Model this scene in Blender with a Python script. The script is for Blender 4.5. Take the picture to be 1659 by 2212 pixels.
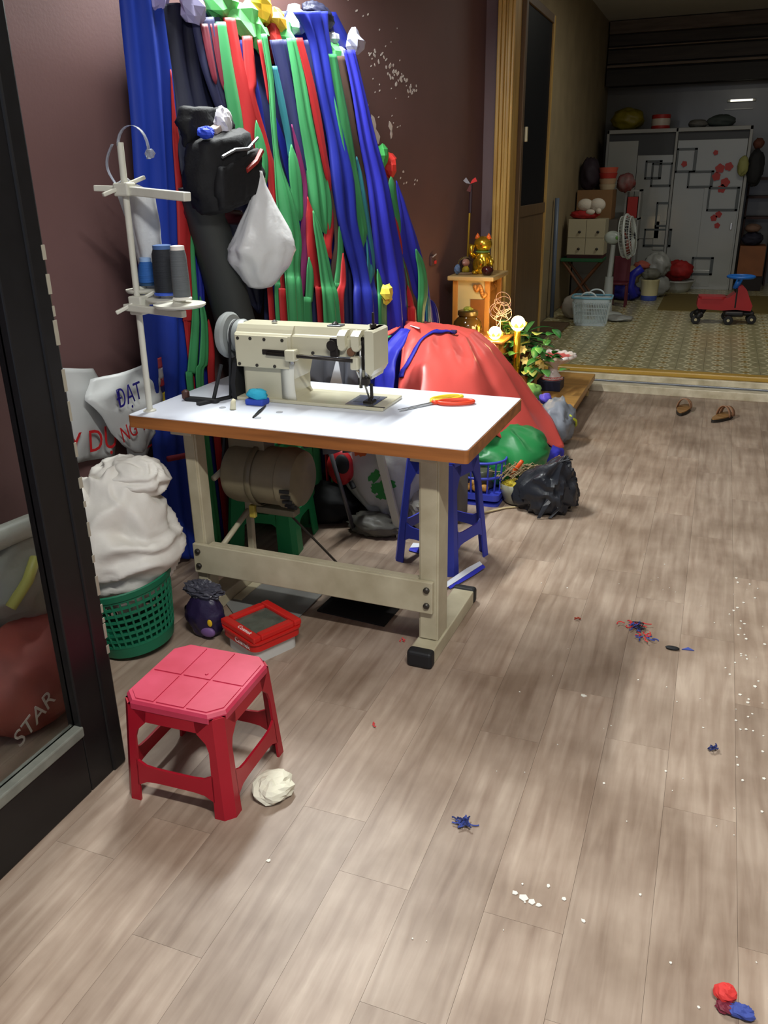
import bpy, bmesh, math, random
from mathutils import Vector, Matrix, noise
from mathutils.geometry import tessellate_polygon
from mathutils.bvhtree import BVHTree

for o in list(bpy.data.objects):
    bpy.data.objects.remove(o)
sc = bpy.context.scene
COL = sc.collection
PI = math.pi

# ---------------------------------------------------------------- camera
cam_d = bpy.data.cameras.new('camera')
cam = bpy.data.objects.new('camera', cam_d)
COL.objects.link(cam)
sc.camera = cam
cam_d.sensor_fit = 'VERTICAL'
cam_d.sensor_height = 36.0
cam_d.lens = 1795.1 / 2212.0 * 36.0
cam_d.clip_start = 0.05
YAW, PITCH, ROLL, CAM_H = 0.37274, 0.38034, 0.017655, 1.5
_f = Vector((-math.sin(YAW) * math.cos(PITCH), math.cos(YAW) * math.cos(PITCH), -math.sin(PITCH)))
_r = Vector((math.cos(YAW), math.sin(YAW), 0))
_d = _f.cross(_r)
_r2 = _r * math.cos(ROLL) + _d * math.sin(ROLL)
_d2 = -_r * math.sin(ROLL) + _d * math.cos(ROLL)
_m = Matrix((_r2, -_d2, -_f)).transposed().to_4x4()
_m.translation = Vector((0, 0, CAM_H))
cam.matrix_world = _m

# ---------------------------------------------------------------- view, world, lights
vs = sc.view_settings
vs.view_transform = 'Standard'
vs.look = 'None'
vs.gamma = 1.0
vs.use_curve_mapping = False
vs.exposure = 0.32

world = bpy.data.worlds.new('night')
sc.world = world
world.use_nodes = True
bg = world.node_tree.nodes['Background']
bg.inputs[0].default_value = (0.75, 0.82, 1.0, 1)
bg.inputs[1].default_value = 0.42


def area(name, loc, target, sx, sy, power, col=(1, 1, 1)):
    d = bpy.data.lights.new(name, 'AREA')
    d.shape = 'RECTANGLE'
    d.size, d.size_y = sx, sy
    d.energy = power
    d.color = col
    o = bpy.data.objects.new(name, d)
    COL.objects.link(o)
    o.location = loc
    o.rotation_euler = (Vector(target) - Vector(loc)).to_track_quat('-Z', 'Y').to_euler()
    return o



# a tube batten high on the left wall, one ceiling tube over the shop front and a weak one in the back room
wt = area('wall_tube_light', (-1.78, 3.4, 2.62), (-0.57, 3.26, 1.30), 1.2, 0.06, 76, (0.96, 1.0, 0.98))
area('ceiling_tube_front', (0.3, 0.35, 3.15), (0.3, 0.35, 0), 1.25, 0.12, 84, (1.0, 1.0, 0.97))
area('ceiling_tube_back', (0.3, 8.4, 3.15), (0.3, 8.4, 0), 1.25, 0.12, 17, (1.0, 0.98, 0.86))


# ---------------------------------------------------------------- materials
def lin(c):
    out = []
    for q in c[:3]:
        q = q / 255.0
        out.append(q / 12.92 if q <= 0.04045 else ((q + 0.055) / 1.055) ** 2.4)
    return (*out, 1.0)


MATS = {}


def M(key, rgb=None, rough=0.5, metal=0.0, var=0.0, scale=12.0, bump=0.0, bscale=60.0,
      trans=0.0, emis=0.0, alpha=1.0, spec=0.5, stretch=(1, 1, 1), rgb2=None, coat=0.0, ior=1.45, sss=0.0):
    """a procedural material, cached by key"""
    if key in MATS:
        return MATS[key]
    m = bpy.data.materials.new(key)
    MATS[key] = m
    m.use_nodes = True
    nt = m.node_tree
    n, l = nt.nodes, nt.links
    b = n['Principled BSDF']
    c = lin(rgb)
    b.inputs['Base Color'].default_value = c
    b.inputs['Roughness'].default_value = rough
    b.inputs['Metallic'].default_value = metal
    b.inputs['Specular IOR Level'].default_value = spec
    b.inputs['IOR'].default_value = ior
    if coat:
        b.inputs['Coat Weight'].default_value = coat
        b.inputs['Coat Roughness'].default_value = 0.15
    if trans:
        b.inputs['Transmission Weight'].default_value = trans
    if alpha < 1:
        b.inputs['Alpha'].default_value = alpha
    if emis:
        b.inputs['Emission Color'].default_value = c
        b.inputs['Emission Strength'].default_value = emis
    if var or bump:
        tc = n.new('ShaderNodeTexCoord')
        mp = n.new('ShaderNodeMapping')
        mp.inputs['Scale'].default_value = stretch
        l.new(tc.outputs['Object'], mp.inputs['Vector'])
    if var:
        t = n.new('ShaderNodeTexNoise')
        t.inputs['Scale'].default_value = scale
        t.inputs['Detail'].default_value = 5
        l.new(mp.outputs[0], t.inputs['Vector'])
        rp = n.new('ShaderNodeValToRGB')
        rp.color_ramp.elements[0].position = 0.3
        rp.color_ramp.elements[1].position = 0.7
        c2 = lin(rgb2) if rgb2 else (c[0] * (1 - var), c[1] * (1 - var), c[2] * (1 - var), 1)
        rp.color_ramp.elements[0].color = c2
        rp.color_ramp.elements[1].color = c
        l.new(t.outputs[0], rp.inputs[0])
        l.new(rp.outputs[0], b.inputs['Base Color'])
    if bump:
        t2 = n.new('ShaderNodeTexNoise')
        t2.inputs['Scale'].default_value = bscale
        t2.inputs['Detail'].default_value = 4
        l.new(mp.outputs[0], t2.inputs['Vector'])
        bp = n.new('ShaderNodeBump')
        bp.inputs['Strength'].default_value = bump
        bp.inputs['Distance'].default_value = 0.01
        l.new(t2.outputs[0], bp.inputs['Height'])
        l.new(bp.outputs[0], b.inputs['Normal'])
    return m


def plank_material():
    m = bpy.data.materials.new('wood_look_plank')
    m.use_nodes = True
    n, l = m.node_tree.nodes, m.node_tree.links
    b = n['Principled BSDF']
    geo = n.new('ShaderNodeNewGeometry')
    oi = n.new('ShaderNodeObjectInfo')
    # every plank shifts its grain by its own random number
    sh = n.new('ShaderNodeVectorMath'); sh.operation = 'SCALE'; sh.inputs[0].default_value = (7, 13, 0)
    l.new(oi.outputs['Random'], sh.inputs['Scale'])
    ad = n.new('ShaderNodeVectorMath'); ad.operation = 'ADD'
    l.new(geo.outputs['Position'], ad.inputs[0]); l.new(sh.outputs[0], ad.inputs[1])
    mp = n.new('ShaderNodeMapping'); mp.inputs['Scale'].default_value = (1.0, 0.09, 1)
    l.new(ad.outputs[0], mp.inputs[0])
    g = n.new('ShaderNodeTexNoise'); g.inputs['Scale'].default_value = 34; g.inputs['Detail'].default_value = 7
    g.inputs['Distortion'].default_value = 0.4
    l.new(mp.outputs[0], g.inputs['Vector'])
    big = n.new('ShaderNodeTexNoise'); big.inputs['Scale'].default_value = 3.2; big.inputs['Detail'].default_value = 6
    l.new(geo.outputs['Position'], big.inputs['Vector'])
    rp = n.new('ShaderNodeValToRGB')
    e = rp.color_ramp.elements
    e[0].position, e[0].color = 0.22, lin((138, 117, 101))
    e[1].position, e[1].color = 0.80, lin((186, 169, 153))
    l.new(g.outputs[0], rp.inputs[0])
    rp2 = n.new('ShaderNodeValToRGB')
    e = rp2.color_ramp.elements
    e[0].position, e[0].color = 0.34, (0.66, 0.60, 0.54, 1)
    e[1].position, e[1].color = 0.62, (1.05, 1.03, 1.0, 1)
    l.new(big.outputs[0], rp2.inputs[0])
    mx = n.new('ShaderNodeMix'); mx.data_type = 'RGBA'; mx.blend_type = 'MULTIPLY'; mx.inputs[0].default_value = 1
    l.new(rp.outputs[0], mx.inputs[6]); l.new(rp2.outputs[0], mx.inputs[7])
    # plank to plank tone
    tone = n.new('ShaderNodeMapRange'); tone.inputs[3].default_value = 0.88; tone.inputs[4].default_value = 1.08
    l.new(oi.outputs['Random'], tone.inputs[0])
    mx2 = n.new('ShaderNodeMix'); mx2.data_type = 'RGBA'; mx2.blend_type = 'MULTIPLY'; mx2.inputs[0].default_value = 1
    l.new(mx.outputs[2], mx2.inputs[6]); l.new(tone.outputs[0], mx2.inputs[7])
    l.new(mx2.outputs[2], b.inputs['Base Color'])
    rr = n.new('ShaderNodeMapRange'); rr.inputs[3].default_value = 0.52; rr.inputs[4].default_value = 0.42
    l.new(big.outputs[0], rr.inputs[0]); l.new(rr.outputs[0], b.inputs['Roughness'])
    bp = n.new('ShaderNodeBump'); bp.inputs['Strength'].default_value = 0.12; bp.inputs['Distance'].default_value = 0.004
    l.new(g.outputs[0], bp.inputs['Height']); l.new(bp.outputs[0], b.inputs['Normal'])
    return m


def tile_material():
    """old cement tile, 20 cm, pale star of leaves on olive grey"""
    m = bpy.data.materials.new('patterned_cement_tile')
    m.use_nodes = True
    n, l = m.node_tree.nodes, m.node_tree.links
    b = n['Principled BSDF']
    geo = n.new('ShaderNodeNewGeometry')
    sp = n.new('ShaderNodeSeparateXYZ'); l.new(geo.outputs['Position'], sp.inputs[0])

    def math_(op, a, c=None):
        q = n.new('ShaderNodeMath'); q.operation = op
        for i, s in enumerate((a, c)):
            if s is None:
                continue
            if isinstance(s, (int, float)):
                q.inputs[i].default_value = s
            else:
                l.new(s, q.inputs[i])
        return q.outputs[0]

    def cell(s):
        return math_('ABSOLUTE', math_('SUBTRACT', math_('FRACT', math_('DIVIDE', s, 0.2)), 0.5))
    ax, ay = cell(sp.outputs[0]), cell(sp.outputs[1])
    dia = math_('ABSOLUTE', math_('SUBTRACT', math_('ADD', ax, ay), 0.42))
    ray1 = math_('ABSOLUTE', math_('SUBTRACT', ax, math_('MULTIPLY', ay, 0.45)))
    k1 = math_('LESS_THAN', dia, 0.035)
    k2 = math_('LESS_THAN', ray1, 0.035)
    pale = math_('MAXIMUM', k1, k2)
    core = math_('LESS_THAN', math_('ADD', ax, ay), 0.16)
    no = n.new('ShaderNodeTexNoise'); no.inputs['Scale'].default_value = 5; no.inputs['Detail'].default_value = 5
    l.new(geo.outputs['Position'], no.inputs['Vector'])
    base = n.new('ShaderNodeValToRGB')
    base.color_ramp.elements[0].color = lin((138, 132, 98))
    base.color_ramp.elements[1].color = lin((172, 164, 124))
    l.new(no.outputs[0], base.inputs[0])
    m1 = n.new('ShaderNodeMix'); m1.data_type = 'RGBA'
    l.new(pale, m1.inputs[0]); l.new(base.outputs[0], m1.inputs[6]); m1.inputs[7].default_value = lin((220, 212, 174))
    m2 = n.new('ShaderNodeMix'); m2.data_type = 'RGBA'
    l.new(core, m2.inputs[0]); l.new(m1.outputs[2], m2.inputs[6]); m2.inputs[7].default_value = lin((150, 124, 60))
    l.new(m2.outputs[2], b.inputs['Base Color'])
    b.inputs['Roughness'].default_value = 0.28
    return m


# ---------------------------------------------------------------- mesh builder
MW = {}


class MB:
    def __init__(s):
        s.v, s.f = [], []

    def add(s, verts, faces):
        k = len(s.v)
        s.v += [Vector(q) for q in verts]
        s.f += [tuple(i + k for i in fc) for fc in faces]
        return s

    def bm(s, bm):
        bm.verts.index_update()
        s.add([q.co.copy() for q in bm.verts], [[q.index for q in fc.verts] for fc in bm.faces])
        bm.free()
        return s

    def box(s, x0, x1, y0, y1, z0, z1, b=0.0, seg=2, taper=None):
        bm = bmesh.new()
        bmesh.ops.create_cube(bm, size=1)
        for q in bm.verts:
            q.co = Vector(((x0 + x1) / 2 + q.co.x * (x1 - x0), (y0 + y1) / 2 + q.co.y * (y1 - y0), (z0 + z1) / 2 + q.co.z * (z1 - z0)))
            if taper and q.co.z > (z0 + z1) / 2:
                q.co.x = (x0 + x1) / 2 + (q.co.x - (x0 + x1) / 2) * taper
                q.co.y = (y0 + y1) / 2 + (q.co.y - (y0 + y1) / 2) * taper
        if b:
            bmesh.ops.bevel(bm, geom=list(bm.edges), offset=b, segments=seg, profile=0.5, affect='EDGES')
        return s.bm(bm)

    def soft(s, x0, x1, y0, y1, z0, z1, seed, amp=.01, e=.35, cuts=10):
        """a padded box: rounded block with uneven cloth surface"""
        bm = bmesh.new()
        bmesh.ops.create_cube(bm, size=2)
        bmesh.ops.subdivide_edges(bm, edges=list(bm.edges), cuts=cuts, use_grid_fill=True)
        for q in bm.verts:
            c = q.co
            d = Vector((c.x * math.sqrt(max(0, 1 - e * (c.y * c.y + c.z * c.z) / 2)), c.y * math.sqrt(max(0, 1 - e * (c.x * c.x + c.z * c.z) / 2)), c.z * math.sqrt(max(0, 1 - e * (c.x * c.x + c.y * c.y) / 2))))
            p = Vector(((x0 + x1) / 2 + d.x * (x1 - x0) / 2, (y0 + y1) / 2 + d.y * (y1 - y0) / 2, (z0 + z1) / 2 + d.z * (z1 - z0) / 2))
            n = d.normalized()
            p += n * amp * (crease(p * 14, seed) + nz(p * 30, seed) * .5)
            q.co = p
        return s.bm(bm)

    def tube(s, pts, r, n=10, cap=True, flat=1.0):
        pts = [Vector(p) for p in pts]
        k = len(pts)
        rs = r if isinstance(r, (list, tuple)) else [r] * k
        up = None
        rings = []
        for i, p in enumerate(pts):
            t = (pts[min(i + 1, k - 1)] - pts[max(i - 1, 0)]).normalized()
            if up is None:
                up = Vector((0, 0, 1)) if abs(t.z) < 0.9 else Vector((1, 0, 0))
            a = t.cross(up).normalized()
            up = a.cross(t).normalized()
            rings.append([p + a * math.cos(2 * PI * j / n) * rs[i] + up * math.sin(2 * PI * j / n) * rs[i] * flat for j in range(n)])
        v = [q for ring in rings for q in ring]
        f = [(i * n + j, i * n + (j + 1) % n, (i + 1) * n + (j + 1) % n, (i + 1) * n + j) for i in range(k - 1) for j in range(n)]
        if cap:
            f += [tuple(reversed(range(n))), tuple((k - 1) * n + j for j in range(n))]
        return s.add(v, f)

    def lathe(s, prof, n=24, c=(0, 0, 0), axis='z', sx=1.0, sy=1.0, cap=True, fold=None):
        v, f = [], []
        for i, (r, z) in enumerate(prof):
            for j in range(n):
                a = 2 * PI * j / n
                rr = r * (fold(a, i / max(1, len(prof) - 1)) if fold else 1)
                x, y = rr * math.cos(a) * sx, rr * math.sin(a) * sy
                p = {'z': (x, y, z), 'x': (z, x, y), 'y': (y, z, x)}[axis]
                v.append(Vector(p) + Vector(c))
        k = len(prof)
        f = [(i * n + j, i * n + (j + 1) % n, (i + 1) * n + (j + 1) % n, (i + 1) * n + j) for i in range(k - 1) for j in range(n)]
        if cap:
            f += [tuple(reversed(range(n))), tuple((k - 1) * n + j for j in range(n))]
        return s.add(v, f)

    def ell(s, c, r, n=16, m=10, warp=None):
        v, f = [], []
        for i in range(m + 1):
            t = PI * i / m
            for j in range(n):
                a = 2 * PI * j / n
                d = Vector((math.sin(t) * math.cos(a), math.sin(t) * math.sin(a), math.cos(t)))
                k = warp(d) if warp else 1
                v.append(Vector(c) + Vector((d.x * r[0], d.y * r[1], d.z * r[2])) * k)
        f = [(i * n + j, (i + 1) * n + j, (i + 1) * n + (j + 1) % n, i * n + (j + 1) % n) for i in range(m) for j in range(n)]
        return s.add(v, f)

    def plate(s, poly, fn, th):
        """polygon (u,v) mapped by fn(u,v,d); d from 0 to th is its thickness"""
        k = len(poly)
        tris = tessellate_polygon([[Vector((p[0], p[1], 0)) for p in poly]])
        v = [fn(p[0], p[1], 0) for p in poly] + [fn(p[0], p[1], th) for p in poly]
        f = [tuple(t) for t in tris] + [tuple(q + k for q in reversed(t)) for t in tris]
        f += [(i, (i + 1) % k, (i + 1) % k + k, i + k) for i in range(k)]
        return s.add(v, f)

    def prism(s, poly, a0, a1, axis='z'):
        fn = {'z': lambda u, v, d: (u, v, a0 + d), 'x': lambda u, v, d: (a0 + d, u, v), 'y': lambda u, v, d: (u, a0 + d, v)}[axis]
        return s.plate(poly, fn, a1 - a0)

    def grid(s, rows, th=0.0, nrm=None):
        """rows of points, made a sheet of thickness th"""
        nv, nu = len(rows), len(rows[0])
        P = [[Vector(p) for p in r] for r in rows]
        v = [p for r in P for p in r]
        f = [(i * nu + j, i * nu + j + 1, (i + 1) * nu + j + 1, (i + 1) * nu + j) for i in range(nv - 1) for j in range(nu - 1)]
        if th:
            w = []
            for i in range(nv):
                for j in range(nu):
                    du = P[i][min(j + 1, nu - 1)] - P[i][max(j - 1, 0)]
                    dv = P[min(i + 1, nv - 1)][j] - P[max(i - 1, 0)][j]
                    q = du.cross(dv)
                    q = q.normalized() if q.length > 1e-9 else Vector((0, 0, 1))
                    w.append(P[i][j] - q * th)
            k = nv * nu
            v = v + w
            f += [tuple(a + k for a in reversed(fc)) for fc in f[:(nv - 1) * (nu - 1)]]
            edge = [j for j in range(nu)] + [i * nu + nu - 1 for i in range(1, nv)] + [(nv - 1) * nu + j for j in range(nu - 2, -1, -1)] + [i * nu for i in range(nv - 2, 0, -1)]
            for a, c in zip(edge, edge[1:] + edge[:1]):
                f.append((a, a + k, c + k, c))
        return s.add(v, f)

    def xf(s, m):
        s.v = [m @ q for q in s.v]
        return s

    def build(s, name, mat, parent=None, smooth=False, W=False, label=None, cat=None, group=None, kind=None, ang=None):
        v = s.v
        loc = None
        if parent is not None:
            if W:
                inv = MW[parent.name].inverted()
                v = [inv @ q for q in v]
        else:
            lo = Vector((min(q.x for q in v), min(q.y for q in v), min(q.z for q in v)))
            hi = Vector((max(q.x for q in v), max(q.y for q in v), max(q.z for q in v)))
            loc = Vector(((lo.x + hi.x) / 2, (lo.y + hi.y) / 2, lo.z))
            v = [q - loc for q in v]
        me = bpy.data.meshes.new(name)
        me.from_pydata([tuple(q) for q in v], [], s.f)
        me.validate()
        b = bmesh.new(); b.from_mesh(me)
        bmesh.ops.remove_doubles(b, verts=b.verts, dist=1e-6)
        bmesh.ops.recalc_face_normals(b, faces=b.faces)
        b.to_mesh(me); b.free()
        if smooth:
            me.polygons.foreach_set('use_smooth', [True] * len(me.polygons))
            if ang:
                me.set_sharp_from_angle(angle=math.radians(ang))
        me.materials.append(mat)
        o = bpy.data.objects.new(name, me)
        COL.objects.link(o)
        if parent is not None:
            o.parent = parent
            MW[o.name] = MW[parent.name]
        else:
            o.location = loc
            MW[o.name] = Matrix.Translation(loc)
        tag(o, label, cat, group, kind)
        return o


def tag(o, label=None, cat=None, group=None, kind=None):
    if label: o['label'] = label
    if cat: o['category'] = cat
    if group: o['group'] = group
    if kind: o['kind'] = kind
    return o


def thing(name, label, cat, loc=(0, 0, 0), rz=0.0, group=None):
    o = bpy.data.objects.new(name, None)
    o.empty_display_size = 0.05
    COL.objects.link(o)
    o.location = loc
    o.rotation_euler = (0, 0, rz)
    MW[o.name] = Matrix.Translation(Vector(loc)) @ Matrix.Rotation(rz, 4, 'Z')
    return tag(o, label, cat, group)


def struct_root(name, loc=(0, 0, 0)):
    o = thing(name, None, None, loc)
    o['kind'] = 'structure'
    return o


def copy_tree(root, loc, rz, label=None, group=None):
    r = root.copy(); COL.objects.link(r)
    r.location = loc; r.rotation_euler = (0, 0, rz)
    if label: r['label'] = label
    if group: r['group'] = group
    for ch in list(root.children):
        c = ch.copy(); COL.objects.link(c); c.parent = r
        for g in list(ch.children):
            d = g.copy(); COL.objects.link(d); d.parent = c
    return r


def text(body, size, mat, parent, mat4, name='lettering', ext=0.0006, sx=1.0):
    cu = bpy.data.curves.new('t', 'FONT')
    cu.body = body
    cu.size = size
    cu.extrude = ext
    cu.align_x = 'CENTER'
    cu.resolution_u = 3
    tmp = bpy.data.objects.new('t', cu)
    COL.objects.link(tmp)
    dg = bpy.context.evaluated_depsgraph_get()
    me = bpy.data.meshes.new_from_object(tmp.evaluated_get(dg))
    bpy.data.objects.remove(tmp)
    m = MW[parent.name].inverted() @ mat4 @ Matrix.Diagonal((sx, 1, 1, 1))
    me.transform(m)
    me.materials.clear()
    me.materials.append(mat)
    o = bpy.data.objects.new(name, me)
    COL.objects.link(o)
    o.parent = parent
    MW[o.name] = MW[parent.name]
    return o


def frame4(o, x, y):
    """matrix with origin o, x axis x, y axis y"""
    x = Vector(x).normalized(); y = Vector(y)
    z = x.cross(y).normalized(); y = z.cross(x)
    m = Matrix((x, y, z)).transposed().to_4x4()
    m.translation = Vector(o)
    return m


def nz(p, s=0.0):
    return noise.noise(Vector(p) + Vector((s * 3.17, s * 1.31, s * 7.77)))


def crease(p, s=0.0):
    """sharp-ridged noise, like creased film"""
    return 1 - 2 * abs(nz(p, s)) - abs(nz(Vector(p) * 2.3, s + 4))


def crumple(c, r, seed, amp=0.22, freq=2.2, n=40, m=26, shape=None, floor=None):
    """a creased bag: ellipsoid pushed in and out along sharp folds; shape(d) scales it"""
    mb = MB()

    def w(d):
        return 1 + amp * (crease(d * freq, seed) - 0.2)
    mb.ell((0, 0, 0), (1, 1, 1), n, m, w)
    for q in mb.v:
        if shape:
            k = shape(q)
            q.x *= k[0]; q.y *= k[1]
            if len(k) > 2: q.z *= k[2]
        q.x = c[0] + q.x * r[0]; q.y = c[1] + q.y * r[1]; q.z = c[2] + q.z * r[2]
        if floor is not None and q.z < floor:
            q.z = floor + 0.001
    return mb


def folds(c, r, seed, amp=0.16, sc=(1.2, 1.2, 3.2), n=72, m=48, shape=None, floor=None, warp=.6):
    """a filled cloth or film bag with long soft folds"""
    mb = MB()

    def w(d):
        q = Vector((d.x * sc[0], d.y * sc[1], d.z * sc[2]))
        q = q + warp * Vector((nz(d * 1.3, seed + 1), nz(d * 1.3, seed + 2), nz(d * 1.3, seed + 3) * 2))
        a = abs(nz(q, seed))
        b = abs(nz(q * 2.1, seed + 9))
        return 1 + amp * (0.55 - 1.5 * math.sqrt(a * a + .0012)) + amp * .35 * (0.4 - b)
    mb.ell((0, 0, 0), (1, 1, 1), n, m, w)
    for q in mb.v:
        if shape:
            k = shape(q)
            q.x *= k[0]; q.y *= k[1]
        q.x = c[0] + q.x * r[0]; q.y = c[1] + q.y * r[1]; q.z = c[2] + q.z * r[2]
        if floor is not None and q.z < floor:
            q.z = floor + 0.001
    return mb


def decal(mbx, c, u, v, w, h, ang, seed, direction, name, mat, parent, n=16, wob=.35):
    """a printed patch wrapped on the surface of mbx, seen along direction"""
    bvh = BVHTree.FromPolygons(mbx.v, mbx.f)
    rnd = random.Random(seed)
    u, v, direction = Vector(u).normalized(), Vector(v).normalized(), Vector(direction).normalized()
    rad = [1 + wob * (rnd.random() * 2 - 1) for _ in range(n)]
    vs_, fs = [], []
    for k in range(5):
        for i in range(n):
            a = 2 * PI * i / n
            r = rad[i] * k / 4
            x, y = w * r * math.cos(a), h * r * math.sin(a)
            p = Vector(c) + u * (x * math.cos(ang) - y * math.sin(ang)) + v * (x * math.sin(ang) + y * math.cos(ang))
            hit = bvh.ray_cast(p - direction * .6, direction)[0]
            if hit is None:
                return None
            vs_.append(hit - direction * .0025)
    for k in range(4):
        for i in range(n):
            fs.append((k * n + i, (k + 1) * n + i, (k + 1) * n + (i + 1) % n, k * n + (i + 1) % n))
    q = MB(); q.add(vs_, fs)
    return q.build(name, mat, parent, W=True, smooth=True)


def lerp(a, b, t):
    return a + (b - a) * t


def interp(tab, x):
    if x <= tab[0][0]: return tab[0][1]
    for (a, va), (b, vb) in zip(tab, tab[1:]):
        if x <= b:
            return va + (vb - va) * (x - a) / (b - a)
    return tab[-1][1]

# ================================================================ SETTING
def wall_x(y):
    return -2.3806 + 0.1153 * y


WD = Vector((0.1153, 1, 0)).normalized()          # along the slanting left wall
WN = Vector((1, -0.1153, 0)).normalized()         # out of it, into the room

MAROON = M('maroon_wall_paint', (110, 80, 78), 0.62, var=0.14, scale=2.5, bump=0.05, bscale=90)
# --- floor: wood-look planks, each its own piece
fl = struct_root('floor')
GROUT = M('floor_joint', (96, 84, 72), 0.8)
mb = MB(); mb.box(-2.6, 2.4, -0.6, 6.3, -0.05, -0.004)
mb.build('floor_bed', GROUT, fl)
PLANK = plank_material()
PW, PL = 0.1735, 0.92
pb = MB(); pb.box(0.0003, PW - 0.0003, 0.0003, PL - 0.0003, -0.004, 0.0)
JOINT = {-9: 1.197, -7: 1.034, -5: 1.35, -4: 1.058, -1: 1.83}
rnd = random.Random(5)
first = None
row0 = int(math.floor((-2.35 - 0.211) / PW))
for k in range(row0, 12):
    x = 0.211 + k * PW
    ph = JOINT.get(k, rnd.random() * PL)
    y = ph
    while y > -0.5:
        y -= PL
    while y < 6.3:
        y0, y1 = max(y, -0.5), min(y + PL, 6.3)
        if y1 - y0 > 0.05 and x + PW > wall_x((y0 + y1) / 2) - 0.02:
            if y1 - y0 > PL - 1e-4:
                if first is None:
                    first = pb.build('plank', PLANK, fl)
                    o = first
                else:
                    o = first.copy(); COL.objects.link(o); o.parent = fl
                o.location = (x, y0, 0)
            else:
                q = MB(); q.box(0.0003, PW - 0.0003, 0.0003, y1 - y0 - 0.0003, -0.004, 0.0)
                o = q.build('plank', PLANK, fl)
                o.location = (x, y0, 0)
        y += PL

# --- step up to the back room and its tiles
ZB = 0.12
STONE = M('pale_marble', (232, 222, 196), 0.35, var=0.35, scale=9, rgb2=(176, 164, 134), stretch=(1, 3, 1))
mb = MB(); mb.box(-1.62, 2.4, 6.30, 6.47, -0.05, 0.055, 0.004)
st = mb.build('trim_1', STONE); st['kind'] = 'structure'
mb = MB(); mb.box(-1.5, 2.4, 6.385, 6.405, 0.055, 0.068, 0.003)
mb.build('door_rail', M('rail_metal', (120, 124, 132), 0.35, 0.8), st, W=True)
mb = MB(); mb.box(-1.62, 2.4, 6.47, 6.56, -0.05, 0.095, 0.004)
st2 = mb.build('trim_2', STONE); st2['kind'] = 'structure'
mb = MB(); mb.box(-1.62, 2.4, 6.50, 6.60, 0.095, 0.128, 0.008)
st3 = mb.build('trim_3', M('ochre_nosing', (196, 156, 66), 0.35, var=0.25, scale=14, stretch=(.3, 3, 3))); st3['kind'] = 'structure'
flb = struct_root('floor_back')
TILE = tile_material()
mb = MB(); mb.box(-1.62, 2.4, 6.60, 12.62, -0.05, ZB - 0.002)
mb.build('floor_bed', M('tile_joint', (96, 90, 70), 0.7), flb)
tb = MB(); tb.box(0.001, 0.199, 0.001, 0.199, -0.002, 0)
first = None
for j in range(8):
    for i in range(-7, 12):
        if first is None:
            first = tb.build('tile', TILE, flb); o = first
        else:
            o = first.copy(); COL.objects.link(o); o.parent = flb
        o.location = (i * 0.2, 6.6 + j * 0.2, ZB)
mb = MB(); mb.box(-1.6, 2.4, 8.2, 12.6, ZB - 0.002, ZB)
mb.build('far_tiles', TILE, flb)

# --- walls
mb = MB()
y0, y1 = -0.6, 6.30
mb.plate([(wall_x(y0), y0), (wall_x(y1), y1), (wall_x(y1) - 0.15, y1), (wall_x(y0) - 0.15, y0)], lambda u, v, d: (u, v, -0.05 + d), 3.35)
wl = mb.build('wall_left', MAROON); wl['kind'] = 'structure'
# peeled paint showing white plaster
rnd = random.Random(11)
mb = MB()


def chip(y, z, w, h, ang=0.5):
    pts = []
    k = 6
    for i in range(k):
        a = 2 * PI * i / k
        r = 0.6 + 0.6 * rnd.random()
        u, v = math.cos(a) * w * r, math.sin(a) * h * r
        pts.append((u * math.cos(ang) - v * math.sin(ang), u * math.sin(ang) + v * math.cos(ang)))
    o = Vector((wall_x(y), y, z)) + WN * 0.0004
    mb.plate(pts, lambda u, v, d: o + WD * u + Vector((0, 0, v)) + WN * d, 0.0012)


for i in range(46):
    t = rnd.random()
    chip(4.60 + 0.62 * t + rnd.gauss(0, .02), 2.14 - 0.17 * t + rnd.gauss(0, 0.022), 0.006 + 0.018 * rnd.random() ** 2, 0.005 + .008 * rnd.random())
for y, z, w, h in [(4.66, 1.78, .03, .05), (4.70, 1.72, .028, .05), (4.68, 1.66, .03, .045), (4.66, 1.70, .02, .06), (4.86, 1.78, .022, .035), (4.87, 1.74, .018, .03)]:
    chip(y, z, w, h, 0.1)
for i in range(24):
    chip(4.5 + rnd.random() * .6, 1.75 + rnd.random() * 0.6, 0.004 + .006 * rnd.random(), .004)
for i in range(8):
    chip(4.98 + rnd.random() * .25, 1.45 + rnd.random() * 0.12, 0.010, .006)
for y, z in [(4.35, 2.36), (4.42, 2.34), (4.5, 2.3), (4.62, 2.3)]:
    chip(y, z, 0.014, 0.006)
mb.build('peeled_paint', M('bare_plaster', (220, 210, 204), 0.8), wl, W=True, kind='stuff')

LILAC = M('lilac_wall_paint', (112, 92, 96), 0.6, var=0.1, scale=3)
mb = MB(); mb.box(wall_x(6.3) - 0.15, -1.535, 6.30, 6.42, -0.05, 3.3)
wp = mb.build('wall_partition', LILAC); wp['kind'] = 'structure'
BEIGE = M('beige_wall_paint', (150, 134, 104), 0.7, var=0.22, scale=3, bump=0.05)
mb = MB(); mb.box(-1.74, -1.62, 6.42, 12.6, -0.05, 3.3)
w = mb.build('wall_back_left', BEIGE); w['kind'] = 'structure'
GREYW = M('grey_glossy_wall', (104, 102, 96), 0.22, var=0.2, scale=2)
mb = MB(); mb.box(-1.74, 2.4, 12.6, 12.72, -0.05, 3.3)
w = mb.build('wall_back', GREYW); w['kind'] = 'structure'
mb = MB(); mb.box(2.4, 2.52, -0.6, 12.72, -0.05, 3.3)
w = mb.build('wall_right', M('right_wall_paint', (120, 110, 104), 0.7, var=0.1, scale=3)); w['kind'] = 'structure'
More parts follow.
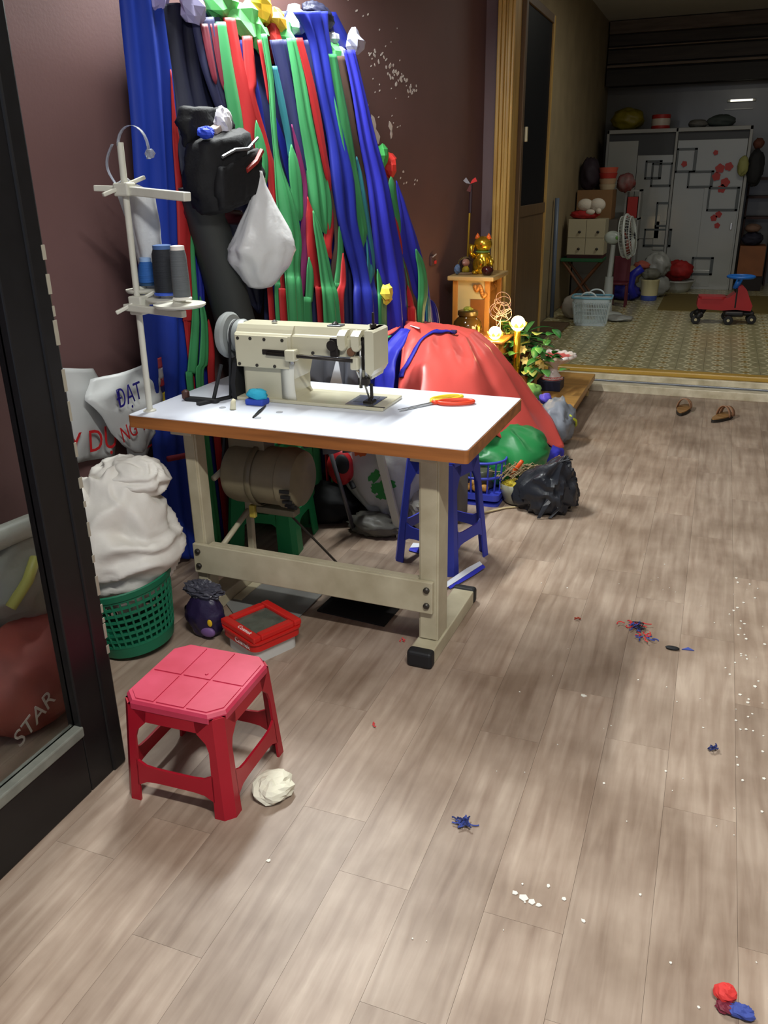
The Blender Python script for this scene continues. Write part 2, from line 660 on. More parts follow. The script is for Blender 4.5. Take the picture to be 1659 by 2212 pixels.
mb = MB(); mb.box(-2.7, 2.52, -0.6, 12.72, 3.3, 3.4)
w = mb.build('ceiling', M('ceiling_paint', (190, 186, 178), 0.8, var=0.05, scale=3)); w['kind'] = 'structure'

# --- dark loft above the wardrobe
lo = struct_root('trim_4')
mb = MB(); mb.box(-1.6, 2.3, 12.22, 12.6, 2.58, 3.3)
mb.build('loft_box', M('loft_dark', (40, 36, 32), 0.7, var=0.3, scale=5), lo, W=True)
LB = [(2.56, 2.75, 42, 12.16), (2.77, 2.80, 120, 12.15), (2.82, 2.97, 66, 12.18), (2.985, 3.0, 130, 12.16), (3.02, 3.14, 64, 12.2), (3.15, 3.29, 110, 12.16)]
for i, (a, b_, g, yy) in enumerate(LB):
    mb = MB(); mb.box(-1.6, 2.3, yy, 12.24, a, b_, 0.004)
    mb.build('loft_board', M('loft_board_%d' % i, (g, int(g * .86), int(g * .72)), 0.6, var=0.5, scale=6, stretch=(.4, 1, 4)), lo, W=True)

# --- yellow door frame and open leaf
OCHRE = M('ochre_varnished_wood', (206, 170, 96), 0.36, var=0.3, scale=10, stretch=(4, 4, .25), rgb2=(168, 130, 66))
d1 = struct_root('door_1')
for x0, x1, yy in [(-1.56, -1.535, 6.235), (-1.535, -1.51, 6.25), (-1.51, -1.49, 6.265), (-1.49, -1.465, 6.245), (-1.465, -1.445, 6.26)]:
    mb = MB(); mb.box(x0, x1, yy, 6.46, ZB * 0.0 + 0.0, 3.3, 0.006)
    mb.build('jamb', OCHRE, d1, W=True)
BROWN = M('brown_door_panel', (104, 80, 50), 0.5, var=0.3, scale=9, stretch=(4, 4, .25))
lf = struct_root('door_2')
LX0, LX1 = -1.455, -1.415
for ya, yb, za, zb in [(6.47, 6.53, .13, 2.68), (7.49, 7.55, .13, 2.68), (6.53, 7.49, 2.62, 2.68), (6.53, 7.49, 1.22, 1.30), (6.53, 7.49, .13, .20)]:
    mb = MB(); mb.box(LX0, LX1, ya, yb, za, zb, 0.004)
    mb.build('leaf_frame', OCHRE if ya > 7 else BROWN, lf, W=True)
mb = MB(); mb.box(LX0 + .012, LX1 - .012, 6.53, 7.49, .20, 1.22)
mb.build('panel', BROWN, lf, W=True)
mb = MB(); mb.box(LX0 + .014, LX1 - .014, 6.53, 7.49, 1.30, 2.62)
mb.build('pane', M('dark_door_glass', (8, 11, 18), 0.5, spec=.12), lf, W=True)
mb = MB(); mb.box(LX1, LX1 + .02, 6.55, 6.58, 1.74, 1.84, .004)
mb.build('latch', M('latch_cream', (200, 192, 160), .4), lf, W=True)

# --- black glass door folded back on the left, parallel to the planks
gd = struct_root('door_3')
BLK = M('black_door_frame', (16, 16, 18), 0.42, var=0.3, scale=30)
DX0, DX1 = -1.43, -1.385
mb = MB(); mb.box(DX0, DX1, 1.375, 1.465, 0.0, 2.9, 0.004)
mb.build('stile', BLK, gd, W=True)
mb = MB(); mb.box(DX0 - .004, DX1 + .006, 1.462, 1.512, 0.0, 2.9, 0.006)
mb.build('edge_profile', BLK, gd, W=True)
mb = MB(); mb.box(DX0, DX1, 0.55, 0.64, 0.0, 2.9, 0.004)
mb.build('stile', BLK, gd, W=True)
mb = MB(); mb.box(DX0, DX1, 0.64, 1.375, 0.0, 0.175, 0.004)
mb.build('bottom_rail', BLK, gd, W=True)
mb = MB(); mb.box(DX0 + .005, DX1 + .004, 0.64, 1.38, 0.175, 0.205, 0.004)
mb.build('glazing_bead', M('grey_bead', (124, 126, 116), 0.5, var=.3, scale=20), gd, W=True)
mb = MB(); mb.box(DX0, DX1, 0.64, 1.375, 2.8, 2.9, 0.004)
mb.build('top_rail', BLK, gd, W=True)
mb = MB(); mb.box(DX0 + .018, DX0 + .024, 0.64, 1.375, 0.205, 2.8)
mb.build('pane', M('door_glass', (236, 240, 238), 0.03, trans=1.0, ior=1.1, spec=.3), gd, W=True)
# scuffed tape along the free edge of the door
mb = MB()
rnd = random.Random(3)
z = 0.35
while z < 1.35:
    h = 0.012 + rnd.random() * 0.05
    mb.box(DX1 + .0055, DX1 + .0075, 1.500 + rnd.random() * .006, 1.5125, z, z + h)
    z += h + rnd.random() * 0.06
mb.build('scuffed_tape', M('old_tape', (150, 144, 128), 0.7), gd, W=True, kind='stuff')

# tube batten high on the left wall, above the frame
tl = thing('tube_lamp', 'white tube batten fixed high on the maroon wall', 'lamp', (wall_x(3.55), 3.55, 2.64))
mb = MB(); mb.box(-.62, .62, 0, .05, -.03, .03, .004); mb.xf(frame4((wall_x(3.55), 3.55, 2.68), WD, WN)); mb.build('batten', M('batten_white', (220, 220, 216), .5), tl, W=True)

# ================================================================ SEWING TABLE
CREAM = M('cream_steel_paint', (196, 188, 160), 0.42, var=0.16, scale=8, rgb2=(168, 158, 130), bump=0.03)
RUB = M('black_rubber', (24, 24, 26), 0.6)
BOLT = M('dark_bolt', (70, 66, 60), 0.4, 0.6)
t = thing('sewing_table', 'white topped industrial sewing table with wooden edge and cream steel frame', 'table', (-0.605, 2.222, 0), math.radians(-1.4))
WOODE = M('worn_wood_edge', (170, 106, 52), 0.5, var=0.4, scale=9, stretch=(.3, 2, 4), rgb2=(126, 76, 36))
D = 0.655


def rrect(x0, x1, y0, y1, r, n=5):
    out = []
    for cx, cy, a0 in ((x1 - r, y0 + r, -90), (x1 - r, y1 - r, 0), (x0 + r, y1 - r, 90), (x0 + r, y0 + r, 180)):
        for i in range(n + 1):
            a = math.radians(a0 + 90 * i / n)
            out.append((cx + r * math.cos(a), cy + r * math.sin(a)))
    return out


mb = MB(); mb.prism(rrect(-1.21, 0, 0, D, .012), 0.728, 0.768)
mb.build('table_edge', WOODE, t, label='brown wooden table edge')
mb = MB(); mb.prism(rrect(-1.207, -.003, .003, D - .003, .011), 0.768, 0.7705)
mb.build('table_top', M('white_laminate', (216, 220, 230), 0.32, var=0.03, scale=4), t, label='glossy white laminate top')
for sx, nm, wd in ((-0.19, 1, .068), (-1.068, 0, .052)):
    mb = MB(); mb.box(sx, sx + wd, .105, .20 if nm else .16, .055, .70, .003)
    mb.box(sx + .006, sx + wd - .006, .100, .110, .06, .69, .002)
    mb.build('leg', CREAM, t)
    mb = MB(); mb.box(sx - .01, sx + .075, .05, .50, .70, .728, .003)
    mb.build('top_bracket', CREAM, t)
    fx0, fx1 = (sx - .005, sx + .075)
    mb = MB(); mb.box(fx0, fx1, .045, .50, .0, .055, .004)
    mb.build('foot', CREAM, t)
    for ya, yb in ((.005, .048), (.495, .535)):
        mb = MB(); mb.box(fx0 - .004, fx1 + .004, ya, yb, 0, .06, .012, 3)
        mb.build('foot_cap', RUB, t)
# rear upright and rungs of the far leg
mb = MB(); mb.box(-1.03, -1.005, .40, .425, .055, .70, .003)
mb.build('rear_upright', CREAM, t)
for za, zb in ((.50, .54), (.22, .30)):
    mb = MB(); mb.tube([(-1.017, .19, za), (-1.017, .41, zb)], .011, 8)
    mb.build('rung', CREAM, t, smooth=True)
mb = MB(); mb.box(-.99, -.95, .20, .44, .0, .012, .002); mb.build('base_brace', CREAM, t)
mb = MB(); mb.box(-1.062, -.135, .082, .099, .165, .28, .003)
for zz in (.165, .272):
    mb.box(-1.0, -.19, .099, .125, zz, zz + .008, .001)
mb.build('beam', CREAM, t)
for bx in (-1.04, -.155):
    for bz in (.195, .252):
        mb = MB(); mb.lathe([(.011, 0), (.011, .006), (.006, .010)], 10, (bx, .082, bz), 'y')
        for q in mb.v: q.y = .082 - (q.y - .082)
        mb.build('bolt', BOLT, t)
# motor slung under the top
MOT = M('motor_paint', (128, 118, 92), 0.5, var=0.35, scale=9, bump=.04)
mz, my = .505, .285
mb = MB(); mb.lathe([(.05, -1.000), (.085, -0.995), (.105, -0.980), (.112, -0.955), (.112, -0.865), (.106, -0.860), (.106, -0.765), (.112, -0.760), (.112, -0.735), (.10, -0.700), (.085, -0.690), (.03, -0.685)], 32, (0, my, mz), 'x')
mo = mb.build('motor', MOT, t, smooth=True, ang=30)
mb = MB(); mb.lathe([(.113, -0.880), (.118, -0.875), (.118, -0.860), (.113, -0.855)], 32, (0, my, mz), 'x', cap=False)
mb.build('motor_seam', M('motor_seam', (96, 88, 66), .5), mo, smooth=True)
for k in range(5):
    a = -1.0 + k * .22
    mb = MB(); mb.box(-0.735, -0.699, my - .112 * math.cos(a) - .004, my - .112 * math.cos(a) + .004, mz + .108 * math.sin(a) - .006, mz + .108 * math.sin(a) + .006)
    mb.build('vent_slot', M('slot_black', (14, 13, 12), .7), mo)
mb = MB(); mb.box(-0.985, -0.835, my - .03, my + .05, mz + .09, .73, .004); mb.build('motor_mount', MOT, t)
mb = MB(); mb.box(-0.955, -0.875, my - .034, my - .028, mz + .135, mz + .16); mb.build('mount_slot', M('slot_black'), t)
mb = MB(); mb.box(-0.895, -0.735, my - .02, my + .03, mz - .15, mz - .125, .004); mb.build('clutch_lever', MOT, t)
mb = MB(); mb.box(-0.920, -0.895, my - .03, my - .01, mz - .17, mz - .12, .004); mb.build('lever_pin', M('yellowed_brass', (170, 150, 60), .4), t)
mb = MB(); mb.lathe([(.02, -1.020), (.045, -1.020), (.035, -1.013), (.045, -1.006), (.02, -1.006)], 20, (0, my, mz), 'x'); mb.build('motor_pulley', RUB, t)
mb = MB(); mb.tube([(-1.013, my - .04, mz), (-1.013, my + .02, .74)], .006, 6); mb.tube([(-1.013, my + .04, mz), (-1.013, my + .06, .74)], .006, 6)
mb.build('drive_belt', RUB, t)
# treadle
mb = MB(); mb.box(-.64, -.37, .27, .52, .055, .07, .003)
for k in range(7): mb.box(-.63 + k * .037, -.61 + k * .037, .275, .515, .07, .075)
mb.build('treadle', M('worn_treadle', (150, 136, 110), .6, var=.5, scale=20, rgb2=(70, 56, 44)), t)
mb = MB(); mb.tube([(-.72, .40, .045), (-.28, .40, .045)], .008, 8); mb.build('treadle_shaft', BOLT, t)
mb = MB(); mb.tube([(-.62, .45, .07), (-.78, .30, .36)], .005, 6); mb.build('pull_rod', BOLT, t)

# ================================================================ SEWING MACHINE
IV = M('ivory_enamel', (196, 190, 164), 0.33, var=0.1, scale=6, coat=.2)
DK = M('dark_oily_steel', (48, 42, 38), 0.4, 0.5, var=.4, scale=40)
STL = M('bright_steel', (180, 180, 178), 0.25, 0.9)
ZT = 0.7706
s = thing('sewing_machine', 'ivory industrial walking foot sewing machine set in the white table', 'sewing machine', (-1.25, 2.64, ZT))


def P(name, mbx, mat, **k):
    return mbx.build(name, mat, k.pop('parent', s), W=True, **k)


mb = MB(); mb.box(-1.56, -0.995, 2.55, 2.745, ZT, ZT + .012, .003)
bed = P('bed', mb, IV)
mb = MB(); mb.box(-1.14, -1.035, 2.56, 2.70, ZT + .012, ZT + .014, .001); P('slide_plate', mb, STL, parent=bed)
mb = MB(); mb.box(-1.125, -1.055, 2.60, 2.68, ZT + .014, ZT + .0155); P('needle_plate', mb, M('needle_plate', (120, 122, 128), .3, .8), parent=bed)
mb = MB(); mb.box(-1.06, -.99, 2.556, 2.562, ZT + .0125, ZT + .0135); P('slide_notch', mb, DK, parent=bed)
# column and arm: yz profile pulled along x
zb = ZT + .012
mb = MB(); mb.prism(rrect(-1.545, -1.365, 2.575, 2.725, .02), zb, .93, 'z')
P('column', mb, IV, smooth=True, ang=40)
prof = [(2.56, .918), (2.56, 1.004), (2.566, 1.010), (2.574, 1.012), (2.582, 1.024), (2.592, 1.036), (2.69, 1.036), (2.715, 1.024), (2.725, 1.0), (2.725, .93), (2.715, .918)]
mb = MB(); mb.prism(prof, -1.555, -1.335, 'x')
arm = P('arm', mb, IV)
prof2 = [(2.57, .945), (2.57, 1.004), (2.576, 1.010), (2.584, 1.012), (2.592, 1.024), (2.60, 1.036), (2.69, 1.036), (2.71, 1.024), (2.715, 1.0), (2.715, .955), (2.705, .945)]
mb = MB(); mb.prism(prof2, -1.335, -1.10, 'x'); P('arm', mb, IV)
mb = MB(); mb.prism([(-1.365, zb), (-1.365, .93), (-1.325, .93), (-1.335, .89), (-1.345, .85), (-1.345, .80), (-1.335, zb)], 2.575, 2.72, 'y'); P('column_fillet', mb, IV)
# front cover plate with screws, slot and gauge bar
mb = MB(); mb.box(-1.552, -1.345, 2.556, 2.562, .892, 1.004, .002); P('cover_plate', mb, IV)
for x_, z_ in [(-1.54, .992), (-1.49, .993), (-1.435, .992), (-1.365, .992), (-1.54, .902), (-1.47, .900), (-1.40, .900), (-1.25, .955)]:
    mb = MB(); mb.lathe([(.006, -.004), (.006, 0)], 10, (x_, 2.558, z_), 'y'); P('screw', mb, BOLT)
mb = MB(); mb.box(-1.445, -1.34, 2.552, 2.557, .940, .958, .003); P('slot', mb, DK)
mb = MB(); mb.tube([(-1.425, 2.548, .945), (-1.10, 2.548, .938)], .006, 10); P('gauge_bar', mb, DK, smooth=True)
mb = MB(); mb.box(-1.347, -1.307, 2.528, 2.568, .925, .965, .006); P('gauge_block', mb, IV)
mb = MB(); mb.tube([(-1.325, 2.545, .93), (-1.325, 2.545, .915)], .008, 10); P('gauge_screw', mb, STL)
mb = MB()
rows = []
for i in range(9):
    z_ = zb + (.915 - zb) * i / 8
    w_ = .02 * math.sin(PI * i / 8)
    rows.append([(-1.385, 2.570, z_), (-1.355 - w_ * .2, 2.560, z_), (-1.325 - w_ * .3, 2.562, z_)])
mb.grid(rows, .004); P('side_guard', mb, M('pale_guard', (206, 204, 190), .3), smooth=True)
# head
hp = [(-1.10, .945), (-1.10, 1.036), (-1.042, 1.036), (-1.036, 1.028), (-1.036, .915), (-1.044, .895), (-1.052, .868), (-1.085, .868), (-1.092, .90)]
mb = MB(); mb.prism(hp, 2.595, 2.705, 'y'); hd = P('head', mb, IV)
mb = MB(); mb.prism([(-1.062, .90), (-1.062, 1.036), (-1.036, 1.036), (-1.030, 1.03), (-1.030, .905), (-1.042, .885)], 2.565, 2.70, 'y'); P('face_plate', mb, IV)
mb = MB(); mb.box(-1.098, -1.064, 2.588, 2.597, .90, 1.01); P('recess', mb, DK)
for x_ in (-1.155, -1.105):
    mb = MB(); mb.prism([(2.55, .985), (2.548, 1.02), (2.575, 1.034), (2.60, 1.034), (2.60, 1.02), (2.57, 1.012), (2.568, .985)], x_, x_ + .028, 'x'); P('thread_guide', mb, IV)
    mb = MB(); mb.lathe([(.012, 0), (.016, .006), (.016, .02), (.012, .024)], 14, (x_ + .014, 2.55, .982), 'y'); P('guide_knob', mb, IV, smooth=True, ang=40)
mb = MB(); mb.lathe([(.018, 0), (.018, .005), (.010, .008), (.010, .012), (.018, .015), (.018, .020)], 16, (-1.175, 2.545, .985), 'y'); P('tension_disc', mb, DK)
mb = MB(); mb.box(-1.185, -1.155, 2.552, 2.572, .945, 1.01, .004); P('tension_block', mb, DK)
mb = MB(); mb.lathe([(.014, 0), (.014, .012)], 14, (-1.11, 2.556, .965), 'y'); P('tension_disc', mb, M('rust_brown', (104, 70, 44), .5))
mb = MB(); mb.box(-1.112, -1.082, 2.55, 2.585, .905, .95, .006); P('lifter_bracket', mb, IV)
mb = MB(); mb.tube([(-1.085, 2.58, 1.0), (-1.085, 2.58, .84)], .006, 10); P('needle_bar', mb, STL, smooth=True)
mb = MB(); mb.tube([(-1.068, 2.588, .99), (-1.068, 2.588, .845)], .006, 10); P('presser_bar', mb, STL, smooth=True)
mb = MB(); mb.box(-1.096, -1.056, 2.575, 2.60, .85, .875, .004); P('bar_clamp', mb, DK)
mb = MB(); mb.tube([(-1.075, 2.59, .85), (-1.07, 2.62, ZT + .02)], .0035, 8); P('needle', mb, STL)
mb = MB(); mb.tube([(-1.055, 2.60, .85), (-1.06, 2.615, ZT + .03), (-1.07, 2.61, ZT + .018)], .006, 8); mb.box(-1.085, -1.05, 2.59, 2.635, ZT + .0135, ZT + .021, .003); P('presser_foot', mb, DK)
mb = MB(); mb.tube([(-1.085, 2.585, .86), (-1.095, 2.57, .90)], .004, 8); P('hinge_pin', mb, STL)
# oil cup, thread post and scraps on the arm
mb = MB(); mb.lathe([(.012, 0), (.012, .012), (.004, .014), (.004, .05)], 10, (-1.06, 2.64, 1.036)); P('thread_post', mb, DK)
mb = MB(); mb.lathe([(.010, 0), (.012, .008), (.004, .014)], 10, (-1.20, 2.64, 1.036)); P('oil_cup', mb, DK)
mb = MB(); mb.box(-1.22, -1.17, 2.615, 2.655, 1.036, 1.041, .001); P('top_cover', mb, M('needle_plate'))
mb = MB(); mb.lathe([(.009, 0), (.011, .006), (.004, .012)], 10, (-1.43, 2.63, 1.036)); P('oil_cup', mb, STL)
# hand wheel
GW = M('grey_wheel_paint', (146, 150, 148), 0.35, var=.15, scale=10)
mb = MB(); mb.lathe([(.02, -1.645), (.060, -1.645), (.076, -1.64), (.082, -1.63), (.082, -1.615), (.074, -1.607), (.04, -1.604), (.02, -1.604)], 36, (0, 2.64, .985), 'x'); P('hand_wheel', mb, GW, smooth=True, ang=40)
mb = MB(); mb.lathe([(.03, -1.604), (.050, -1.602), (.058, -1.598), (.052, -1.59), (.058, -1.582), (.060, -1.565), (.054, -1.553), (.02, -1.553)], 36, (0, 2.64, .985), 'x'); P('wheel_hub', mb, GW, smooth=True, ang=40)
pts = []
for i in range(17):
    a = PI * i / 16
    pts.append((-1.59, 2.64 - .054 * math.cos(a), .985 + .054 * math.sin(a)))
mb = MB(); mb.tube([(-1.59, 2.555, ZT + .002)] + pts + [(-1.59, 2.69, ZT + .002)], .005, 8); P('drive_belt', mb, RUB, smooth=True)
mb = MB(); mb.prism([(2.55, ZT), (2.545, .83), (2.57, .90), (2.60, .925), (2.69, .925), (2.72, .88), (2.72, ZT)], -1.578, -1.560, 'x'); P('belt_guard', mb, RUB)

# ================================================================ ON THE TABLE
mb = MB()
o = thing('bobbin_winder', 'black bobbin winder with flat arm beside the hand wheel', 'winder', (-1.68, 2.50, ZT))
mb.prism(rrect(-1.735, -1.60, 2.475, 2.505, .01), ZT, ZT + .012); mb.build('base_bar', RUB, o, W=True)
mb = MB(); mb.prism([(-1.66, 2.44), (-1.64, 2.43), (-1.585, 2.56), (-1.60, 2.565)], ZT, ZT + .010); mb.build('swing_arm', RUB, o, W=True)
mb = MB(); mb.tube([(-1.625, 2.50, ZT + .01), (-1.60, 2.53, .90)], .007, 8); mb.build('upright', RUB, o, W=True)
mb = MB(); mb.lathe([(.008, 0), (.014, .006), (.014, .03), (.006, .036)], 12, (-1.735, 2.49, ZT + .002)); mb.build('knob', M('brown_knob', (70, 40, 30), .5), o, W=True)
mb = MB()
mb.add(*(lambda m_: (m_.v, m_.f))(crumple((-1.455, 2.515, ZT + .034), (.038, .026, .021), 3, .2, 1.6, 20, 12, floor=ZT + .017)))
o = thing('cloth_pincushion', 'small teal and blue padded pincushion at the machine column', 'pincushion', (-1.455, 2.515, ZT))
mb.build('top_pad', M('teal_felt', (40, 160, 190), .8, bump=.2, bscale=200), o, W=True, smooth=True)
mb = MB(); mb.box(-1.492, -1.42, 2.488, 2.542, ZT, ZT + .022, .006); mb.build('base_pad', M('blue_felt', (44, 70, 170), .8), o, W=True)
mb = MB(); mb.tube([(-1.50, 2.42, ZT), (-1.502, 2.43, ZT + .026), (-1.50, 2.435, ZT + .034)], [.011, .009, .006], 10)
mb.build('chalk_stub', M('ivory_chalk', (206, 200, 170), .7), smooth=True, label='ivory chalk stub standing on the white table', cat='chalk')
o = thing('tweezers', 'dark steel tweezers lying before the teal pincushion', 'tweezers', (-1.385, 2.42, ZT))
for dx in (-.004, .004):
    mb = MB(); mb.tube([(-1.41, 2.49, ZT + .004), (-1.395 + dx, 2.42, ZT + .004), (-1.378 + dx * .3, 2.345, ZT + .003)], .0025, 6); mb.build('arm', DK, o, W=True)
for x_, y_ in [(-1.55, 2.435), (-1.33, 2.44), (-1.365, 2.352)]:
    mb = MB(); mb.lathe([(.012, 0), (.012, .0012)], 16, (x_, y_, ZT)); 
    mb.build('table_plug', M('grey_plug', (150, 152, 158), .5), label='round grey plug let into the white table top', cat='plug', group='plugs in the table top')
o = thing('scissors', 'steel scissors with one yellow and one red handle', 'scissors', (-.86, 2.69, ZT))
piv = Vector((-.868, 2.695, 0))
tip = Vector((-.945, 2.565, 0))
dirn = (tip - piv).normalized(); nor = Vector((-dirn.y, dirn.x, 0))
for sg, z_ in ((1, .002), (-1, .005)):
    a = piv + nor * .010 * sg
    mb = MB(); mb.plate([(0, -.010), (.145, -.001), (.15, .0), (.145, .001), (0, .006)], lambda u, v, d: piv + dirn * u + nor * v * sg + nor * sg * u * .03 + Vector((0, 0, ZT + z_ + d)), .0025)
    mb.build('blade', STL, o, W=True)
mb = MB(); mb.lathe([(.006, 0), (.006, .010)], 10, (piv.x, piv.y, ZT)); mb.build('pivot', STL, o, W=True)
for nm, c_, ctr, rx, ry, rot in (('handle', 'yellow', (-.835, 2.765), .060, .026, .80), ('handle', 'red', (-.79, 2.725), .062, .028, .42)):
    pts = []
    for i in range(25):
        a = 2 * PI * i / 24
        u, v = rx * math.cos(a), ry * math.sin(a)
        pts.append((ctr[0] + u * math.cos(rot) - v * math.sin(rot), ctr[1] + u * math.sin(rot) + v * math.cos(rot), ZT + .008))
    mb = MB(); mb.tube(pts, .007, 8, cap=False); mb.tube([(piv.x, piv.y, ZT + .006), tuple(Vector((ctr[0] - rx * math.cos(rot), ctr[1] - rx * math.sin(rot), ZT + .008)))], .008, 8)
    mb.build(nm, M('%s_handle_plastic' % c_, (226, 190, 40) if c_ == 'yellow' else (222, 66, 34), .4), o, W=True, smooth=True, label='%s plastic handle' % c_)

# ================================================================ THREAD STAND
WS = M('white_stand_plastic', (206, 204, 190), .4, var=.1, scale=20)
ts = thing('thread_stand', 'white thread stand post with two arms at the table corner', 'thread stand', (-1.77, 2.32, ZT))
mb = MB(); mb.lathe([(.022, 0), (.022, .004), (.013, .007)], 16, (-1.77, 2.32, ZT)); mb.build('post_foot', WS, ts, W=True)
mb = MB(); mb.tube([(-1.77, 2.32, ZT), (-1.758, 2.32, 1.62)], .0105, 12); mb.build('post', WS, ts, W=True, smooth=True, ang=40)


def chan(name, a, b_, w, h):
    a, b_ = Vector(a), Vector(b_)
    d = (b_ - a); L = d.length; d.normalize()
    sd = d.cross(Vector((0, 0, 1))).normalized(); up = sd.cross(d)
    m_ = Matrix((d, sd, up)).transposed().to_4x4(); m_.translation = a
    q = MB(); q.box(0, L, -w / 2, w / 2, -h / 2, h / 2, .003); q.xf(m_)
    return q.build(name, WS, ts, W=True)


chan('top_arm', (-1.765, 2.33, 1.482), (-1.50, 2.27, 1.462), .03, .026)
chan('top_arm', (-1.86, 2.30, 1.49), (-1.76, 2.33, 1.485), .022, .018)
chan('top_arm', (-1.80, 2.26, 1.47), (-1.74, 2.40, 1.52), .014, .012)
mb = MB(); mb.box(-1.79, -1.735, 2.298, 2.345, 1.465, 1.505, .005); mb.build('arm_clamp', WS, ts, W=True)
chan('lower_arm', (-1.80, 2.30, 1.125), (-1.555, 2.27, 1.115), .024, .022)
chan('lower_arm', (-1.81, 2.26, 1.11), (-1.72, 2.36, 1.17), .014, .012)
mb = MB(); mb.box(-1.785, -1.735, 2.296, 2.344, 1.10, 1.16, .005); mb.build('arm_clamp', WS, ts, W=True)
for nm, c_, r in (('spool_plate', (-1.575, 2.28, 1.135), .082), ('spool_plate', (-1.665, 2.345, 1.14), .07), ('spool_plate', (-1.775, 2.36, 1.165), .05)):
    mb = MB(); mb.lathe([(r * .3, -.006), (r * .9, .0), (r, .006), (r, .011), (r * .9, .012), (.02, .014), (.02, .022)], 32, c_); mb.build(nm, WS, ts, W=True, smooth=True, ang=40)


def cone(label, c_, rb, rt, h, col, tip_col, base_col):
    o = thing('thread_cone', label, 'thread', c_, 0, 'thread cones on the stand')
    mb = MB(); mb.lathe([(rb * 1.12, 0), (rb * 1.12, .006), (rb * .9, .010)], 20); mb.build('cone_base', M('cb_' + base_col[0], base_col[1], .4), o)
    mb = MB(); mb.lathe([(rb, .010), (rb * 1.02, h * .4), (rt * 1.05, h * .9), (rt * .9, h)], 24)
    mb.build('wound_thread', M('th_' + col[0], col[1], .7, var=.2, scale=30, stretch=(.2, .2, 8), bump=.3, bscale=60), o, smooth=True, ang=60)
    mb = MB(); mb.lathe([(rt * .9, h), (rt * .9, h + .012), (rt * .6, h + .014)], 20); mb.build('cone_tip', M('ct_' + tip_col[0], tip_col[1], .4), o, smooth=True, ang=40)
    return o


cone('grey thread cone with white tip on the white round plate', (-1.566, 2.285, 1.158), .027, .024, .150, ('grey', (92, 96, 98)), ('white', (226, 220, 210)), ('w', (226, 222, 210)))
cone('black thread cone with blue tip on the stand', (-1.665, 2.345, 1.163), .036, .033, .142, ('black', (30, 33, 40)), ('blue', (70, 100, 150)), ('b', (60, 90, 190)))
cone('bright blue thread cone beside the stand post', (-1.755, 2.375, 1.188), .030, .022, .075, ('blue', (38, 96, 170)), ('paleblue', (150, 180, 220)), ('d', (40, 70, 100)))
# thin film looped over the post
pts = []
for i in range(14):
    a = PI * (0.05 + 1.1 * i / 13)
    pts.append(Vector((-1.705 - .055 * math.cos(a), 2.31, 1.60 + .065 * math.sin(a))))
FILM = M('clear_film', (170, 176, 190), .25, trans=.5, alpha=.75)
mb = MB(); mb.grid([[p + Vector((0, -.006, 0)), p + Vector((0, .008, 0))] for p in pts], .001)
fo = thing('packing_film_loop', 'curled clear film hooked on the thread stand top', 'film', (-1.76, 2.31, 1.50))
mb.build('large_loop', FILM, fo, W=True, smooth=True)
pts = [Vector((-1.77 - .03 * math.sin(PI * i / 10) - .01, 2.31, 1.615 - .012 * i)) for i in range(11)]
mb = MB(); mb.grid([[p + Vector((0, -.006, 0)), p + Vector((0, .006, 0))] for p in pts], .001)
mb.build('small_loop', FILM, fo, W=True, smooth=True)
mb = MB(); mb.add(*(lambda m_: (m_.v, m_.f))(crumple((-1.645, 2.31, 1.585), (.016, .012, .014), 7, .3, 2, 12, 8))); mb.build('knot', FILM, fo, W=True)
# grey plastic sleeve hanging on the stand
GP = M('grey_plastic_sleeve', (196, 198, 200), .4, alpha=.92, bump=.3, bscale=40)
rows = []
for i in range(19):
    t_ = i / 18
    z_ = 1.50 - .375 * t_
    xl = -1.845 + .07 * t_ ** .8
    xr = -1.70 + .03 * t_ - .10 * max(0, t_ - .6)
    row = []
    for j in range(11):
        u = j / 10
        row.append((lerp(xl, xr, u), 2.375 + .014 * math.sin(u * 9 + t_ * 2) + .01 * nz((u * 3, t_ * 5, 0), 2) + .012 * u, z_ + .02 * math.sin(u * 5) * (1 - t_)))
    rows.append(row)
mb = MB(); mb.grid(rows, .0015)
mb.build('plastic_sleeve', GP, smooth=True, label='crinkled grey plastic sleeve hanging behind the stand post', cat='plastic bag')

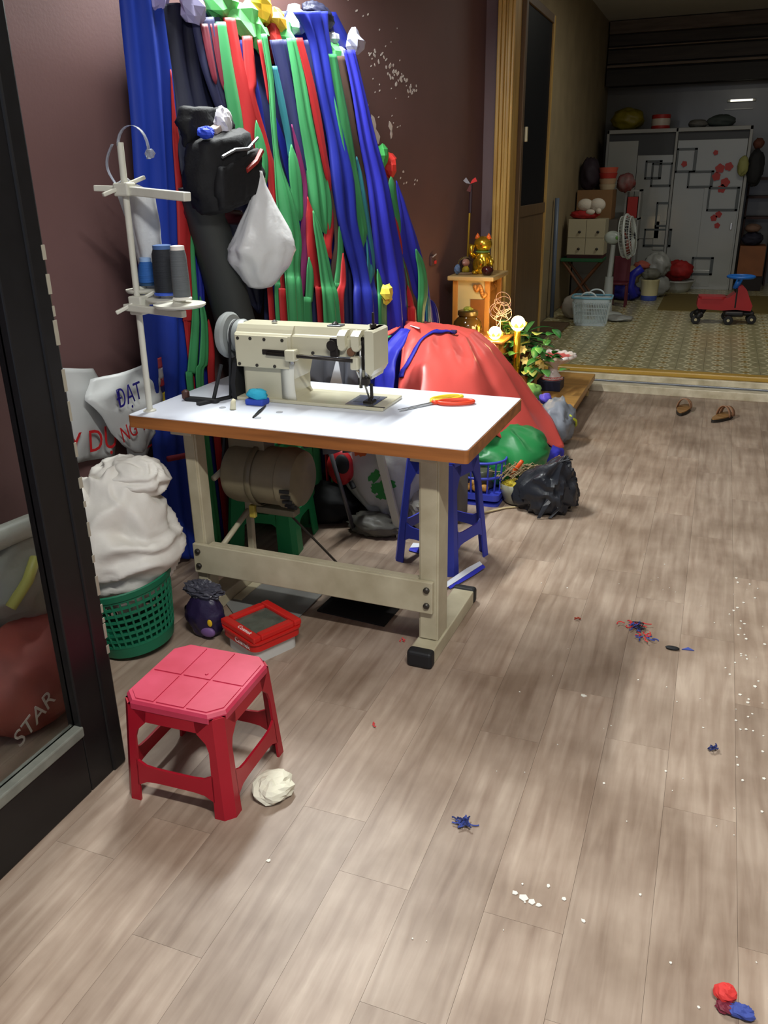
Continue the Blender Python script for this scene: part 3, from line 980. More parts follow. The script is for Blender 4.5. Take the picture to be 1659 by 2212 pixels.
# ================================================================ PLASTIC STOOLS
def stool(name, label, loc, rz, h, bh, th_, mat, zr, leg_b, leg_t, cut, grooves=True, apron=.05, top=None):
    """moulded stool: bh / th_ half widths at floor and seat, zr rail heights, cut corner chamfer"""
    t = thing(name, label, 'stool', loc, rz)
    hs = h - .012

    def half(z): return bh + (th_ - bh) * z / hs
    W_ = .007

    def side_map(k):
        c, s_ = [(1, 0), (0, 1), (-1, 0), (0, -1)][k]

        def fn(u, z, d):
            y = -(half(z) - d)
            return (u * c - y * s_, u * s_ + y * c, z)
        return fn
    za = hs - apron
    for k in range(4):
        mb = MB()
        # the leg at the +u end of side k and the -u end of side k+1
        for sd, sg in ((k, 1), ((k + 1) % 4, -1)):
            out, inn = [], []
            for i in range(13):
                z = hs * i / 12
                out.append((sg * (half(z) - cut), z))
                w = lerp(leg_b, leg_t, z / hs)
                # flare into the apron and at the rail
                if z > za - .05: w += .035 * ((z - (za - .05)) / .05) ** 2 if z < za else .035
                inn.append((sg * (half(z) - w), z))
            mb.plate(out + inn[::-1], side_map(sd), W_)
        # chamfer face between them
        fA, fB = side_map(k), side_map((k + 1) % 4)
        rows = []
        for i in range(13):
            z = hs * i / 12
            cc = cut if z < hs - .06 else cut + .012 * (z - (hs - .06)) / .06
            rows.append([fA(half(z) - cut, z, 0), fB(-(half(z) - cut), z, 0)])
        mb.grid(rows, .006)
        mb.build('leg', mat, t)
        # apron and stretcher of side k
        mb = MB()
        f = side_map(k)
        wA = leg_t + .03
        mb.plate([(-(half(za) - wA), za), (half(za) - wA, za), (half(hs) - cut, hs), (-(half(hs) - cut), hs)], f, W_)
        mb.build('apron', mat, t)
        z0, z1 = zr
        w0, w1 = lerp(leg_b, leg_t, z0 / hs) - .004, lerp(leg_b, leg_t, z1 / hs) - .004
        pl = []
        a0, a1 = half(z0) - w0, half(z1) - w1
        for i in range(9):
            u = -a0 + 2 * a0 * i / 8
            pl.append((u, z0 - .018 * (abs(u) / a0) ** 6))
        for i in range(9):
            u = a1 - 2 * a1 * i / 8
            pl.append((u, z1 + .018 * (abs(u) / a1) ** 6))
        mb = MB(); mb.plate(pl, f, W_)
        mb.build('stretcher', mat, t)
    # seat: chamfered square slab with raised tiles
    e = th_ + .002
    c = cut + .012
    oc = [(e - c, -e), (e, -e + c), (e, e - c), (e - c, e), (-e + c, e), (-e, e - c), (-e, -e + c), (-e + c, -e)]
    mb = MB()
    ring = lambda s_, z: [(x * s_, y * s_, z) for x, y in oc]
    v = ring(1, hs - .012) + ring(1.0, hs + .004) + ring(.965, h)
    fcs = [(i, (i + 1) % 8, (i + 1) % 8 + 8, i + 8) for i in range(8)] + [(i + 8, (i + 1) % 8 + 8, (i + 1) % 8 + 16, i + 16) for i in range(8)] + [tuple(range(16, 24)), tuple(reversed(range(8)))]
    mb.add(v, fcs)
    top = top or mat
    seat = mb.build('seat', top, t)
    if grooves:
        q = e * .94
        xs = [-q, -q * .34, q * .30, q]
        ys = [-q, -q * .05, q]
        for i in range(3):
            for j in range(2):
                x0, x1, y0, y1 = xs[i] + .004, xs[i + 1] - .004, ys[j] + .004, ys[j + 1] - .004
                mb = MB()
                poly = [(x0, y0), (x1, y0), (x1, y1), (x0, y1)]
                cc = c * .9
                if i == 0 and j == 0: poly = [(x0 + cc, y0), (x1, y0), (x1, y1), (x0, y1), (x0, y0 + cc)]
                if i == 2 and j == 0: poly = [(x0, y0), (x1 - cc, y0), (x1, y0 + cc), (x1, y1), (x0, y1)]
                if i == 2 and j == 1: poly = [(x0, y0), (x1, y0), (x1, y1 - cc), (x1 - cc, y1), (x0, y1)]
                if i == 0 and j == 1: poly = [(x0, y0), (x1, y0), (x1, y1), (x0 + cc, y1), (x0, y1 - cc)]
                mb.prism(poly, h - .001, h + .0025)
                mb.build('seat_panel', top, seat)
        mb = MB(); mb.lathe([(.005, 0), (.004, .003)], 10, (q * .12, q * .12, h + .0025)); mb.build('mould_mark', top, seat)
    return t


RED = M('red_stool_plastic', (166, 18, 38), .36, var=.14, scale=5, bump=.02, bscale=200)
RED_SHEEN = M('red_seat_sheen', (202, 66, 94), .4, var=.2, scale=9, rgb2=(184, 44, 70))  # seat sheen painted in: paler, pinker stool red, mottled with scuffs
stool('low_stool', 'low red plastic stool with a gridded seat', (-1.137, 1.553, 0), math.radians(2), .30, .160, .142, RED, (.066, .108), .050, .038, .022, apron=.045, top=RED_SHEEN)
BLUE = M('blue_stool_plastic', (58, 70, 182), .4, var=.06, scale=5)
stool('tall_stool', 'tall blue plastic stool pushed under the sewing table', (-.948, 3.095, 0), math.radians(-17), .47, .150, .112, BLUE, (.118, .165), .052, .040, .018, grooves=False, apron=.06)
GREENP = M('green_stool_plastic', (40, 150, 88), .4, var=.08, scale=5)
stool('green_stool', 'green plastic stool standing behind the sewing motor', (-1.72, 3.03, 0), math.radians(8), .43, .165, .13, GREENP, (.14, .18), .085, .075, .02, grooves=False, apron=.06)

# ================================================================ BASKET, SACK, BAGS AT THE LEFT
GB = M('green_basket_plastic', (20, 110, 78), .45, var=.1, scale=8)
bx, by = -1.74, 2.055
o = thing('waste_basket', 'round green plastic basket with square holes holding the white sack', 'basket', (bx, by, 0))
NB, HB = 40, .255


def br(z): return .128 + .042 * z / HB


mb = MB()
o.rotation_euler = (math.radians(3), math.radians(-7), 0); o.location.z = .016
for j in range(NB):
    a = 2 * PI * j / NB
    mb.tube([(br(z) * math.cos(a), br(z) * math.sin(a), z) for z in (.05, .15, HB - .02)], .0045, 4)
mb.build('upright_bar', GB, o, kind='stuff')
for i in range(8):
    z = .05 + i * .0255
    mb = MB(); mb.lathe([(br(z) - .003, z - .0045), (br(z) + .003, z - .0045), (br(z) + .003, z + .0045), (br(z) - .003, z + .0045), (br(z) - .003, z - .0045)], 40, cap=False)
    mb.build('ring_bar', GB, o)
mb = MB(); mb.lathe([(.118, 0), (.128, .004), (br(.05) + .003, .05), (br(.05) - .003, .05), (.122, .006)], 40); mb.build('base', GB, o, smooth=True, ang=40)
mb = MB(); mb.lathe([(br(HB) - .003, HB - .022), (br(HB) + .004, HB - .022), (br(HB) + .010, HB), (br(HB) + .006, HB + .004), (br(HB) - .003, HB)], 40, cap=False); mb.build('rim', GB, o, smooth=True, ang=40)

WHT = M('white_woven_plastic', (216, 212, 203), .55, var=.08, scale=10, bump=.4, bscale=13)


def sack_fold(seed, amp, k1=3, k2=7):
    def f(a, t_):
        d = Vector((math.cos(a), math.sin(a), t_ * 2.2))
        return 1 + amp * math.sin(PI * min(1, max(0, t_))) ** .7 * (crease(d * 1.3, seed) + .5 * nz((math.cos(a) * k1 + t_ * 3, math.sin(a) * k1, t_ * k2), seed + 2))
    return f


def sack(prof, c, n=64, seed=1, amp=.1, sx=1, sy=1, lean=(0, 0), sub=4):
    pr = []
    for (r0, z0), (r1, z1) in zip(prof, prof[1:]):
        for i in range(sub):
            pr.append((lerp(r0, r1, i / sub), lerp(z0, z1, i / sub)))
    pr.append(prof[-1])
    mb = MB(); mb.lathe(pr, n, (0, 0, 0), sx=sx, sy=sy, fold=sack_fold(seed, amp))
    zmax = prof[-1][1]
    for q in mb.v:
        t_ = max(0, q.z / zmax)
        q.x += c[0] + lean[0] * t_; q.y += c[1] + lean[1] * t_; q.z += c[2]
    return mb


mb = folds((-1.79, 2.09, .36), (.20, .19, .25), 4, .30, (1.0, 1.0, 2.6), 120, 90, floor=.125, shape=lambda q: ((1 - .22 * max(0, q.z)) * (1 - .44 * max(0, -q.z)), (1 - .22 * max(0, q.z)) * (1 - .44 * max(0, -q.z))))
mb.build('white_sack', WHT, smooth=True, label='bulging white woven sack sitting in the green basket', cat='sack')
mb = folds((-1.755, 2.15, .585), (.125, .10, .065), 14, .3, (1.2, 1.2, 1.8), 80, 56)
mb.build('white_sheet', WHT, smooth=True, label='bunched white sheet piled on the white sack', cat='sheet')
mb = folds((-1.87, 2.03, .515), (.10, .09, .08), 9, .3, (1.6, 1.6, 2.0), 60, 40)
mb.build('white_bag', WHT, smooth=True, label='small crumpled white bag against the black door edge', cat='bag')
# hanging printed bags on the wall
PB = M('printed_bag_plastic', (186, 188, 186), .45, var=.08, scale=8, bump=.12, bscale=20)
INKR = M('red_print', (176, 30, 34), .5)
INKB = M('blue_print', (34, 26, 120), .5)


def hang_sheet(rows, nu=12, seed=1, amp=.012, th=.002, sub=5):
    """rows: (yl, zl, yr, zr, off) on the slanting wall"""
    out = []
    for (a, b_) in zip(rows, rows[1:]):
        for i in range(sub):
            out.append([lerp(p, q, i / sub) for p, q in zip(a, b_)])
    out.append(list(rows[-1]))
    G = []
    for i, (yl, zl, yr, zr, off) in enumerate(out):
        row = []
        for j in range(nu + 1):
            u = j / nu
            y, z = lerp(yl, yr, u), lerp(zl, zr, u)
            d = off + amp * (math.sin(u * 7 + i * .3 + seed) * .6 + nz((u * 4, i * .25, 0), seed)) + .02 * math.sin(PI * u)
            row.append(Vector((wall_x(y), y, z)) + WN * max(.006, d))
        G.append(row)
    mb = MB(); mb.grid(G, th)
    return mb


def wall_pt(y, z, off):
    return Vector((wall_x(y), y, z)) + WN * off


o = thing('printed_bag', 'white printed plastic bag with red letters taped to the maroon wall', 'bag', tuple(wall_pt(2.3, .53, 0)))
hang_sheet([(2.19, .93, 2.42, .88, .03), (2.17, .83, 2.46, .80, .04), (2.17, .70, 2.50, .66, .04), (2.18, .585, 2.46, .535, .03)], seed=2).build('bag_sheet', PB, o, W=True, smooth=True)
text('Y DỰ', .115, INKR, o, frame4(wall_pt(2.325, .60, .083), WD + Vector((0, 0, -.12)), (0, 0, 1)), sx=.85)
mb = MB()
for dx, r in ((.0, .6), (.03, -.4)):
    p = wall_pt(2.215 + dx, .935, .045)
    mb.add(*(lambda q: (q.v, q.f))(MB().box(-.015, .015, -.002, .002, -.035, .035).xf(frame4(p, WD, (0, 0, 1)) @ Matrix.Rotation(r, 4, 'Z') @ Matrix.Rotation(PI / 2, 4, 'X'))))
mb.build('tape', M('silver_tape', (120, 126, 122), .35), o, W=True)
o = thing('printed_bag', 'white printed plastic bag with blue letters hanging over another bag', 'bag', tuple(wall_pt(2.45, .55, .08)))
hang_sheet([(2.35, .86, 2.66, .865, .09), (2.29, .80, 2.68, .80, .11), (2.34, .73, 2.66, .73, .12), (2.38, .66, 2.63, .66, .12), (2.43, .60, 2.60, .60, .12), (2.49, .55, 2.55, .55, .11)], seed=5).build('bag_sheet', PB, o, W=True, smooth=True)
text('ĐẠT', .095, INKB, o, frame4(wall_pt(2.455, .757, .160), WD + Vector((0, 0, .10)), (0, 0, 1)), sx=.66)
text('NG TR', .085, INKR, o, frame4(wall_pt(2.475, .635, .158), WD + Vector((0, 0, .16)), (0, 0, 1)), sx=.66)
o = thing('printed_bag', 'grey printed bag end showing below the other wall bags', 'bag', tuple(wall_pt(2.62, .5, .05)))
hang_sheet([(2.53, .68, 2.68, .68, .05), (2.50, .58, 2.66, .56, .06), (2.52, .50, 2.60, .48, .05)], seed=8).build('bag_sheet', PB, o, W=True, smooth=True)
text('E', .08, INKR, o, frame4(wall_pt(2.58, .545, .10), WD + Vector((0, 0, .2)), (0, 0, 1)))
o = thing('striped_packet', 'narrow red white and blue striped packet by the post', 'packet', tuple(wall_pt(2.66, .7, .09)))
for z0, z1, cn, cc in [(.84, .88, 'a', (170, 60, 66)), (.80, .84, 'b', (190, 186, 184)), (.77, .80, 'c', (176, 50, 56)), (.745, .77, 'd', (30, 34, 96)), (.70, .745, 'e', (206, 186, 50))]:
    hang_sheet([(2.635, z1, 2.70, z1, .10), (2.635, z0, 2.70, z0, .10)], 4, 3, .004).build('stripe', M('packet_' + cn, cc, .4), o, W=True, smooth=True)

# purple pouch, red tin, papers under the table
o = thing('detergent_pouch', 'dark purple pouch with a yellow mark beside the basket', 'pouch', (-1.545, 2.19, 0))
crumple((-1.545, 2.195, .085), (.075, .05, .095), 12, .12, 1.5, floor=0, shape=lambda q: (1.0 - .25 * max(0, q.z), 1.0 - .5 * max(0, q.z))).build('pouch_body', M('dark_purple_film', (38, 28, 60), .35, bump=.2), o, W=True, smooth=True)
crumple((-1.545, 2.20, .175), (.07, .035, .03), 13, .35, 2.5).build('pouch_top', M('smoky_film', (70, 70, 80), .35), o, W=True)
mb = MB(); mb.ell((-1.50, 2.150, .075), (.010, .004, .014)); mb.build('yellow_mark', M('yellow_print', (220, 180, 30), .4), o, W=True, smooth=True)
mb = MB(); mb.ell((-1.515, 2.155, .035), (.03, .012, .02)); mb.build('lilac_print', M('lilac_print', (110, 80, 130), .5), o, W=True, smooth=True)

o = thing('biscuit_tin', 'white tub with a red windowed lid under the sewing table', 'box', (-1.318, 2.19, 0), math.radians(-38 + 12))
mb = MB(); mb.prism(rrect(-.088, .088, -.088, .088, .025), 0, .055); mb.build('tub', M('tub_white', (196, 196, 190), .45), o, smooth=True, ang=40)
LID = M('red_lid_plastic', (196, 34, 30), .3)
mb = MB(); mb.prism(rrect(-.1, .1, -.1, .1, .03), .05, .085); mb.prism(rrect(-.105, .105, -.105, .105, .03), .078, .086); mb.build('lid_skirt', LID, o, smooth=True, ang=40)
mb = MB()
for x0, x1, y0, y1 in [(-.1, .1, -.1, -.068), (-.1, .1, .068, .1), (-.1, -.068, -.068, .068), (.068, .1, -.068, .068)]:
    mb.box(x0, x1, y0, y1, .085, .108, .006)
lid = mb.build('lid_frame', LID, o)
mb = MB(); mb.prism(rrect(-.07, .07, -.07, .07, .012), .094, .097); mb.build('window', M('tin_window', (120, 128, 116), .1, trans=.5, var=.4, scale=30), o)
mb = MB()
rnd = random.Random(2)
for i in range(9):
    x_, y_ = rnd.uniform(-.05, .05), rnd.uniform(-.05, .05)
    mb.tube([(x_, y_, .092), (x_ + rnd.uniform(-.03, .03), y_ + rnd.uniform(-.03, .03), .0935)], .002, 5)
mb.build('metal_bits', STL, o, kind='stuff')
PW_ = M('white_print', (226, 220, 214), .5)
text('Cosmek', .026, PW_, o, MW[o.name] @ frame4((.03, -.1008, .056), (1, 0, 0), (0, 0, 1)))
text('Cosmek', .022, PW_, o, MW[o.name] @ frame4((.03, -.093, .1086), (1, 0, 0), (0, 1, 0)))
mb = MB(); mb.plate([(-1.655, 2.46), (-1.57, 2.64), (-1.28, 2.60), (-1.285, 2.39), (-1.51, 2.33)], lambda u, v, d: (u, v, .001 + d + .004 * nz((u * 8, v * 8, 0), 1) + .004), .003)
mb.build('packing_sheet', M('grey_packing_sheet', (126, 126, 122), .5, var=.1, scale=10), label='flat grey packing sheet lying under the table', cat='sheet')
mb = MB(); mb.plate([(-1.245, 2.475), (-.965, 2.45), (-.955, 2.66), (-1.235, 2.68)], lambda u, v, d: (u, v, d), .006)
mb.build('rubber_mat', M('black_mat', (22, 20, 18), .85), label='black rubber mat beneath the treadle', cat='mat')
# cut strips of white and blue vinyl at the table foot
o = thing('vinyl_offcut', 'white and blue vinyl strip lying across the table foot', 'offcut', (-.80, 2.88, 0))
mb = MB(); mb.grid([[(-.90, 2.70, .004), (-.872, 2.70, .004)], [(-.86, 2.82, .012), (-.835, 2.815, .010)], [(-.80, 2.96, .03), (-.78, 2.955, .02)], [(-.765, 3.03, .035), (-.752, 3.025, .025)]], .002)
mb.build('white_face', M('white_vinyl', (222, 226, 236), .4), o, W=True)
mb = MB(); mb.grid([[(-.835, 2.815, .008), (-.825, 2.81, .004)], [(-.78, 2.955, .018), (-.765, 2.95, .010)], [(-.75, 3.025, .025), (-.738, 3.02, .016)]], .002)
mb.build('blue_edge', M('blue_vinyl', (50, 56, 190), .4), o, W=True)
crumple((-.875, 2.66, .012), (.03, .03, .012), 31, .3, 2, 16, 10, floor=0).build('tissue_scrap', M('white_vinyl'), label='small white scrap beside the black rubber mat', cat='scrap')

# ================================================================ HANGING CLOTH ON THE LEFT WALL
CLOTH = {'bigblue': (34, 62, 168), 'red': (184, 44, 46), 'green': (66, 150, 92), 'blue': (36, 46, 150), 'navyblack': (26, 28, 50), 'greynavy': (70, 72, 108), 'maroon': (120, 40, 56),
         'teal': (52, 128, 140), 'purple': (130, 44, 96), 'navy': (40, 44, 86), 'brown': (92, 72, 62), 'violet': (50, 52, 180)}
STRIPS=[
('bigblue','bigblue',[(-1.969,2.706,2.155,-1.947,2.89,2.186),(-1.968,2.713,2.076,-1.946,2.899,2.103),(-1.969,2.705,1.839,-1.946,2.902,1.855),(-1.971,2.684,1.542,-1.947,2.891,1.542),(-1.974,2.661,1.33,-1.95,2.868,1.318),(-1.977,2.631,1.053,-1.951,2.856,1.022),(-1.98,2.61,0.786,-1.955,2.823,0.74),(-1.981,2.598,0.567,-1.961,2.776,0.517),(-1.981,2.601,0.272,-1.962,2.764,0.214),(-1.977,2.631,0.042,-1.962,2.765,-0.014)]),
('bigred','red',[(-1.92,2.864,1.88,-1.919,2.879,1.882),(-1.922,2.846,1.652,-1.919,2.876,1.653),(-1.923,2.84,1.445,-1.915,2.911,1.443),(-1.925,2.821,1.28,-1.917,2.89,1.275),(-1.927,2.804,1.093,-1.92,2.863,1.085),(-1.927,2.804,1.004,-1.92,2.869,0.995),(-1.927,2.806,0.913,-1.925,2.828,0.909)]),
('narrowgreen','green',[(-1.907,2.893,1.411,-1.905,2.909,1.41),(-1.91,2.87,1.225,-1.907,2.891,1.224),(-1.911,2.859,1.086,-1.908,2.886,1.083),(-1.913,2.837,0.981,-1.908,2.881,0.975),(-1.92,2.785,0.807,-1.914,2.837,0.797),(-1.921,2.77,0.735,-1.917,2.803,0.728)]),
('narrowblue','blue',[(-1.923,2.93,1.409,-1.919,2.963,1.408),(-1.925,2.912,1.222,-1.92,2.956,1.218),(-1.927,2.893,0.991,-1.922,2.938,0.984),(-1.935,2.82,0.704,-1.924,2.917,0.682)]),
('narrowgreen','green',[(-1.899,2.879,1.084,-1.897,2.896,1.082),(-1.899,2.88,0.976,-1.895,2.913,0.97),(-1.902,2.846,0.833,-1.897,2.892,0.824),(-1.906,2.813,0.726,-1.902,2.852,0.718)]),
('narrowred','red',[(-1.903,2.929,0.986,-1.901,2.946,0.984),(-1.904,2.916,0.857,-1.9,2.951,0.851),(-1.906,2.902,0.686,-1.902,2.938,0.678)]),
('black','navyblack',[(-1.984,2.981,2.107,-1.965,3.153,2.131),(-1.965,2.954,1.986,-1.946,3.121,2.006),(-1.93,2.929,1.785,-1.91,3.105,1.796),(-1.886,2.877,1.508,-1.848,3.2,1.505),(-1.838,2.961,1.287,-1.811,3.197,1.271),(-1.784,3.041,0.999,-1.764,3.209,0.975)]),
('greynavy','greynavy',[(-1.926,3.068,2.07,-1.91,3.2,2.088),(-1.9,3.063,1.929,-1.886,3.18,1.94),(-1.872,3.087,1.793,-1.86,3.188,1.8),(-1.842,3.126,1.653,-1.834,3.198,1.655),(-1.816,3.135,1.505,-1.812,3.169,1.505)]),
('maroon','maroon',[(-1.893,3.056,2.047,-1.889,3.09,2.051),(-1.871,3.052,1.926,-1.867,3.082,1.929),(-1.855,3.055,1.845,-1.853,3.075,1.847)]),
('maroon','maroon',[(-1.886,3.116,2.054,-1.882,3.15,2.059),(-1.865,3.101,1.931,-1.862,3.128,1.934),(-1.847,3.099,1.828,-1.845,3.114,1.829)]),
('green','green',[(-1.874,3.146,2.064,-1.868,3.194,2.07),(-1.847,3.12,1.898,-1.84,3.179,1.903),(-1.817,3.106,1.722,-1.81,3.165,1.725),(-1.794,3.107,1.593,-1.791,3.133,1.593)]),
('red','red',[(-1.88,3.202,2.086,-1.873,3.265,2.094),(-1.854,3.203,1.941,-1.847,3.259,1.947),(-1.819,3.176,1.726,-1.808,3.27,1.73),(-1.787,3.125,1.505,-1.778,3.206,1.504),(-1.763,3.161,1.383,-1.756,3.224,1.381),(-1.735,3.142,1.197,-1.731,3.177,1.194),(-1.707,3.097,0.993,-1.704,3.13,0.989)]),
('blue','blue',[(-1.876,3.29,2.022,-1.87,3.339,2.027),(-1.846,3.28,1.842,-1.836,3.363,1.848),(-1.815,3.278,1.657,-1.806,3.349,1.659),(-1.796,3.222,1.504,-1.784,3.324,1.503),(-1.757,3.236,1.269,-1.75,3.295,1.265),(-1.721,3.155,0.985,-1.717,3.186,0.98)]),
('green','green',[(-1.792,3.233,1.728,-1.79,3.255,1.729),(-1.776,3.205,1.609,-1.769,3.264,1.61),(-1.764,3.178,1.519,-1.757,3.237,1.519),(-1.754,3.173,1.459,-1.752,3.19,1.459)]),
('red','red',[(-1.848,3.295,2.034,-1.842,3.346,2.04),(-1.824,3.261,1.875,-1.818,3.318,1.879),(-1.815,3.257,1.817,-1.811,3.288,1.819),(-1.784,3.282,1.656,-1.781,3.31,1.657),(-1.761,3.268,1.503,-1.754,3.321,1.503),(-1.74,3.226,1.349,-1.733,3.285,1.346),(-1.728,3.226,1.27,-1.724,3.254,1.268),(-1.711,3.206,1.151,-1.709,3.223,1.15)]),
('red','red',[(-1.827,3.365,2.028,-1.823,3.4,2.032),(-1.803,3.358,1.882,-1.799,3.395,1.885),(-1.789,3.353,1.793,-1.787,3.367,1.794)]),
('green','green',[(-1.811,3.367,2.048,-1.807,3.406,2.053),(-1.784,3.353,1.881,-1.779,3.391,1.884),(-1.763,3.316,1.731,-1.758,3.356,1.733),(-1.741,3.286,1.579,-1.736,3.329,1.58),(-1.72,3.251,1.426,-1.707,3.365,1.423),(-1.697,3.234,1.27,-1.683,3.357,1.262),(-1.681,3.206,1.152,-1.67,3.305,1.142),(-1.659,3.166,0.985,-1.647,3.277,0.97)]),
('green','green',[(-1.715,3.207,1.24,-1.713,3.221,1.239),(-1.7,3.164,1.115,-1.696,3.196,1.112),(-1.685,3.116,0.991,-1.681,3.148,0.987)]),
('red','red',[(-1.695,3.198,1.169,-1.693,3.212,1.167),(-1.683,3.164,1.075,-1.68,3.193,1.072),(-1.673,3.133,0.99,-1.667,3.186,0.982)]),
('teal','teal',[(-1.803,3.438,1.941,-1.8,3.461,1.943),(-1.779,3.432,1.798,-1.775,3.47,1.8),(-1.757,3.434,1.66,-1.752,3.47,1.661),(-1.743,3.422,1.565,-1.739,3.455,1.566)]),
('green','green',[(-1.744,3.435,1.644,-1.741,3.461,1.644),(-1.728,3.397,1.518,-1.72,3.466,1.518),(-1.709,3.385,1.39,-1.703,3.438,1.389),(-1.701,3.396,1.341,-1.698,3.418,1.34)]),
('purple','purple',[(-1.761,3.487,1.724,-1.758,3.505,1.725),(-1.737,3.498,1.582,-1.733,3.526,1.582),(-1.718,3.499,1.461,-1.715,3.525,1.46),(-1.701,3.421,1.299,-1.698,3.453,1.297),(-1.687,3.383,1.177,-1.682,3.427,1.173),(-1.671,3.322,1.031,-1.667,3.359,1.027)]),
('red','red',[(-1.705,3.49,1.436,-1.702,3.513,1.436),(-1.69,3.457,1.314,-1.681,3.532,1.31),(-1.674,3.424,1.182,-1.664,3.503,1.175),(-1.656,3.433,1.07,-1.65,3.486,1.064),(-1.64,3.419,0.95,-1.635,3.463,0.944)]),
('green','green',[(-1.668,3.399,1.192,-1.665,3.42,1.191),(-1.659,3.366,1.111,-1.653,3.419,1.106),(-1.649,3.325,1.014,-1.643,3.377,1.008),(-1.642,3.293,0.951,-1.636,3.347,0.943)]),
('navy','navy',[(-1.841,3.504,2.046,-1.826,3.639,2.061),(-1.808,3.522,1.859,-1.793,3.655,1.868),(-1.777,3.52,1.663,-1.762,3.648,1.667),(-1.751,3.526,1.502,-1.736,3.653,1.5),(-1.713,3.577,1.29,-1.707,3.637,1.287),(-1.677,3.442,0.945,-1.666,3.545,0.931)]),
('green','green',[(-1.795,3.57,2.058,-1.787,3.636,2.066),(-1.769,3.564,1.898,-1.759,3.656,1.906),(-1.745,3.557,1.742,-1.733,3.659,1.747),(-1.719,3.561,1.582,-1.706,3.674,1.583),(-1.696,3.545,1.418,-1.681,3.672,1.415),(-1.679,3.56,1.317,-1.67,3.641,1.313),(-1.669,3.592,1.272,-1.666,3.616,1.271)]),
('green','green',[(-1.677,3.48,1.379,-1.674,3.505,1.378),(-1.659,3.475,1.254,-1.652,3.532,1.25),(-1.636,3.458,1.085,-1.625,3.55,1.075),(-1.615,3.434,0.922,-1.601,3.556,0.904)]),
('orangered','red',[(-1.78,3.616,2.063,-1.774,3.667,2.069),(-1.751,3.639,1.904,-1.744,3.694,1.908),(-1.725,3.647,1.746,-1.718,3.704,1.749),(-1.698,3.657,1.583,-1.693,3.703,1.584),(-1.678,3.666,1.457,-1.674,3.708,1.457)]),
('red','red',[(-1.68,3.666,1.398,-1.676,3.695,1.397),(-1.673,3.617,1.314,-1.665,3.684,1.31),(-1.664,3.575,1.221,-1.657,3.631,1.217),(-1.653,3.599,1.167,-1.651,3.62,1.165)]),
('brown','brown',[(-1.703,3.703,1.517,-1.698,3.745,1.516),(-1.681,3.707,1.37,-1.676,3.75,1.369),(-1.664,3.693,1.239,-1.659,3.731,1.237),(-1.656,3.633,1.137,-1.65,3.678,1.133),(-1.643,3.619,1.04,-1.641,3.637,1.038)]),
('green','green',[(-1.662,3.729,1.326,-1.66,3.747,1.325),(-1.648,3.679,1.187,-1.643,3.723,1.184),(-1.635,3.601,1.042,-1.628,3.665,1.035),(-1.627,3.596,0.98,-1.625,3.617,0.977)]),
('navy','navy',[(-1.814,3.742,2.073,-1.799,3.876,2.088),(-1.779,3.77,1.877,-1.768,3.865,1.883),(-1.745,3.793,1.671,-1.737,3.864,1.673),(-1.719,3.803,1.499,-1.711,3.871,1.499),(-1.68,3.812,1.231,-1.674,3.869,1.228),(-1.645,3.727,0.906,-1.637,3.794,0.896)]),
('red','red',[(-1.635,3.701,1.186,-1.634,3.716,1.184),(-1.624,3.647,1.065,-1.619,3.694,1.06),(-1.611,3.556,0.904,-1.603,3.619,0.895)]),
('blue','blue',[(-1.791,3.659,2.166,-1.764,3.898,2.199),(-1.765,3.732,2.068,-1.749,3.875,2.085),(-1.732,3.743,1.872,-1.716,3.883,1.882),(-1.699,3.758,1.668,-1.681,3.912,1.672),(-1.676,3.745,1.499,-1.652,3.951,1.497),(-1.651,3.742,1.325,-1.63,3.923,1.317),(-1.629,3.764,1.19,-1.609,3.94,1.177),(-1.608,3.787,1.05,-1.59,3.937,1.034),(-1.589,3.742,0.877,-1.567,3.935,0.849)]),
('green','green',[(-1.726,3.82,2.022,-1.718,3.89,2.029),(-1.704,3.812,1.876,-1.695,3.892,1.882),(-1.679,3.817,1.711,-1.669,3.899,1.714),(-1.651,3.842,1.541,-1.643,3.908,1.541),(-1.632,3.837,1.41,-1.623,3.918,1.408),(-1.612,3.851,1.275,-1.604,3.922,1.271),(-1.602,3.841,1.193,-1.597,3.88,1.191)]),
('teal','teal',[(-1.651,3.915,1.603,-1.646,3.957,1.603),(-1.629,3.918,1.453,-1.624,3.967,1.452),(-1.611,3.915,1.317,-1.605,3.965,1.315),(-1.589,3.887,1.134,-1.581,3.956,1.128),(-1.578,3.853,1.025,-1.572,3.906,1.019)]),
('brown','brown',[(-1.741,3.941,2.028,-1.733,4.014,2.035),(-1.712,3.951,1.845,-1.703,4.026,1.85),(-1.686,3.963,1.674,-1.677,4.037,1.676),(-1.654,4.019,1.497,-1.648,4.072,1.496),(-1.616,4.018,1.218,-1.611,4.06,1.215),(-1.576,3.974,0.873,-1.571,4.017,0.867)]),
('violetblue','violet',[(-1.72,3.986,2.056,-1.709,4.08,2.066),(-1.692,4.003,1.89,-1.68,4.11,1.898),(-1.659,4.019,1.675,-1.645,4.144,1.679),(-1.632,4.037,1.496,-1.613,4.199,1.495),(-1.609,4.021,1.312,-1.585,4.23,1.302),(-1.585,4.009,1.123,-1.555,4.265,1.102),(-1.548,4.012,0.838,-1.521,4.247,0.804)]),
('green','green',[(-1.566,3.955,1.09,-1.564,3.971,1.089),(-1.554,3.94,0.986,-1.548,3.995,0.98),(-1.539,3.917,0.853,-1.531,3.99,0.842)]),
('green','green',[(-1.618,4.176,1.514,-1.613,4.226,1.513),(-1.598,4.167,1.353,-1.591,4.224,1.351),(-1.567,4.221,1.155,-1.56,4.279,1.151),(-1.537,4.258,0.949,-1.529,4.33,0.941),(-1.524,4.223,0.797,-1.517,4.281,0.789)]),
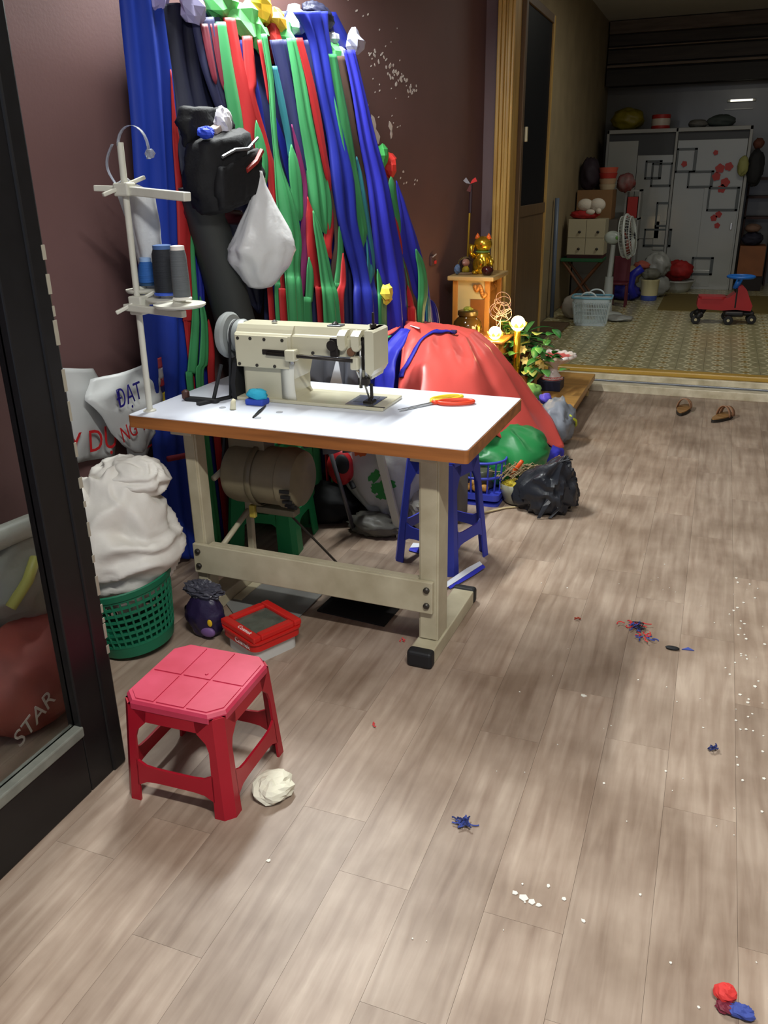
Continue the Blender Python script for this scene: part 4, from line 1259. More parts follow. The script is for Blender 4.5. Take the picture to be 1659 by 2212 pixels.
('green','green',[(-1.602,4.228,1.513,-1.595,4.294,1.513),(-1.587,4.227,1.399,-1.58,4.29,1.398),(-1.571,4.257,1.301,-1.566,4.303,1.299),(-1.561,4.269,1.232,-1.559,4.288,1.23)]),
('red','red',[(-1.569,4.21,1.323,-1.566,4.237,1.322),(-1.554,4.212,1.206,-1.549,4.258,1.203),(-1.541,4.236,1.124,-1.539,4.259,1.123)]),
('brown','brown',[(-1.548,4.266,1.122,-1.544,4.294,1.12),(-1.525,4.287,0.956,-1.519,4.341,0.95),(-1.501,4.331,0.782,-1.494,4.394,0.772)]),
('red','red',[(-1.52,4.267,0.979,-1.517,4.291,0.977),(-1.508,4.263,0.876,-1.501,4.326,0.868),(-1.501,4.243,0.774,-1.491,4.332,0.76)]),
('violetblue','violet',[(-1.607,4.337,1.494,-1.603,4.378,1.493),(-1.586,4.354,1.346,-1.578,4.43,1.344),(-1.567,4.329,1.167,-1.546,4.513,1.154),(-1.541,4.365,0.989,-1.518,4.569,0.967),(-1.512,4.412,0.747,-1.494,4.571,0.723)]),
('green','green',[(-1.519,4.388,1.153,-1.514,4.433,1.15),(-1.503,4.415,1.048,-1.495,4.486,1.041),(-1.491,4.387,0.924,-1.48,4.479,0.913),(-1.48,4.34,0.759,-1.472,4.407,0.749)]),
('teal','teal',[(-1.489,4.496,0.911,-1.485,4.523,0.908),(-1.476,4.466,0.74,-1.469,4.525,0.731)]),
('blue','blue',[(-1.506,4.585,0.878,-1.503,4.606,0.875),(-1.492,4.588,0.72,-1.48,4.688,0.705)]),
('widenavy','navy',[(-1.968,3.167,2.107,-1.919,3.593,2.166),(-1.937,3.175,1.943,-1.89,3.584,1.983),(-1.891,3.245,1.732,-1.848,3.622,1.749),(-1.854,3.241,1.505,-1.805,3.665,1.501),(-1.809,3.298,1.265,-1.769,3.646,1.242),(-1.771,3.218,0.957,-1.726,3.605,0.901)]),
('wideblue','blue',[(-1.914,3.549,2.159,-1.846,4.137,2.24),(-1.885,3.539,1.978,-1.802,4.26,2.048),(-1.847,3.544,1.745,-1.765,4.254,1.778),(-1.804,3.583,1.502,-1.727,4.251,1.496),(-1.765,3.596,1.245,-1.689,4.251,1.202),(-1.725,3.515,0.896,-1.646,4.205,0.795)]),
]
WORD = {'bigblue': 'blue', 'navyblack': 'black navy', 'greynavy': 'grey navy', 'violet': 'violet blue'}
LBL = {2: 'outer of two narrow green strips beside the long blue bundle', 4: 'inner of two narrow green strips beside the long blue bundle', 3: 'narrow blue strip between the green ones beside the long bundle', 5: 'narrow red strip just behind the hand wheel',
       7: 'grey navy cloth narrowing downward behind the black bag', 8: 'thin maroon strip lying on the grey navy cloth', 9: 'thin maroon strip lying on the grey navy cloth',
       10: 'green strip next to the grey navy cloth, under the lavender rag', 11: 'long red strip passing behind the white plastic bag', 12: 'blue strip between the two upper red strips',
       13: 'short green leaf of cloth beside the long red strip', 14: 'red strip tapering above the white plastic bag side', 15: 'short thin red strip hanging from the yellow rag',
       16: 'long green strip widening beside the white plastic bag', 17: 'narrow green strip showing below the white plastic bag', 18: 'narrow red strip showing below the white plastic bag',
       21: 'thin purple strip beside the wide green one', 24: 'broad navy strip between the two long green strips', 25: 'long green strip hanging under the broad green rag, paired with a red strip',
       26: 'green strip spreading out directly behind the machine arm', 27: 'red strip running along the edge of the long green strip', 31: 'navy strip beside the broad blue cloth',
       33: 'broad blue cloth hanging from the dark navy cloth end', 34: 'green strip lying on the broad blue cloth', 35: 'teal strip lying between the blue and violet cloths', 36: 'long brown strip between the blue and violet cloths',
       37: 'broad violet blue cloth falling onto the red tarpaulin', 39: 'green strip hanging from the low green rag knot', 40: 'short green strip hanging from the low red rag knot',
       44: 'violet blue cloth below the low red rag knot', 45: 'green strip curling at the outermost edge of the hanging cloth', 47: 'small blue cloth corner by the altar cabinet'}
TAGS = M('t', (200, 200, 200), .6)
for i, (nm, col, rows) in enumerate(STRIPS):
    rows = [(Vector(r[:3]), Vector(r[3:])) for r in rows]
    rows = [(a + (a - b_) * .10, b_ + (b_ - a) * .10) for a, b_ in rows]
    if rows[-1][0].z < 1.0 and rows[-1][0].z > .12:            # runs on down behind the table
        a, b_ = rows[-1]
        rows.append((Vector((a.x + .01, a.y, .02)), Vector((b_.x + .01, b_.y, .02))))
    L = sum((b_[0] - a[0]).length for a, b_ in zip(rows, rows[1:]))
    wide = max((r[1] - r[0]).length for r in rows)
    nu = 8 if wide < .12 else 18
    G = []
    sub = 6
    fine = []
    k = len(rows)

    def cat(p0, p1, p2, p3, t_):
        return .5 * ((2 * p1) + (-p0 + p2) * t_ + (2 * p0 - 5 * p1 + 4 * p2 - p3) * t_ ** 2 + (-p0 + 3 * p1 - 3 * p2 + p3) * t_ ** 3)
    for q in range(k - 1):
        for e in range(sub):
            t_ = e / sub
            fine.append([cat(rows[max(q - 1, 0)][s_], rows[q][s_], rows[q + 1][s_], rows[min(q + 2, k - 1)][s_], t_) for s_ in (0, 1)])
    fine.append(list(rows[-1]))
    nf = len(fine)
    for q in range(nf):                                  # loose ends run out to a point
        k_ = 1.0
        if rows[0][0].z < 1.88: k_ *= min(1, .06 + q / (nf * .14))
        if rows[-1][0].z > 1.0: k_ *= min(1, .06 + (nf - 1 - q) / (nf * .14))
        mid = (fine[q][0] + fine[q][1]) / 2
        fine[q] = [mid + (p - mid) * k_ for p in fine[q]]
    for q, (a, b_) in enumerate(fine):
        row = []
        w = (b_ - a).length
        for j in range(nu + 1):
            u = j / nu
            p = a.lerp(b_, u)
            z_ = p.z
            bulge = min(.03, w * .12) * math.sin(PI * u)
            ple = min(.010, w * (.03 if wide < .12 else .06)) * math.sin(u * (7 if wide < .12 else 17) + i * 1.7 + .8 * nz((z_ * 1.5, i, 0))) + .012 * min(1, w / .1) * nz((u * 3 + i, z_ * 2.2, 0), i)
            p = p + WN * (bulge + ple)
            lim = wall_x(p.y) + .012
            if p.x < lim: p.x = lim
            row.append(p)
        G.append(row)
    mb = MB(); mb.grid(G, .004)
    w_ = WORD.get(col, col)
    size = 'broad' if wide > .14 else 'narrow'
    label = '%s %s vinyl cloth strip hanging on the maroon wall' % (size, w_)
    if nm == 'bigblue': label = 'long blue tarpaulin bundle hanging to the floor behind the thread stand'
    if nm == 'wideblue': label = 'wide blue tarpaulin hanging behind the coloured strips'
    if nm == 'widenavy': label = 'wide navy tarpaulin hanging behind the coloured strips'
    if nm == 'black': label = 'near black tarpaulin hanging behind the black bag'
    if i in LBL: label = LBL[i]
    if nm == 'bigred': label = 'flat red strip hanging beside the long blue bundle'
    cm = M('vinyl_' + col, CLOTH[col], .55, var=.3, scale=4, bump=.25, bscale=14, stretch=(1, 1, .3), spec=.3)
    mb.build('hanging_cloth', cm, smooth=True, label=label, cat='cloth', group='cloth hanging on the left wall')
# red cord tied round the blue bundle
mb = MB(); mb.tube([wall_pt(2.60, .50, .17), wall_pt(2.70, .49, .19), wall_pt(2.80, .50, .17)], .012, 8)
mb.tube([wall_pt(2.72, .49, .19), wall_pt(2.74, .35, .195), wall_pt(2.73, .22, .19)], .014, 8)
mb.build('red_cord', M('dark_red_cord', (120, 20, 34), .7), smooth=True, label='dark red cord tied round the long blue bundle', cat='cord')
# gathered ends and rags stuffed on the nails above the cloth
KN = [(2.86, 2.13, .085, .05, 'lavender', (168, 160, 216), 1), (3.06, 2.10, .07, .05, 'lavender', (176, 172, 210), 2), (3.0, 2.17, .05, .04, 'lavender', (150, 146, 200), 12),
      (3.24, 2.15, .09, .06, 'green', (110, 214, 120), 3), (3.36, 2.09, .11, .07, 'green', (120, 226, 130), 4), (3.22, 2.22, .06, .04, 'yellow', (240, 190, 60), 5),
      (3.50, 2.17, .09, .05, 'yellow', (242, 190, 60), 6), (3.47, 2.06, .06, .05, 'green', (110, 214, 120), 7), (3.58, 2.04, .05, .06, 'red', (170, 40, 34), 13), (3.66, 2.07, .10, .055, 'green', (112, 222, 124), 8), (3.60, 2.13, .06, .04, 'yellow', (240, 200, 70), 9),
      (3.76, 2.15, .07, .05, 'white', (196, 200, 220), 10), (3.90, 2.12, .07, .07, 'white', (170, 176, 204), 11),
      (4.05, 2.06, .06, .05, 'green', (104, 214, 116), 15), (4.05, 2.11, .04, .03, 'white', (200, 204, 216), 16), (4.27, 2.13, .07, .045, 'white', (190, 192, 214), 17), (4.13, 2.03, .04, .05, 'white', (160, 164, 190), 20),
      (4.56, 1.62, .05, .05, 'green', (70, 176, 90), 18), (4.66, 1.575, .06, .05, 'red', (226, 58, 50), 19)]
for y, z, w, h, cn, cc, sd in KN:
    mb = crumple((0, 0, 0), (w * .85, .04, h * 1.1), sd, .55, .9, 9, 6)
    p = wall_pt(y, z, .11 if z > 1.8 else .09)
    mb.xf(frame4(p, WD, WN * -1))
    mb.v = [Vector((max(q.x, wall_x(q.y) + .01), q.y, q.z)) for q in mb.v]
    mb.build('rag_knot', M('rag_' + cn + str(cc[0]), cc, .6), label='crumpled %s rag knot on a nail above the cloth strips' % cn, cat='rag', group='rag knots along the cloth tops')
crumple(tuple(wall_pt(3.95, 2.19, .10)), (.05, .14, .055), 41, .2, 1.6).build('navy_hood', M('vinyl_navyblack'), smooth=True, label='dark navy cloth end bunched over a nail', cat='cloth')

# dark roll leaning on the wall, black hip bag, white plastic bag
mb = MB(); mb.tube([(-1.85, 3.36, 0), (-1.84, 3.28, .40), (-1.82, 3.03, .92), (-1.87, 2.90, 1.50)], [.08, .08, .082, .078], 24)
o = mb.build('fabric_roll', M('charcoal_roll', (50, 52, 50), .6, var=.2, scale=6), smooth=True, ang=50, label='charcoal fabric roll leaning under the black bag', cat='fabric roll')
BN = M('black_nylon', (24, 24, 26), .7, bump=.15, bscale=120, spec=.3)
o = thing('black_bag', 'black nylon bag with open pockets hanging in front of the cloth', 'bag', tuple(wall_pt(2.95, 1.42, .2)))
fm = frame4(wall_pt(2.955, 1.42, .25), WD, (0, 0, 1))        # x along the wall, y up, z into the room


def BB(name, mbx, mat, parent=None, **k):
    mbx.xf(fm)
    return mbx.build(name, mat, parent or o, W=True, **k)


mb = MB(); mb.soft(-.155, .16, -.01, .25, -.065, .065, 3, .012, .4)
for q in mb.v: q.y += .03 * (q.x / .15); q.z += .04 * (1 - (q.x / .16) ** 2)
BB('bag_body', mb, BN, smooth=True, ang=60)
mb = MB(); mb.soft(-.12, .155, .01, .165, .05, .11, 5, .010, .35)
for q in mb.v: q.y += .04 * (q.x / .15)
BB('front_pocket', mb, BN, smooth=True, ang=60)
mb = MB()
for k in range(2):
    mb.tube([(-.10, .165 - k * .0 + .0, .105), (-.03, .19, .112), (.05, .195, .112), (.145, .235, .09)], .006, 6, flat=1)
BB('zip', mb, M('zip_grey', (120, 122, 124), .35, .4))
mb = MB(); mb.tube([(.03, .12, .11), (.09, .15, .114), (.14, .19, .108)], .011, 6); BB('red_pull', mb, M('zip_red', (150, 44, 38), .5))
mb = MB(); mb.box(.115, .15, .055, .095, .105, .112, .003); BB('buckle', mb, M('buckle_beige', (176, 166, 136), .4))
mb = MB(); mb.grid([[(.14, .17, .02), (.14, .17, .06)], [(.185, .14, .02), (.185, .14, .06)], [(.20, .08, .02), (.20, .08, .06)], [(.17, .02, .02), (.17, .02, .06)]], .003); BB('clear_strap', mb, M('strap_pale', (150, 150, 158), .3), smooth=True)
mb = MB(); mb.soft(-.145, .135, .20, .335, -.06, .0, 8, .012, .4); BB('back_flap', mb, BN, smooth=True, ang=60)
crumple(tuple(fm @ Vector((.01, .285, .035))), (.03, .035, .05), 14, .3, 1.6, 16, 10).build('paper_wad', M('paper_white', (224, 222, 226), .7), label='white paper wad stuffed in the black bag', cat='paper')
mb = MB(); mb.box(.05, .13, .24, .262, .0, .05, .004); mb.xf(fm @ Matrix.Rotation(.4, 4, 'Z')); mb.build('folded_packet', M('packet_pale', (186, 170, 160), .5), label='pale folded packet sticking out of the black bag', cat='packet')
crumple(tuple(fm @ Vector((-.12, .245, .055))), (.03, .025, .02), 15, .3, 1.6, 14, 8).build('blue_rag', M('blue_rag', (40, 70, 200), .6), label='small bright blue rag tucked in the black bag', cat='rag')
mb = MB(); mb.tube([(-1.93, 2.86, 1.40), (-1.82, 2.90, 1.385), (-1.76, 3.02, 1.37)], .018, 8, flat=1.5); mb.build('red_band', M('dark_red_band', (74, 14, 26), .6), smooth=True, label='dark red band round the charcoal roll below the bag', cat='band')

WP = M('white_bag_plastic', (210, 210, 210), .35, var=.05, scale=8, bump=.35, bscale=14)
mb = MB()
prof = [(.010, .44), (.022, .39), (.062, .31), (.108, .22), (.142, .155), (.118, .10), (.075, .035), (.05, .008), (.012, 0)]
pr = []
for (r0, z0), (r1, z1) in zip(prof, prof[1:]):
    for i in range(4): pr.append((lerp(r0, r1, i / 4), lerp(z0, z1, i / 4)))
pr.append(prof[-1])
mb.lathe(pr, 48, fold=sack_fold(21, .16), sy=.7)
for q in mb.v:
    q.x, q.y = q.x, q.y - .03 * math.sin(q.z * 5)
mb.xf(Matrix.Translation((-1.705, 3.03, 1.10)) @ Matrix.Rotation(math.radians(60), 4, 'Z') @ Matrix.Rotation(.05, 4, 'Y'))
mb.build('white_plastic_bag', WP, smooth=True, label='knotted white plastic bag hanging from the black bag strap', cat='plastic bag')

# ================================================================ RED HEAP BEHIND THE TABLE
HX = [(-1.80, .70), (-1.6, .76), (-1.5, .765), (-1.35, .75), (-1.2, .715), (-1.1, .64), (-1.0, .52), (-.9, .37), (-.8, .23), (-.70, .11), (-.66, .08)]
GY = [(3.5, .42), (3.7, .56), (3.9, .84), (4.08, .97), (4.3, 1.0), (4.55, 1.0), (4.8, .80), (5.0, .50)]


def heap_z(x, y):
    z = interp(HX, x)
    k = interp(GY, y - .25 * (x + 1.1) * 1.0)
    a_ = math.atan2(y - 4.45, x + 1.32); r_ = math.hypot(x + 1.32, y - 4.45)
    f = .05 * min(1, r_ * 2.5) * (.5 - abs(nz((a_ * 2.6, r_ * .9, 0), 3)) * 2) + .035 * nz((x * 3.6, y * 3.6, 0), 3) + .02 * crease((x * 2.6 + y, y * 1.7, 0), 8)
    d = min(1, max(0, (4.45 - y) * 2.2))
    return max(.03, z * k + f * (.35 + d))


PLAN = [(-1.43, 3.92), (-1.38, 3.74), (-1.2, 3.70), (-1.0, 3.82), (-.84, 4.05), (-.74, 4.32), (-.675, 4.56), (-.80, 4.70), (-1.0, 4.85), (-1.3, 4.97), (-1.55, 4.97), (-1.60, 4.6), (-1.50, 4.2)]
cx_, cy_ = -1.20, 4.36


def ray_plan(a):
    d = Vector((math.cos(a), math.sin(a)))
    best = .1
    for p, q in zip(PLAN, PLAN[1:] + PLAN[:1]):
        ex, ey = q[0] - p[0], q[1] - p[1]
        den = d.x * ey - d.y * ex
        if abs(den) < 1e-9: continue
        t_ = ((p[0] - cx_) * ey - (p[1] - cy_) * ex) / den
        s_ = ((p[0] - cx_) * d.y - (p[1] - cy_) * d.x) / den
        if t_ > 0 and 0 <= s_ <= 1: best = t_
    return best


NA, NR = 110, 34
v, f = [], []
for i in range(NR + 1):
    for j in range(NA):
        a = 2 * PI * j / NA
        r = ray_plan(a) * (i / NR)
        x, y = cx_ + r * math.cos(a), cy_ + r * math.sin(a)
        v.append((x, y, heap_z(x, y)))
f = [(i * NA + j, (i + 1) * NA + j, (i + 1) * NA + (j + 1) % NA, i * NA + (j + 1) % NA) for i in range(NR) for j in range(NA)]
k = len(v)
v += [(q[0], q[1], q[2] - .006) for q in v]
f += [tuple(a + k for a in reversed(fc)) for fc in f]
f += [(NR * NA + j, NR * NA + j + k, NR * NA + (j + 1) % NA + k, NR * NA + (j + 1) % NA) for j in range(NA)]
o = thing('red_tarpaulin', 'big red tarpaulin draped over a heap behind the sewing table', 'tarpaulin', (-1.2, 4.3, 0))
REDV = M('red_vinyl_tarp', (226, 90, 82), .36, var=.08, scale=3)
mb = MB(); mb.add(v, f); mb.build('tarp_sheet', REDV, o, W=True, smooth=True)
# sewn blue binding running over it
path = [(-1.27, 4.30), (-1.31, 4.18), (-1.36, 4.06), (-1.39, 3.96), (-1.40, 3.88), (-1.385, 3.80)]
fine = []
for (a, b_), (c_, d_) in zip(path, path[1:]):
    for i in range(6): fine.append((lerp(a, c_, i / 6), lerp(b_, d_, i / 6)))
mb = MB(); mb.grid([[(x - .013, y, heap_z(x - .013, y) + .008), (x, y, heap_z(x, y) + .010), (x + .013, y, heap_z(x + .013, y) + .008)] for x, y in fine], .004)
mb.build('blue_binding', M('vinyl_violet'), o, W=True, smooth=True, label='blue sewn binding')
mb = MB(); mb.box(-1.285, -1.25, 4.29, 4.32, heap_z(-1.27, 4.30) + .004, heap_z(-1.27, 4.30) + .022, .004); mb.build('binding_knot', M('dark_knot', (40, 40, 90), .6), o, W=True)


def drape(name, rows, mat, label, nu=8, amp=.01, seed=0, cat='cloth', th=.004, **k_):
    fine = []
    for (a, b_) in zip(rows, rows[1:]):
        for i in range(6): fine.append([lerp(p, q, i / 6) for p, q in zip(a, b_)])
    fine.append(list(rows[-1]))
    G = []
    for i, r in enumerate(fine):
        a, b_ = Vector(r[:3]), Vector(r[3:])
        row = []
        for j in range(nu + 1):
            u = j / nu
            p = a.lerp(b_, u)
            p += Vector((amp * nz((u * 4, i * .3, 1), seed), -amp * math.sin(u * 8 + i * .2), amp * nz((u * 5, i * .4, 3), seed)))
            row.append(p)
        G.append(row)
    mb = MB(); mb.grid(G, th)
    return mb.build(name, mat, smooth=True, label=label, cat=cat, **k_)


drape('blue_flap', [(-1.38, 3.818, .828, -1.325, 3.80, .828), (-1.426, 3.68, .755, -1.329, 3.643, .755), (-1.44, 3.625, .672, -1.325, 3.551, .672), (-1.444, 3.588, .562, -1.306, 3.496, .562), (-1.45, 3.56, .2, -1.31, 3.47, .2)], M('vinyl_violet'), 'violet blue vinyl flap at the edge of the red tarpaulin', seed=3)
drape('red_flap', [(-1.49, 3.772, .805, -1.398, 3.864, .833), (-1.527, 3.68, .755, -1.472, 3.717, .778)], REDV, 'short red vinyl flap above the violet blue flap', seed=4)
drape('green_trim', [(-1.435, 3.754, .801, -1.412, 3.754, .805), (-1.527, 3.643, .732, -1.50, 3.634, .732)], M('vinyl_green'), 'thin green vinyl trim beside the violet blue flap', seed=5, nu=3, amp=.003)
drape('white_label', [(-1.47, 4.22, .785, -1.42, 4.20, .775), (-1.45, 4.13, .79, -1.40, 4.13, .775)], M('white_vinyl'), 'small white fabric label on top of the red heap', nu=3, amp=.002, seed=1)
GV = M('green_vinyl_bundle', (36, 124, 66), .4, var=.12, scale=5)
folds((-.95, 4.10, .16), (.25, .30, .15), 51, .16, (2, 2, 1), 60, 36, floor=.055).build('green_bundle', GV, smooth=True, label='green vinyl bundle bulging out beneath the red tarpaulin', cat='bundle')
crumple((-.80, 4.36, .06), (.14, .22, .075), 52, .25, 1.6, 36, 20, floor=.002).build('blue_bundle', M('vinyl_violet'), smooth=True, label='violet blue vinyl bundle on the floor under the green one', cat='bundle')
crumple((-.78, 4.86, .14), (.105, .16, .14), 53, .18, 1.4, 36, 20, floor=.002).build('grey_bundle', M('grey_vinyl', (128, 134, 144), .45), smooth=True, label='grey vinyl bundle with lime edge beside the platform', cat='bundle')
mb = MB(); mb.tube([(-.70, 4.80, .20), (-.665, 4.84, .16), (-.67, 4.90, .12), (-.70, 4.95, .08)], .008, 6); mb.build('lime_rope', M('lime', (196, 206, 60), .6), smooth=True, label='lime edging rope along the grey vinyl bundle', cat='rope')
crumple((-.96, 4.93, .28), (.06, .10, .06), 54, .3, 1.6, 24, 14).build('pale_green_cloth', M('pale_green_cloth', (130, 180, 90), .6), smooth=True, label='pale green cloth wedged behind the red tarpaulin', cat='cloth')
crumple((-.86, 4.88, .27), (.035, .05, .03), 55, .3, 1.6, 16, 10).build('purple_cloth', M('purple_cloth', (96, 80, 200), .6), smooth=True, label='small purple cloth peeking out behind the red tarpaulin', cat='cloth')
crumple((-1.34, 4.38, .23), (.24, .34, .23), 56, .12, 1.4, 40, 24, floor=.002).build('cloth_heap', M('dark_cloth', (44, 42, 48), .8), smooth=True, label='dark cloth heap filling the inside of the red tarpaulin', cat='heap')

# ================================================================ UNDER AND BEHIND THE TABLE
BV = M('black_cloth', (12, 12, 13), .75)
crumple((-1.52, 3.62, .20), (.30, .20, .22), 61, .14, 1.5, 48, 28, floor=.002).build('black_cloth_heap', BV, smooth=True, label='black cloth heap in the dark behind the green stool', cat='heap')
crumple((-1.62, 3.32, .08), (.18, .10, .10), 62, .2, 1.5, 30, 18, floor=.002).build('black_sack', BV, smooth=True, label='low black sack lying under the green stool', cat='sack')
mb = MB(); mb.tube([(-1.485, 3.14, .44), (-1.40, 3.20, .02)], .010, 8); mb.build('grey_pole', M('pole_grey', (100, 100, 104), .4, .5), smooth=True, label='thin grey pole leaning beside the green stool', cat='pole')
# carrier bag with green leaf print
WB = M('white_carrier_plastic', (196, 196, 190), .4, var=.08, scale=6, bump=.3, bscale=16)
o = thing('carrier_bag', 'white carrier bag with a green leaf print slumped under the table', 'bag', (-1.33, 3.36, 0))


def cb_shape(q):
    t_ = (q.z + 1) / 2
    return (.50 + .62 * math.sin(min(1, t_ * 1.3) * PI * .5) + .1 * t_, .8)


mb = folds((-1.33, 3.36, .28), (.19, .13, .28), 63, .2, (1.5, 1.5, 1.2), 64, 48, shape=cb_shape, floor=.03)
for q in mb.v: q.x += -.22 * (q.z - .25)
bagm = mb
mb.build('bag_film', WB, o, W=True, smooth=True)
GR = M('green_print', (46, 140, 62), .5)
rnd = random.Random(9)
for (px, pz, w, h, an) in [(-1.30, .26, .03, .018, .8), (-1.265, .215, .035, .024, .3), (-1.30, .20, .02, .02, 1.5), (-1.235, .235, .022, .016, -.4), (-1.27, .17, .02, .014, .2)]:
    pts = []
    for i in range(9):
        a = 2 * PI * i / 9
        r = .75 + .5 * rnd.random()
        u, v_ = w * r * math.cos(a), h * r * math.sin(a)
        pts.append((px + u * math.cos(an) - v_ * math.sin(an), pz + u * math.sin(an) + v_ * math.cos(an)))
    decal(bagm, (px, 3.3, pz), (1, 0, 0), (0, 0, 1), w * 1.25, h * 1.25, an, int(px * -1000), (.3, 1, -.25), 'leaf_print', GR, o)
decal(bagm, (-1.37, 3.3, .37), (1, 0, 0), (0, 0, 1), .03, .03, 0, 5, (.3, 1, -.25), 'orange_print', M('orange_print', (214, 110, 50), .5), o)
crumple((-1.31, 3.25, .04), (.13, .08, .05), 64, .25, 1.8, 36, 20, floor=.002).build('grey_rag', M('grey_film', (104, 102, 94), .45), smooth=True, label='crumpled grey plastic film under the carrier bag', cat='plastic film')
o = thing('red_pouch', 'red and black zipped pouch lying on the carrier bag', 'pouch', (-1.46, 3.20, .26))
mb = MB(); mb.ell((-1.455, 3.20, .315), (.062, .035, .082), 24, 14, lambda d: 1 + .06 * crease(d * 1.5, 3)); mb.build('pouch_body', M('red_nylon', (170, 24, 32), .5), o, W=True, smooth=True)
mb = MB(); mb.ell((-1.435, 3.172, .34), (.035, .016, .045)); mb.build('pouch_mesh', M('black_mesh', (20, 20, 22), .7), o, W=True, smooth=True)
mb = MB(); mb.tube([(-1.40, 3.18, .26), (-1.38, 3.17, .235)], .012, 8); mb.build('pouch_tab', M('black_mesh'), o, W=True)
mb = MB(); mb.box(-.018, .018, -.01, .01, 0, .44, .003); mb.xf(Matrix.Translation((-1.185, 3.23, .0)) @ Matrix.Rotation(-.24, 4, 'Y')); mb.build('leaning_board', M('pale_wood_slat', (196, 190, 172), .5), label='pale slat leaning against the carrier bag', cat='slat')
crumple((-1.36, 3.25, .44), (.07, .05, .035), 66, .25, 1.5, 20, 12).build('maroon_strap', M('maroon_strap', (96, 22, 30), .6), label='maroon strap bunched on top of the carrier bag', cat='strap')
crumple((-1.10, 3.36, .10), (.10, .08, .10), 67, .25, 1.8, 30, 18, floor=.002).build('white_wad', M('white_vinyl_dim', (176, 172, 160), .5), label='crumpled white wad on the floor behind the blue stool', cat='wad')
mb = MB(); mb.box(-1.22, -.98, 3.46, 3.62, 0, .30, .01); mb.build('grey_box', M('grey_card', (110, 108, 104), .6, var=.1, scale=6), label='plain grey carton behind the blue stool', cat='box')
o = thing('vinyl_scrap', 'blue and white vinyl scrap on the floor behind the blue stool', 'offcut', (-1.06, 3.2, 0))
mb = MB(); mb.grid([[(-1.10, 3.12, .006), (-1.10, 3.16, .012)], [(-1.05, 3.11, .02), (-1.05, 3.15, .02)], [(-1.0, 3.12, .006), (-1.0, 3.16, .01)]], .003); mb.build('white_face', M('white_vinyl'), o, W=True)
mb = MB(); mb.grid([[(-1.10, 3.10, .002), (-1.10, 3.12, .006)], [(-1.05, 3.085, .004), (-1.05, 3.11, .018)], [(-1.0, 3.10, .002), (-1.0, 3.12, .006)]], .003); mb.build('blue_edge', M('blue_vinyl'), o, W=True)
# blue tub
o = thing('blue_crate', 'small blue open basket of odds and ends behind the blue stool', 'basket', (-.975, 3.82, 0))
o.scale = (.9, .9, 1)
mb = MB(); mb.prism(rrect(-.13, .13, -.11, .11, .03), 0, .012)
mb.build('crate_base', BLUE, o)
mb = MB(); mb.prism(rrect(-.132, .132, -.112, .112, .03), .03, .06); mb.build('lower_band', BLUE, o)
for k in range(18):
    a = 2 * PI * k / 18
    mb = MB(); mb.tube([(.126 * math.cos(a), .106 * math.sin(a), .05), (.140 * math.cos(a), .12 * math.sin(a), .22)], .005, 6); mb.build('crate_bar', BLUE, o)
for zz, q in ((.14, .134), (.22, .142)):
    pts = [(q * math.cos(2 * PI * i / 28), (q - .02) * math.sin(2 * PI * i / 28), zz) for i in range(29)]
    mb = MB(); mb.tube(pts, .007, 6, cap=False); mb.build('crate_ring', BLUE, o, smooth=True)
mb = MB(); mb.lathe([(.05, .062), (.075, .075), (.085, .16), (.078, .168), (.02, .172)], 20, (-.975, 3.83, 0)); mb.build('glass_jar', M('jar_dull', (96, 100, 80), .15, trans=.4), smooth=True, label='dull glass jar standing in the blue basket', cat='jar')
for i, (x_, y_) in enumerate([(-1.015, 3.745), (-.975, 3.74), (-.935, 3.75), (-.99, 3.755)]):
    mb = MB(); mb.ell((x_, y_, .085 + .02 * (i == 3)), (.022, .02, .018)); mb.build('orange_nut', M('nut_orange', (196, 140, 60), .5, var=.3, scale=30), smooth=True, label='small orange nub lying in the blue basket', cat='nub', group='orange nubs in the basket')
mb = MB(); mb.tube([(-1.0, 3.5, .006), (-.9, 3.62, .008), (-.82, 3.72, .006), (-.72, 3.78, .006), (-.70, 3.76, .02), (-.70, 3.72, .008)], .005, 6); mb.build('twine', M('twine', (190, 172, 130), .8), smooth=True, label='pale twine end trailing across the floor from the basket', cat='twine')
# bowl of straw and black plastic bag
o = thing('straw_bowl', 'clear bowl of dry straw and yellow netting beside the black bag', 'bowl', (-.785, 3.83, 0))
mb = MB(); mb.lathe([(.05, 0), (.065, .01), (.088, .07), (.095, .11), (.091, .11), (.083, .07), (.06, .018), (.02, .015)], 32, (-.785, 3.83, 0)); mb.build('bowl', M('clear_bowl', (190, 190, 170), .2, trans=.5), o, W=True, smooth=True)
mb = MB(); rnd = random.Random(4)
for i in range(70):
    x_, y_ = -.80 + rnd.gauss(-.02, .04), 3.84 + rnd.gauss(0, .03)
    a = rnd.gauss(.5, .5)
    mb.tube([(x_ - .07 * math.cos(a), y_ - .07 * math.sin(a), .12 + rnd.random() * .05), (x_, y_, .15 + rnd.random() * .05), (x_ + .07 * math.cos(a), y_ + .07 * math.sin(a), .13 + rnd.random() * .06)], .0022, 4)
mb.build('straw', M('dry_straw', (150, 130, 96), .8), o, W=True, kind='stuff')
crumple((-.79, 3.81, .09), (.07, .055, .035), 71, .3, 2).build('yellow_net', M('yellow_net', (190, 170, 50), .6), o, W=True)
mb = MB(); mb.tube([(-.84, 3.84, .11), (-.765, 3.80, .225)], .011, 8); mb.build('orange_tool_handle', M('orange_plastic', (214, 84, 30), .4), smooth=True, label='orange tool handle stuck in the straw bowl', cat='tool')  # only the orange handle of a tool
BP = M('black_bag_film', (34, 36, 42), .36, bump=.3, bscale=18)


def bb_shape(q):
    t_ = (q.z + 1) / 2
    return (1.05 - .5 * t_ ** 2, 1.0 - .3 * t_)


